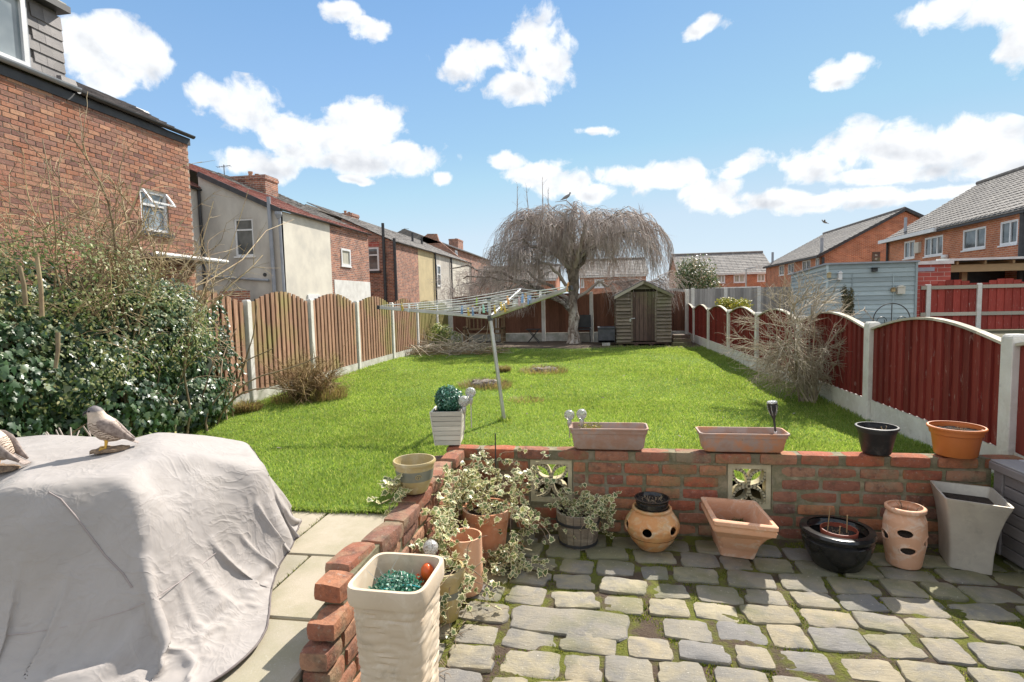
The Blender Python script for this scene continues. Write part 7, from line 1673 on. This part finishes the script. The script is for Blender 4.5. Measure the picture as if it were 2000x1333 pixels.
for i in range(NL):
    a = 2*math.pi*i/NL+random.uniform(-.15, .15); rr6 = random.choice((random.uniform(.35, .75), random.uniform(.75, 1.0))); z0 = random.uniform(1.75, 2.55); tx = CX+RXx*rr6*math.cos(a); ty = TY+1.7*rr6*math.sin(a)
    zt = CTOP-.12-.95*rr6**5+random.uniform(-.08, .0); p0 = np.array([tb0.x+random.uniform(-.05, .05), TY, .2+z0]); p3 = np.array([tx, ty, zt])
    p1 = p0+np.array([(tx-p0[0])*.22, (ty-TY)*.22, .32+.25*random.random()]); p2 = np.array([tx-(tx-p0[0])*.38, ty-(ty-TY)*.38, max(zt, p0[2])+.28*random.random()])
    t_ = np.linspace(0, 1, K)[:, None]; c = (1-t_)**3*p0+3*(1-t_)**2*t_*p1+3*(1-t_)*t_**2*p2+t_**3*p3; c[1:-1] += RNG.normal(size=(K-2, 3))*.045; limbs.append(c)
# three low limbs reaching left and one right
for (u, v, yy, z0) in ((905, 545, 14.6, 1.15), (960, 520, 15.2, 1.3), (1010, 500, 14.2, 1.5), (985, 560, 14.0, 1.05), (1290, 560, 14.4, 1.4), (880, 525, 15.2, 1.2)):
    q = at(u, v, y=yy); p0 = np.array([tb0.x, TY, z0]); p3 = np.array([q.x, yy, q.z]); t_ = np.linspace(0, 1, K)[:, None]; p1 = p0+(p3-p0)*.3+[0, 0, .35]; p2 = p0+(p3-p0)*.75+[0, 0, .45]; c = (1-t_)**3*p0+3*(1-t_)**2*t_*p1+3*(1-t_)*t_**2*p2+t_**3*p3; c[1:-1] += RNG.normal(size=(K-2, 3))*.05; limbs.append(c)
LP = np.array(limbs)
for i in range(len(limbs)):
    r0 = random.uniform(.045, .075); MB().tube([tuple(p) for p in LP[i]], list(np.linspace(r0, .014, K)), 7).build('limb', M['bark'] if random.random() > .4 else M['twig'], tree, smooth=60)
s0, d0 = pick(LP, 330, .25, 1.0); out = s0-np.array([CX, TY, 2.6]); out[:, 2] *= .2; out /= np.linalg.norm(out, axis=1, keepdims=True)+1e-6
B1 = grow(s0, d0/np.linalg.norm(d0, axis=1, keepdims=True)*.8+out*.7+rand_unit(330)*.8+[0, 0, .15], RNG.uniform(.45, 1.0, 330), 9, .28, .12)
def under_dome(P, slack=.12):
    r = np.sqrt(((P[..., 0]-CX)/RXx)**2+((P[..., 1]-TY)/1.8)**2); cap = CTOP-.02-.95*np.minimum(r, 1.1)**5+RNG.uniform(0, slack, P.shape[:1])[:, None]; P[..., 2] = np.minimum(P[..., 2], cap); f = np.where(r > 1.03, (1.03+.3*(r-1.03))/np.maximum(r, 1e-6), 1); low = P[..., 2] < 1.9; f = np.where(low, 1, f); P[..., 0] = CX+(P[..., 0]-CX)*f; P[..., 1] = TY+(P[..., 1]-TY)*f; return P
B1 = under_dome(B1)
s1, d1 = pick(B1, 7400, .1, 1.0); out = s1-np.array([CX, TY, 2.6]); out[:, 2] = 0; out /= np.linalg.norm(out, axis=1, keepdims=True)+1e-6
rad1 = np.sqrt(((s1[:, 0]-CX)/RXx)**2+((s1[:, 1]-TY)/1.7)**2); ln_ = RNG.uniform(.25, .9, 7400)*(.6+1.25*np.clip(rad1, 0, 1)**1.5)
B2 = grow(s1, d1/np.linalg.norm(d1, axis=1, keepdims=True)*.5+out*.4+rand_unit(7400)*.6, ln_, 9, .17, .36)
B2 = under_dome(B2); s2, d2 = pick(B2, 5200, .15, .8); B3 = grow(s2, d2/np.linalg.norm(d2, axis=1, keepdims=True)+rand_unit(5200)*.8, RNG.uniform(.12, .35, 5200), 5, .2, .25)
k1 = B2[:, -1, 2] > .95; k2 = B3[:, -1, 2] > .95
np_obj('branches', *strands(B1, rad(B1, .013, .004)), M['twig'], tree, kind='stuff'); V, F = join(strands(B2[k1], rad(B2[k1], .0045, .0018)), strands(B3[k2], rad(B3[k2], .0028, .0014))); np_obj('hanging_twigs', V, F, M['twig'], tree, kind='stuff')
for (u, v0_, v1_) in ((1008, 408, 361), (1032, 412, 362), (1059, 410, 344), (1068, 412, 365), (1253, 425, 405), (1106, 425, 393), (1255, 440, 411)):
    a, b = at(u, v0_+30, y=TY-.1), at(u+random.uniform(-5, 3), v1_, y=TY-.1); st = np.array([a]*1); G = [a, a.lerp(b, .5)+Vector((.02, 0, 0)), b]; MB().tube(G, [.02, .012, .004], 6).build('upright_stub', M['twig'], tree)
    sG = np.array([[tuple(a.lerp(b, t_)) for t_ in np.linspace(0, 1, 6)]]); s_, d_ = pick(sG, 9, .3, 1); X3 = grow(s_, d_/np.linalg.norm(d_, axis=1, keepdims=True)+rand_unit(9)*.7, RNG.uniform(.08, .25, 9), 4, .2, 0); np_obj('stub_twigs', *strands(X3, rad(X3, .004, .0015)), M['twig'], tree, kind='stuff')
MB().tube([DOVE+Vector((-.3, .1, -.02)), DOVE+Vector((0, 0, -.012)), DOVE+Vector((.12, .05, -.12)), DOVE+Vector((.3, .2, -.35))], [.006, .012, .016, .02], 6).build('limb', M['twig'], tree)

def bare_tree(label, x, y, h, spread, seed, mat='twig', n1=16, n2=160, n3=1500, group=None, z=.2):
    t = thing('bare_tree', label, 'tree', (x, y, z), group); b = np.array([[x, y, z]]); T0 = grow(b, np.array([[.05, 0, 1.]]), [h*.5], 6, .06); r = max(.05, h*.018)
    MB().tube([tuple(p) for p in T0[0]], list(np.linspace(r*1.6, r, 6)), 8).build('trunk', M['bark'], t)
    s_, d_ = pick(T0, n1, .35, 1.0); A = grow(s_, rand_unit(n1)*[spread, spread, .5]+[0, 0, .9], RNG.uniform(.35, .6, n1)*h, 8, .2, 0)
    s_, d_ = pick(A, n2, .2, 1.0); B = grow(s_, d_/np.linalg.norm(d_, axis=1, keepdims=True)+rand_unit(n2)*.9, RNG.uniform(.12, .3, n2)*h, 7, .25, 0)
    s_, d_ = pick(B, n3, .1, 1.0); C = grow(s_, d_/np.linalg.norm(d_, axis=1, keepdims=True)+rand_unit(n3)*.8, RNG.uniform(.05, .14, n3)*h, 5, .25, .03)
    q = h/6; V, F = join(strands(A, rad(A, .035*q, .012*q)), strands(B, rad(B, .012*q, .005*q)), strands(C, rad(C, .006*q, .0025*q))); np_obj('branches', V, F, M[mat], t, kind='stuff'); return t
bare_tree('distant bare tree behind the back fence, left of the birch', at(935, 560, y=30).x, 30, 4.3, 1.2, 1)
bare_tree('distant bare tree between the terrace end and the birch', at(985, 560, y=36).x, 36, 4.4, 1.2, 2)
bare_tree('low bare tree spreading in front of the pale terrace end wall', at(905, 580, y=24).x, 24, 2.9, 1.4, 3)
bare_tree('distant bare tree just right of the birch trunk', at(1215, 580, y=34).x, 34, 3.4, 1.2, 4)
bare_tree('faint bare tree on the skyline right of the birch crown', at(1300, 560, y=48).x, 48, 3.4, 1.2, 5)

# ---- bare bush by the right fence
bq = at(1582, 787, z=.25); bc_ = np.array(bq)
tb_ = thing('bare_bush', 'round bare bush with bleached twigs beside the low red fence', 'bush', tuple(bq))
n0 = 26; s_ = bc_+RNG.normal(size=(n0, 3))*[.05, .05, 0]; d_ = rand_unit(n0)*[.42, .42, 0]+[-.1, .0, 1.0]; A = grow(s_, d_, RNG.uniform(.7, 1.25, n0), 8, .12, 0)
for i in range(n0): MB().tube([tuple(p) for p in A[i]], list(np.linspace(random.uniform(.008, .014), .003, 8)), 6).build('stem', M['bush_twig'], tb_)
def shell_grow(A, n, lens, c, R3, out_w, mat_r, K=6, wander=.28, grav=0.0):
    s_, d_ = pick(A, n, .3, 1.0); o_ = s_-c; o_ /= np.linalg.norm(o_, axis=1, keepdims=True)+1e-6; G = grow(s_, d_/np.linalg.norm(d_, axis=1, keepdims=True)*.5+o_*out_w+rand_unit(n)*.8, lens, K, wander, grav)
    q = (((G-c)/R3)**2).sum(2); return G[q[:, -1] < 1.15]
cc_ = np.array([bq.x-.22, bq.y+.05, 1.06]); R3 = np.array([.74, .66, .72])
B = shell_grow(A, 340, RNG.uniform(.25, .6, 340), cc_, R3, .9, 0, 7, .2); C = shell_grow(B, 2700, RNG.uniform(.08, .26, 2700), cc_, R3*1.05, .5, 0, 5, .28)
V, F = join(strands(B, rad(B, .0055, .003)), strands(C, rad(C, .0026, .0012))); np_obj('twigs', V, F, M['bush_twig'], tb_, kind='stuff')
# ---- straw shrub by the left fence
sq_ = at(600, 782, z=.25); sc_ = np.array(sq_)
tst_ = thing('dry_shrub', 'straw coloured dry cut back shrub in front of the left fence', 'shrub', tuple(sq_))
n0 = 90; A = grow(sc_+RNG.normal(size=(n0, 3))*[.12, .1, 0], rand_unit(n0)*[.8, .8, 0]+[0, 0, .8], RNG.uniform(.3, .62, n0), 7, .16, 0)
s_, d_ = pick(A, 1300, .15, 1.0); B = grow(s_, d_/np.linalg.norm(d_, axis=1, keepdims=True)+rand_unit(1300)*.8+[0, 0, .15], RNG.uniform(.08, .3, 1300), 6, .3, .03)
n_ = 10; LG = grow(np.tile(sc_, (n_, 1)), rand_unit(n_)*[1.1, .8, 0]+[-.1, 0, .85], RNG.uniform(.7, 1.0, n_), 8, .07, .02)
V, F = join(strands(A, rad(A, .009, .004)), strands(B, rad(B, .0035, .0014)), strands(LG, rad(LG, .006, .002))); np_obj('twigs', V, F, M['straw_twig'], tst_, kind='stuff'); blades('dry_grass', sq_.x+.22, sq_.y, .25, .28, 900, .12, .34, M['dry_grass'], tst_, 1.0, .0025)
blades('dry_grass', sq_.x-.05, sq_.y-.05, .25, .35, 500, .1, .25, M['dry_grass'], tst_, 1.2, .0025)
# ---- brush pile and small evergreen at the back left corner
bp = at(875, 692, z=.25)
tpile = thing('brush_pile', 'pile of cut branches and dead sticks at the back left of the lawn', 'brush pile', tuple(bp))
n0 = 240; S_ = np.stack([RNG.uniform(bp.x-.9, bp.x+.8, n0), RNG.uniform(bp.y-.35, bp.y+.8, n0), RNG.uniform(.27, .5, n0)], 1); d_ = rand_unit(n0)*[1, .6, .25]; A = grow(S_, d_, RNG.uniform(.3, .9, n0), 6, .12, .02); A[..., 2] = np.maximum(A[..., 2], .26)
np_obj('sticks', *strands(A, rad(A, .010, .004)), M['bush_twig'], tpile, kind='stuff'); n0 = 500; S_ = np.stack([RNG.uniform(bp.x-1.0, bp.x+1.3, n0), RNG.uniform(bp.y-.4, bp.y+.7, n0), RNG.uniform(.26, .33, n0)], 1); A = grow(S_, rand_unit(n0)*[1, 1, .1], RNG.uniform(.06, .25, n0), 4, .2, .0); A[..., 2] = np.maximum(A[..., 2], .26); np_obj('litter', *strands(A, rad(A, .005, .003)), M['straw_twig'], tpile, kind='stuff')
def leafy(name, label, cat, c, R3, n, size, mat, shape=SMALL_SHAPE, stems=12, stem_mat='twig', base=None, lumps=6, group=None, edge=False, inner=.35):
    """foliage as separate leaves gathered in uneven clumps round a real stem skeleton"""
    c = np.array(c); base = np.array(base if base is not None else (c[0], c[1], .2)); t = thing(name, label, cat, tuple(base), group)
    A = grow(np.tile(base, (stems, 1))+RNG.normal(size=(stems, 3))*[.03, .03, 0], (c-base)/np.linalg.norm(c-base)+rand_unit(stems)*.35*(np.array(R3)/max(R3)), np.full(stems, np.linalg.norm(c-base)+max(R3)*.5), 8, .12, 0); A[..., 2] = np.maximum(A[..., 2], base[2]); np_obj('stems', *strands(A, rad(A, .012, .004), 5), M[stem_mat], t, kind='stuff')
    cl = rand_unit(lumps)*RNG.uniform(.35, .8, (lumps, 1)); w = RNG.integers(0, lumps, n); r_ = RNG.uniform(inner, .62, (n, 1))*RNG.uniform(.6, 1, (lumps, 1))[w]; d = rand_unit(n); P = c+(cl[w]+d*r_)*np.array(R3); V, F, A2 = leaf_mesh(P, d+rand_unit(n)*.9+[0, 0, .3], rand_unit(n), RNG.uniform(*size, n), shape, edge=edge)
    np_obj('foliage', V, F, M[mat], t, kind='stuff', attrs={'edge': A2} if edge else None); return t
q = at(862, 655, y=13.2); leafy('evergreen_shrub', 'small evergreen shrub by the brush pile at the left fence', 'shrub', (q.x, 13.2, q.z-.08), (.42, .4, .42), 1500, (.035, .07), 'shrub_leaf')
q = at(1432, 600, y=12.0); leafy('topiary_bush', 'yellow green clipped round bush behind the low red fence', 'bush', (q.x, 12.0, q.z+.0), (.36, .33, .27), 3600, (.025, .05), 'topiary', lumps=16, stems=3)
q = at(1362, 545, y=24); leafy('laurel_tree', 'spotted evergreen tree over the pale grey fence in front of the far house', 'tree', (q.x, 24, q.z-.15), (1.05, .9, 1.0), 5200, (.06, .12), 'far_leaf', lumps=26)
q = at(1655, 590, y=17.3); leafy('conifer', 'slim dark conifer in front of the blue grey outbuilding', 'conifer', (q.x, 17.3, 1.05), (.17, .17, .62), 2600, (.03, .07), 'conifer', lumps=18, stems=2)
q = at(1520, 590, y=13.5)
# ---- ivy hedge and rose tangle at the left
def blob_leaves(blobs, n, size, mat, shape, parent, name, front=None, edge=False, droop=.5, thick=.22):
    w = np.array([b[3]*b[5]+b[3]*b[4] for b in blobs]); w = w/w.sum(); k = RNG.choice(len(blobs), n, p=w); Bc = np.array([b[:3] for b in blobs]); Br = np.array([b[3:6] for b in blobs]); d = rand_unit(n)
    bump_ = 1+.16*np.sin(d[:, 0]*7+Bc[k, 1]*5)*np.sin(d[:, 2]*8+k)+RNG.uniform(-thick, .04, n); P = Bc[k]+d*Br[k]*bump_[:, None]
    ok = (P[:, 0] > LX-.3) & (P[:, 2] > .2)
    # keep leaves that are near the outside of the union
    for b in blobs:
        q = (((P-np.array(b[:3]))/np.array(b[3:6]))**2).sum(1); ok &= q > .50
    P, d = P[ok], d[ok]; n = len(P); N = d*[1, 1, .7]+rand_unit(n)*.65+[.35, -.1, .35]; U = np.tile([0, 0, -1.], (n, 1))*droop+rand_unit(n)*.6
    V, F, A2 = leaf_mesh(P, N, U, RNG.uniform(*size, n), shape, edge=edge); return np_obj(name, V, F, M[mat], parent, kind='stuff', attrs={'edge': A2} if edge else None)
hv = thing('ivy_hedge', 'big mass of dark glossy ivy smothering the left fence beside the cover', 'ivy', (-4.1, 4.4, .25))
IB = [(-4.28, 4.95, 1.1, .24, .42, .56), (-4.2, 4.65, .72, .34, .5, .55), (-4.15, 4.4, 1.15, .45, .7, .62), (-4.1, 3.8, .8, .5, .75, .65), (-4.2, 3.3, 1.2, .45, .7, .6), (-4.15, 4.7, .5, .42, .7, .35), (-4.1, 2.8, .9, .5, .7, .65), (-4.3, 4.85, 1.4, .26, .38, .26)]
blob_leaves(IB, 38000, (.028, .06), 'ivy', IVY_SHAPE, hv, 'leaves', droop=.8)
st_ = grow(np.stack([np.full(60, -4.05)+RNG.normal(size=60)*.12, RNG.uniform(2.6, 5.4, 60), np.full(60, .25)], 1), rand_unit(60)*.5+[0, 0, 1], RNG.uniform(.6, 1.3, 60), 9, .2, 0); np_obj('stems', *strands(st_, rad(st_, .012, .005), 5), M['vine_stem'], hv, kind='stuff')
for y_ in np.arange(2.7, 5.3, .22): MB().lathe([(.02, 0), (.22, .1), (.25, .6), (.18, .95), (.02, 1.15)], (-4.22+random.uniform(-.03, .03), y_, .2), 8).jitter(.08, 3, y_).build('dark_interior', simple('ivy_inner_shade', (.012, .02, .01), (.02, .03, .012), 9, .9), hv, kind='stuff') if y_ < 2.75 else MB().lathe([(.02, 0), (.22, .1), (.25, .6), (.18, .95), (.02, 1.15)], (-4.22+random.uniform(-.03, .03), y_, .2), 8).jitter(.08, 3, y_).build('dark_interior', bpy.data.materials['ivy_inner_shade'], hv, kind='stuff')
# loose trailing ends over the boards
n0 = 60; s_ = np.stack([np.full(n0, -4.14), RNG.uniform(5.05, 5.6, n0), RNG.uniform(.7, 1.6, n0)], 1); A = grow(s_, np.tile([.05, .35, -.9], (n0, 1))+rand_unit(n0)*.5, RNG.uniform(.15, .5, n0), 7, .15, .1); A[..., 0] = np.maximum(A[..., 0], -4.215)
P_, D_ = pick(A, 900, 0, 1); V, F, A2 = leaf_mesh(P_+rand_unit(900)*.02+[.015, 0, 0], rand_unit(900)*.6+[1, -.2, .3], rand_unit(900)*.6+[0, 0, -.8], RNG.uniform(.02, .045, 900), IVY_SHAPE, edge=False); np_obj('trailing_leaves', V, F, M['ivy'], hv, kind='stuff'); np_obj('trailing_stems', *strands(A, rad(A, .004, .002)), M['vine_stem'], hv, kind='stuff')
rs_ = thing('rambling_rose', 'tall tangle of bare rose stems and small pale leaves rising above the ivy', 'shrub', (-4.0, 4.2, .25))
RB = [(-4.1, 4.2, 1.55, .45, .65, .35), (-4.0, 3.6, 1.68, .5, .7, .4), (-4.2, 3.0, 1.55, .5, .7, .45), (-3.85, 4.0, 1.25, .5, .9, .42), (-3.95, 4.4, 1.25, .36, .5, .35), (-3.85, 3.4, 1.0, .35, .5, .35)]
blob_leaves(RB, 34000, (.014, .036), 'shrub_leaf', SMALL_SHAPE, rs_, 'leaves', droop=.1, thick=.6)
n0 = 70; s_ = np.stack([RNG.uniform(-4.15, -3.8, n0), RNG.uniform(3.0, 4.8, n0), RNG.uniform(.4, 1.3, n0)], 1); A = grow(s_, rand_unit(n0)*[.45, .6, 0]+[0, 0, 1], RNG.uniform(.9, 1.75, n0), 10, .12, .02)
A = A[A[..., 0].max(1) < -3.5]; s_keep = A
for i in range(min(22, len(A))): MB().tube([tuple(p) for p in A[i]], list(np.linspace(random.uniform(.010, .018), .004, 10)), 6).build('stem', M['rose_stem'], rs_)
s_, d_ = pick(A, 640, .25, 1.0); B = grow(s_, d_/np.linalg.norm(d_, axis=1, keepdims=True)+rand_unit(640)*.8+[0, 0, .15], RNG.uniform(.25, .65, 640), 8, .2, .04); s_, d_ = pick(B, 1900, .1, 1.0); C = grow(s_, d_/np.linalg.norm(d_, axis=1, keepdims=True)+rand_unit(1900)*.9, RNG.uniform(.06, .22, 1900), 5, .25, .02)
V, F = join(strands(A[22:], rad(A[22:], .008, .003), 4), strands(B, rad(B, .004, .0018)), strands(C, rad(C, .0024, .0012))); np_obj('twigs', V, F, M['rose_stem'], rs_, kind='stuff')
# long arching canes to the right and the two sawn stumps
for pts in ([(-3.95, 4.35, 1.5), (-3.9, 4.6, 1.72), (-3.8, 4.85, 2.05), (-3.75, 5.0, 2.5)], [(-3.95, 4.35, 1.5), (-3.8, 4.9, 1.7), (-3.75, 5.4, 1.95), (-3.9, 6.1, 2.35), (-4.0, 6.9, 2.6)], [(-4.0, 4.3, 1.5), (-3.9, 4.55, 1.6), (-3.85, 4.8, 1.66), (-3.8, 5.2, 1.9), (-3.7, 5.5, 2.7)]):
    MB().tube(pts, list(np.linspace(.009, .003, len(pts))), 7).build('cane', M['rose_stem'], rs_, smooth=60)
for (u0, v0_, u1, v1_) in ((82, 618, 72, 502), (50, 595, 38, 520), (113, 650, 108, 720)):
    a, b = at(u0, v0_, x=-3.42), at(u1, v1_, x=-3.42); MB().tube([a, a.lerp(b, .5)+Vector((.01, 0, 0)), b], [.013, .012, .011], 8).build('sawn_stem', M['topiary'] if False else M['rose_stem'], rs_, smooth=60)
# low leaves and grass at the foot of the hedge
leafy('low_plants', 'small green plants sprouting between ivy and furniture cover', 'plant', (-3.3, 3.0, .42), (.5, .6, .22), 1500, (.03, .06), 'shrub_leaf', base=(-3.3, 3.0, .22))
# ---- variegated ivy in the patio corner
def vine(name, label, seeds, n_st, length, leafn, c, R3, size=(.019, .042), grav=.1, out=(0, -1, .2), base=(0, 0, 0), clip=None, wander=.28):
    t = thing(name, label, 'ivy', base); sd_ = np.array(seeds)[RNG.integers(0, len(seeds), n_st)]; s_ = sd_+RNG.normal(size=(n_st, 3))*.025
    A = grow(s_, rand_unit(n_st)*.9+np.array(out), RNG.uniform(.5, 1, n_st)*length, 12, wander, grav); A[..., 2] = np.maximum(A[..., 2], PZ+.012+RNG.uniform(0, .03, A.shape[:2]))
    if clip is not None: A = clip(A)
    np_obj('stems', *strands(A, rad(A, .0024, .0012), 4), M['vine_stem'], t, kind='stuff')
    P_, D_ = pick(A, leafn, .02, 1.0); off = rand_unit(leafn)*[1, 1, .6]; off[:, 2] = np.abs(off[:, 2]); P_ = P_+off*RNG.uniform(.008, .03, (leafn, 1)); N = rand_unit(leafn)*.7+[.1, -.35, .85]; U = rand_unit(leafn)+[0, 0, -.35]; V, F, A2 = leaf_mesh(P_, N, U, RNG.uniform(*size, leafn), IVY_SHAPE, edge=True); np_obj('leaves', V, F, M['var_ivy'], t, kind='stuff', attrs={'edge': A2}); return t
def clipwall(A):
    A[..., 1] = np.where(A[..., 2] < WTOP, np.minimum(A[..., 1], WY-.015), A[..., 1]); A[..., 0] = np.where((A[..., 2] < WTOP), np.maximum(A[..., 0], -.862), A[..., 0]); return A
ipot = Vector(cIV)+Vector((0, 0, .25))
vine('trailing_ivy', 'variegated ivy spilling over the wall corner behind the brown terracotta pot', [tuple(ipot+Vector((random.uniform(-.12, .1), random.uniform(-.05, .25), random.uniform(0, .12)))) for k in range(10)] + [(-.8, 3.4, .35), (-.72, 3.42, .45), (-.6, 3.42, .4), (-.85, 3.2, .3)], 60, .32, 500, None, None, grav=.05, out=(0, .1, .35), base=tuple(ipot), clip=clipwall)
vine('trailing_ivy', 'variegated ivy hanging down to the setts right of the brown terracotta pot', [(-.5, 3.1, .22), (-.45, 3.25, .3), (-.52, 3.3, .36), (-.42, 3.2, .15)], 22, .36, 190, None, None, grav=.16, out=(.7, -.5, .2), base=(-.45, 3.15, .2), clip=clipwall)
vine('trailing_ivy', 'variegated ivy trailing from the wall corner down the short wall beside the glazed pot', [(-.82, 2.95, .42), (-.80, 2.8, .40), (-.79, 2.65, .36), (-.80, 2.5, .3), (-.8, 3.1, .4)], 50, .24, 430, None, None, grav=.14, out=(.3, -.35, .1), base=(-.82, 2.8, .4), clip=clipwall)
vine('trailing_ivy', 'sparse variegated ivy trailing from the low ochre pot onto the setts', [tuple(Vector(cYP)+Vector((.02, 0, .22))), tuple(Vector(cYP)+Vector((.08, .06, .22)))], 16, .4, 110, None, None, grav=.2, out=(.5, -.4, .3), base=tuple(Vector(cYP)+Vector((0, 0, .2))), clip=clipwall)
vine('trailing_ivy', 'small sprig of ivy climbing in front of the glazed pot', [(-.985, 2.52, .47), (-.97, 2.55, .5)], 12, .16, 90, None, None, grav=.0, out=(0, -.1, .8), base=(-.98, 2.52, .45), wander=.4)
vine('trailing_ivy', 'variegated ivy in the barrel planter drooping over both sides', [(BARREL[0]-.06, BARREL[1], BARREL[2]), (BARREL[0]+.06, BARREL[1], BARREL[2]), (BARREL[0], BARREL[1]+.05, BARREL[2])], 26, .2, 190, None, None, grav=.12, out=(.05, -.0, .95), base=BARREL, clip=clipwall)
vine('trailing_ivy', 'pale variegated ivy cascading right of the barrel to the ground', [(BARREL[0]+.1, BARREL[1]-.02, BARREL[2]+.06), (BARREL[0]+.13, BARREL[1]-.03, BARREL[2]+.03)], 11, .26, 140, None, None, grav=.3, out=(.8, -.2, .3), base=(BARREL[0]+.12, BARREL[1], BARREL[2]), clip=clipwall)
vine('trailing_ivy', 'variegated ivy lying along the setts under the brown terracotta pot', [(-.6, 2.95, PZ+.05), (-.5, 3.0, PZ+.08), (-.45, 2.95, PZ+.05)], 22, .28, 240, None, None, grav=.12, out=(.5, -.3, .1), base=(-.5, 2.95, PZ), clip=clipwall)
MB().tube([(-.63, 3.3, .1), (-.635, 3.31, .35), (-.63, 3.3, .62)], .004, 6).build('plant_cane', M['black_trim']); tag(bpy.data.objects['plant_cane'], 'thin dark cane standing upright in the corner ivy', 'cane')
# trailing strand from right low bush etc.
tw = thing('twig_litter', 'scattered dry twigs and leaves at the foot of the low ochre pot', 'twigs', (-.75, 2.1, PZ)); n0 = 130; A = grow(np.stack([RNG.uniform(-.86, -.6, n0), RNG.uniform(1.7, 2.9, n0), np.full(n0, PZ+.008)], 1), rand_unit(n0)*[1, 1, .15], RNG.uniform(.02, .09, n0), 4, .3, 0); A[..., 2] = np.clip(A[..., 2], PZ+.004, PZ+.03); np_obj('twigs', *strands(A, rad(A, .0018, .001)), M['vine_stem'], tw, kind='stuff')
n0 = 180; P_ = np.stack([RNG.uniform(-4.1, 2.4, n0), RNG.uniform(3.7, 12.5, n0), np.full(n0, .275)], 1); V, F, A2 = leaf_mesh(P_, rand_unit(n0)*.5+[0, 0, 1], rand_unit(n0), RNG.uniform(.015, .04, n0), SMALL_SHAPE, edge=False); o = np_obj('fallen_leaves', V, F, M['bark'], kind='stuff'); tag(o, 'dark fallen leaves and crumbs scattered over the lawn', 'leaves')

# repeats that stand apart as individuals share a group phrase
GROUPS = {'solar_light': 'glass globe solar lights', 'trough': 'terracotta coloured troughs on the wall', 'falcon_ornament': 'falcon ornaments on the furniture cover', 'tree_stump': 'stumps and wood lumps on the lawn', 'bare_tree': 'distant bare trees beyond the back fence', 'trailing_ivy': 'variegated ivy plants in the patio corner', 'bird_box': 'boxes on the outbuilding front', 'estate_house': 'red brick estate houses', 'rendered_house': 'rendered terraced houses on the left', 'brick_house': 'old brick houses on the left', 'strawberry_pot': 'pots with planting holes', 'garden_store': 'flat roofed stores beyond the grey fence', 'fence': 'garden fences', 'plant_pot': 'plain round plant pots', 'glazed_pot': 'ochre glazed pots', 'garden_wall': 'low brick garden walls'}
for o in bpy.data.objects:
    if o.parent is None and 'label' in o.keys() and 'group' not in o.keys() and o.name.split('.')[0] in GROUPS: o['group'] = GROUPS[o.name.split('.')[0]]
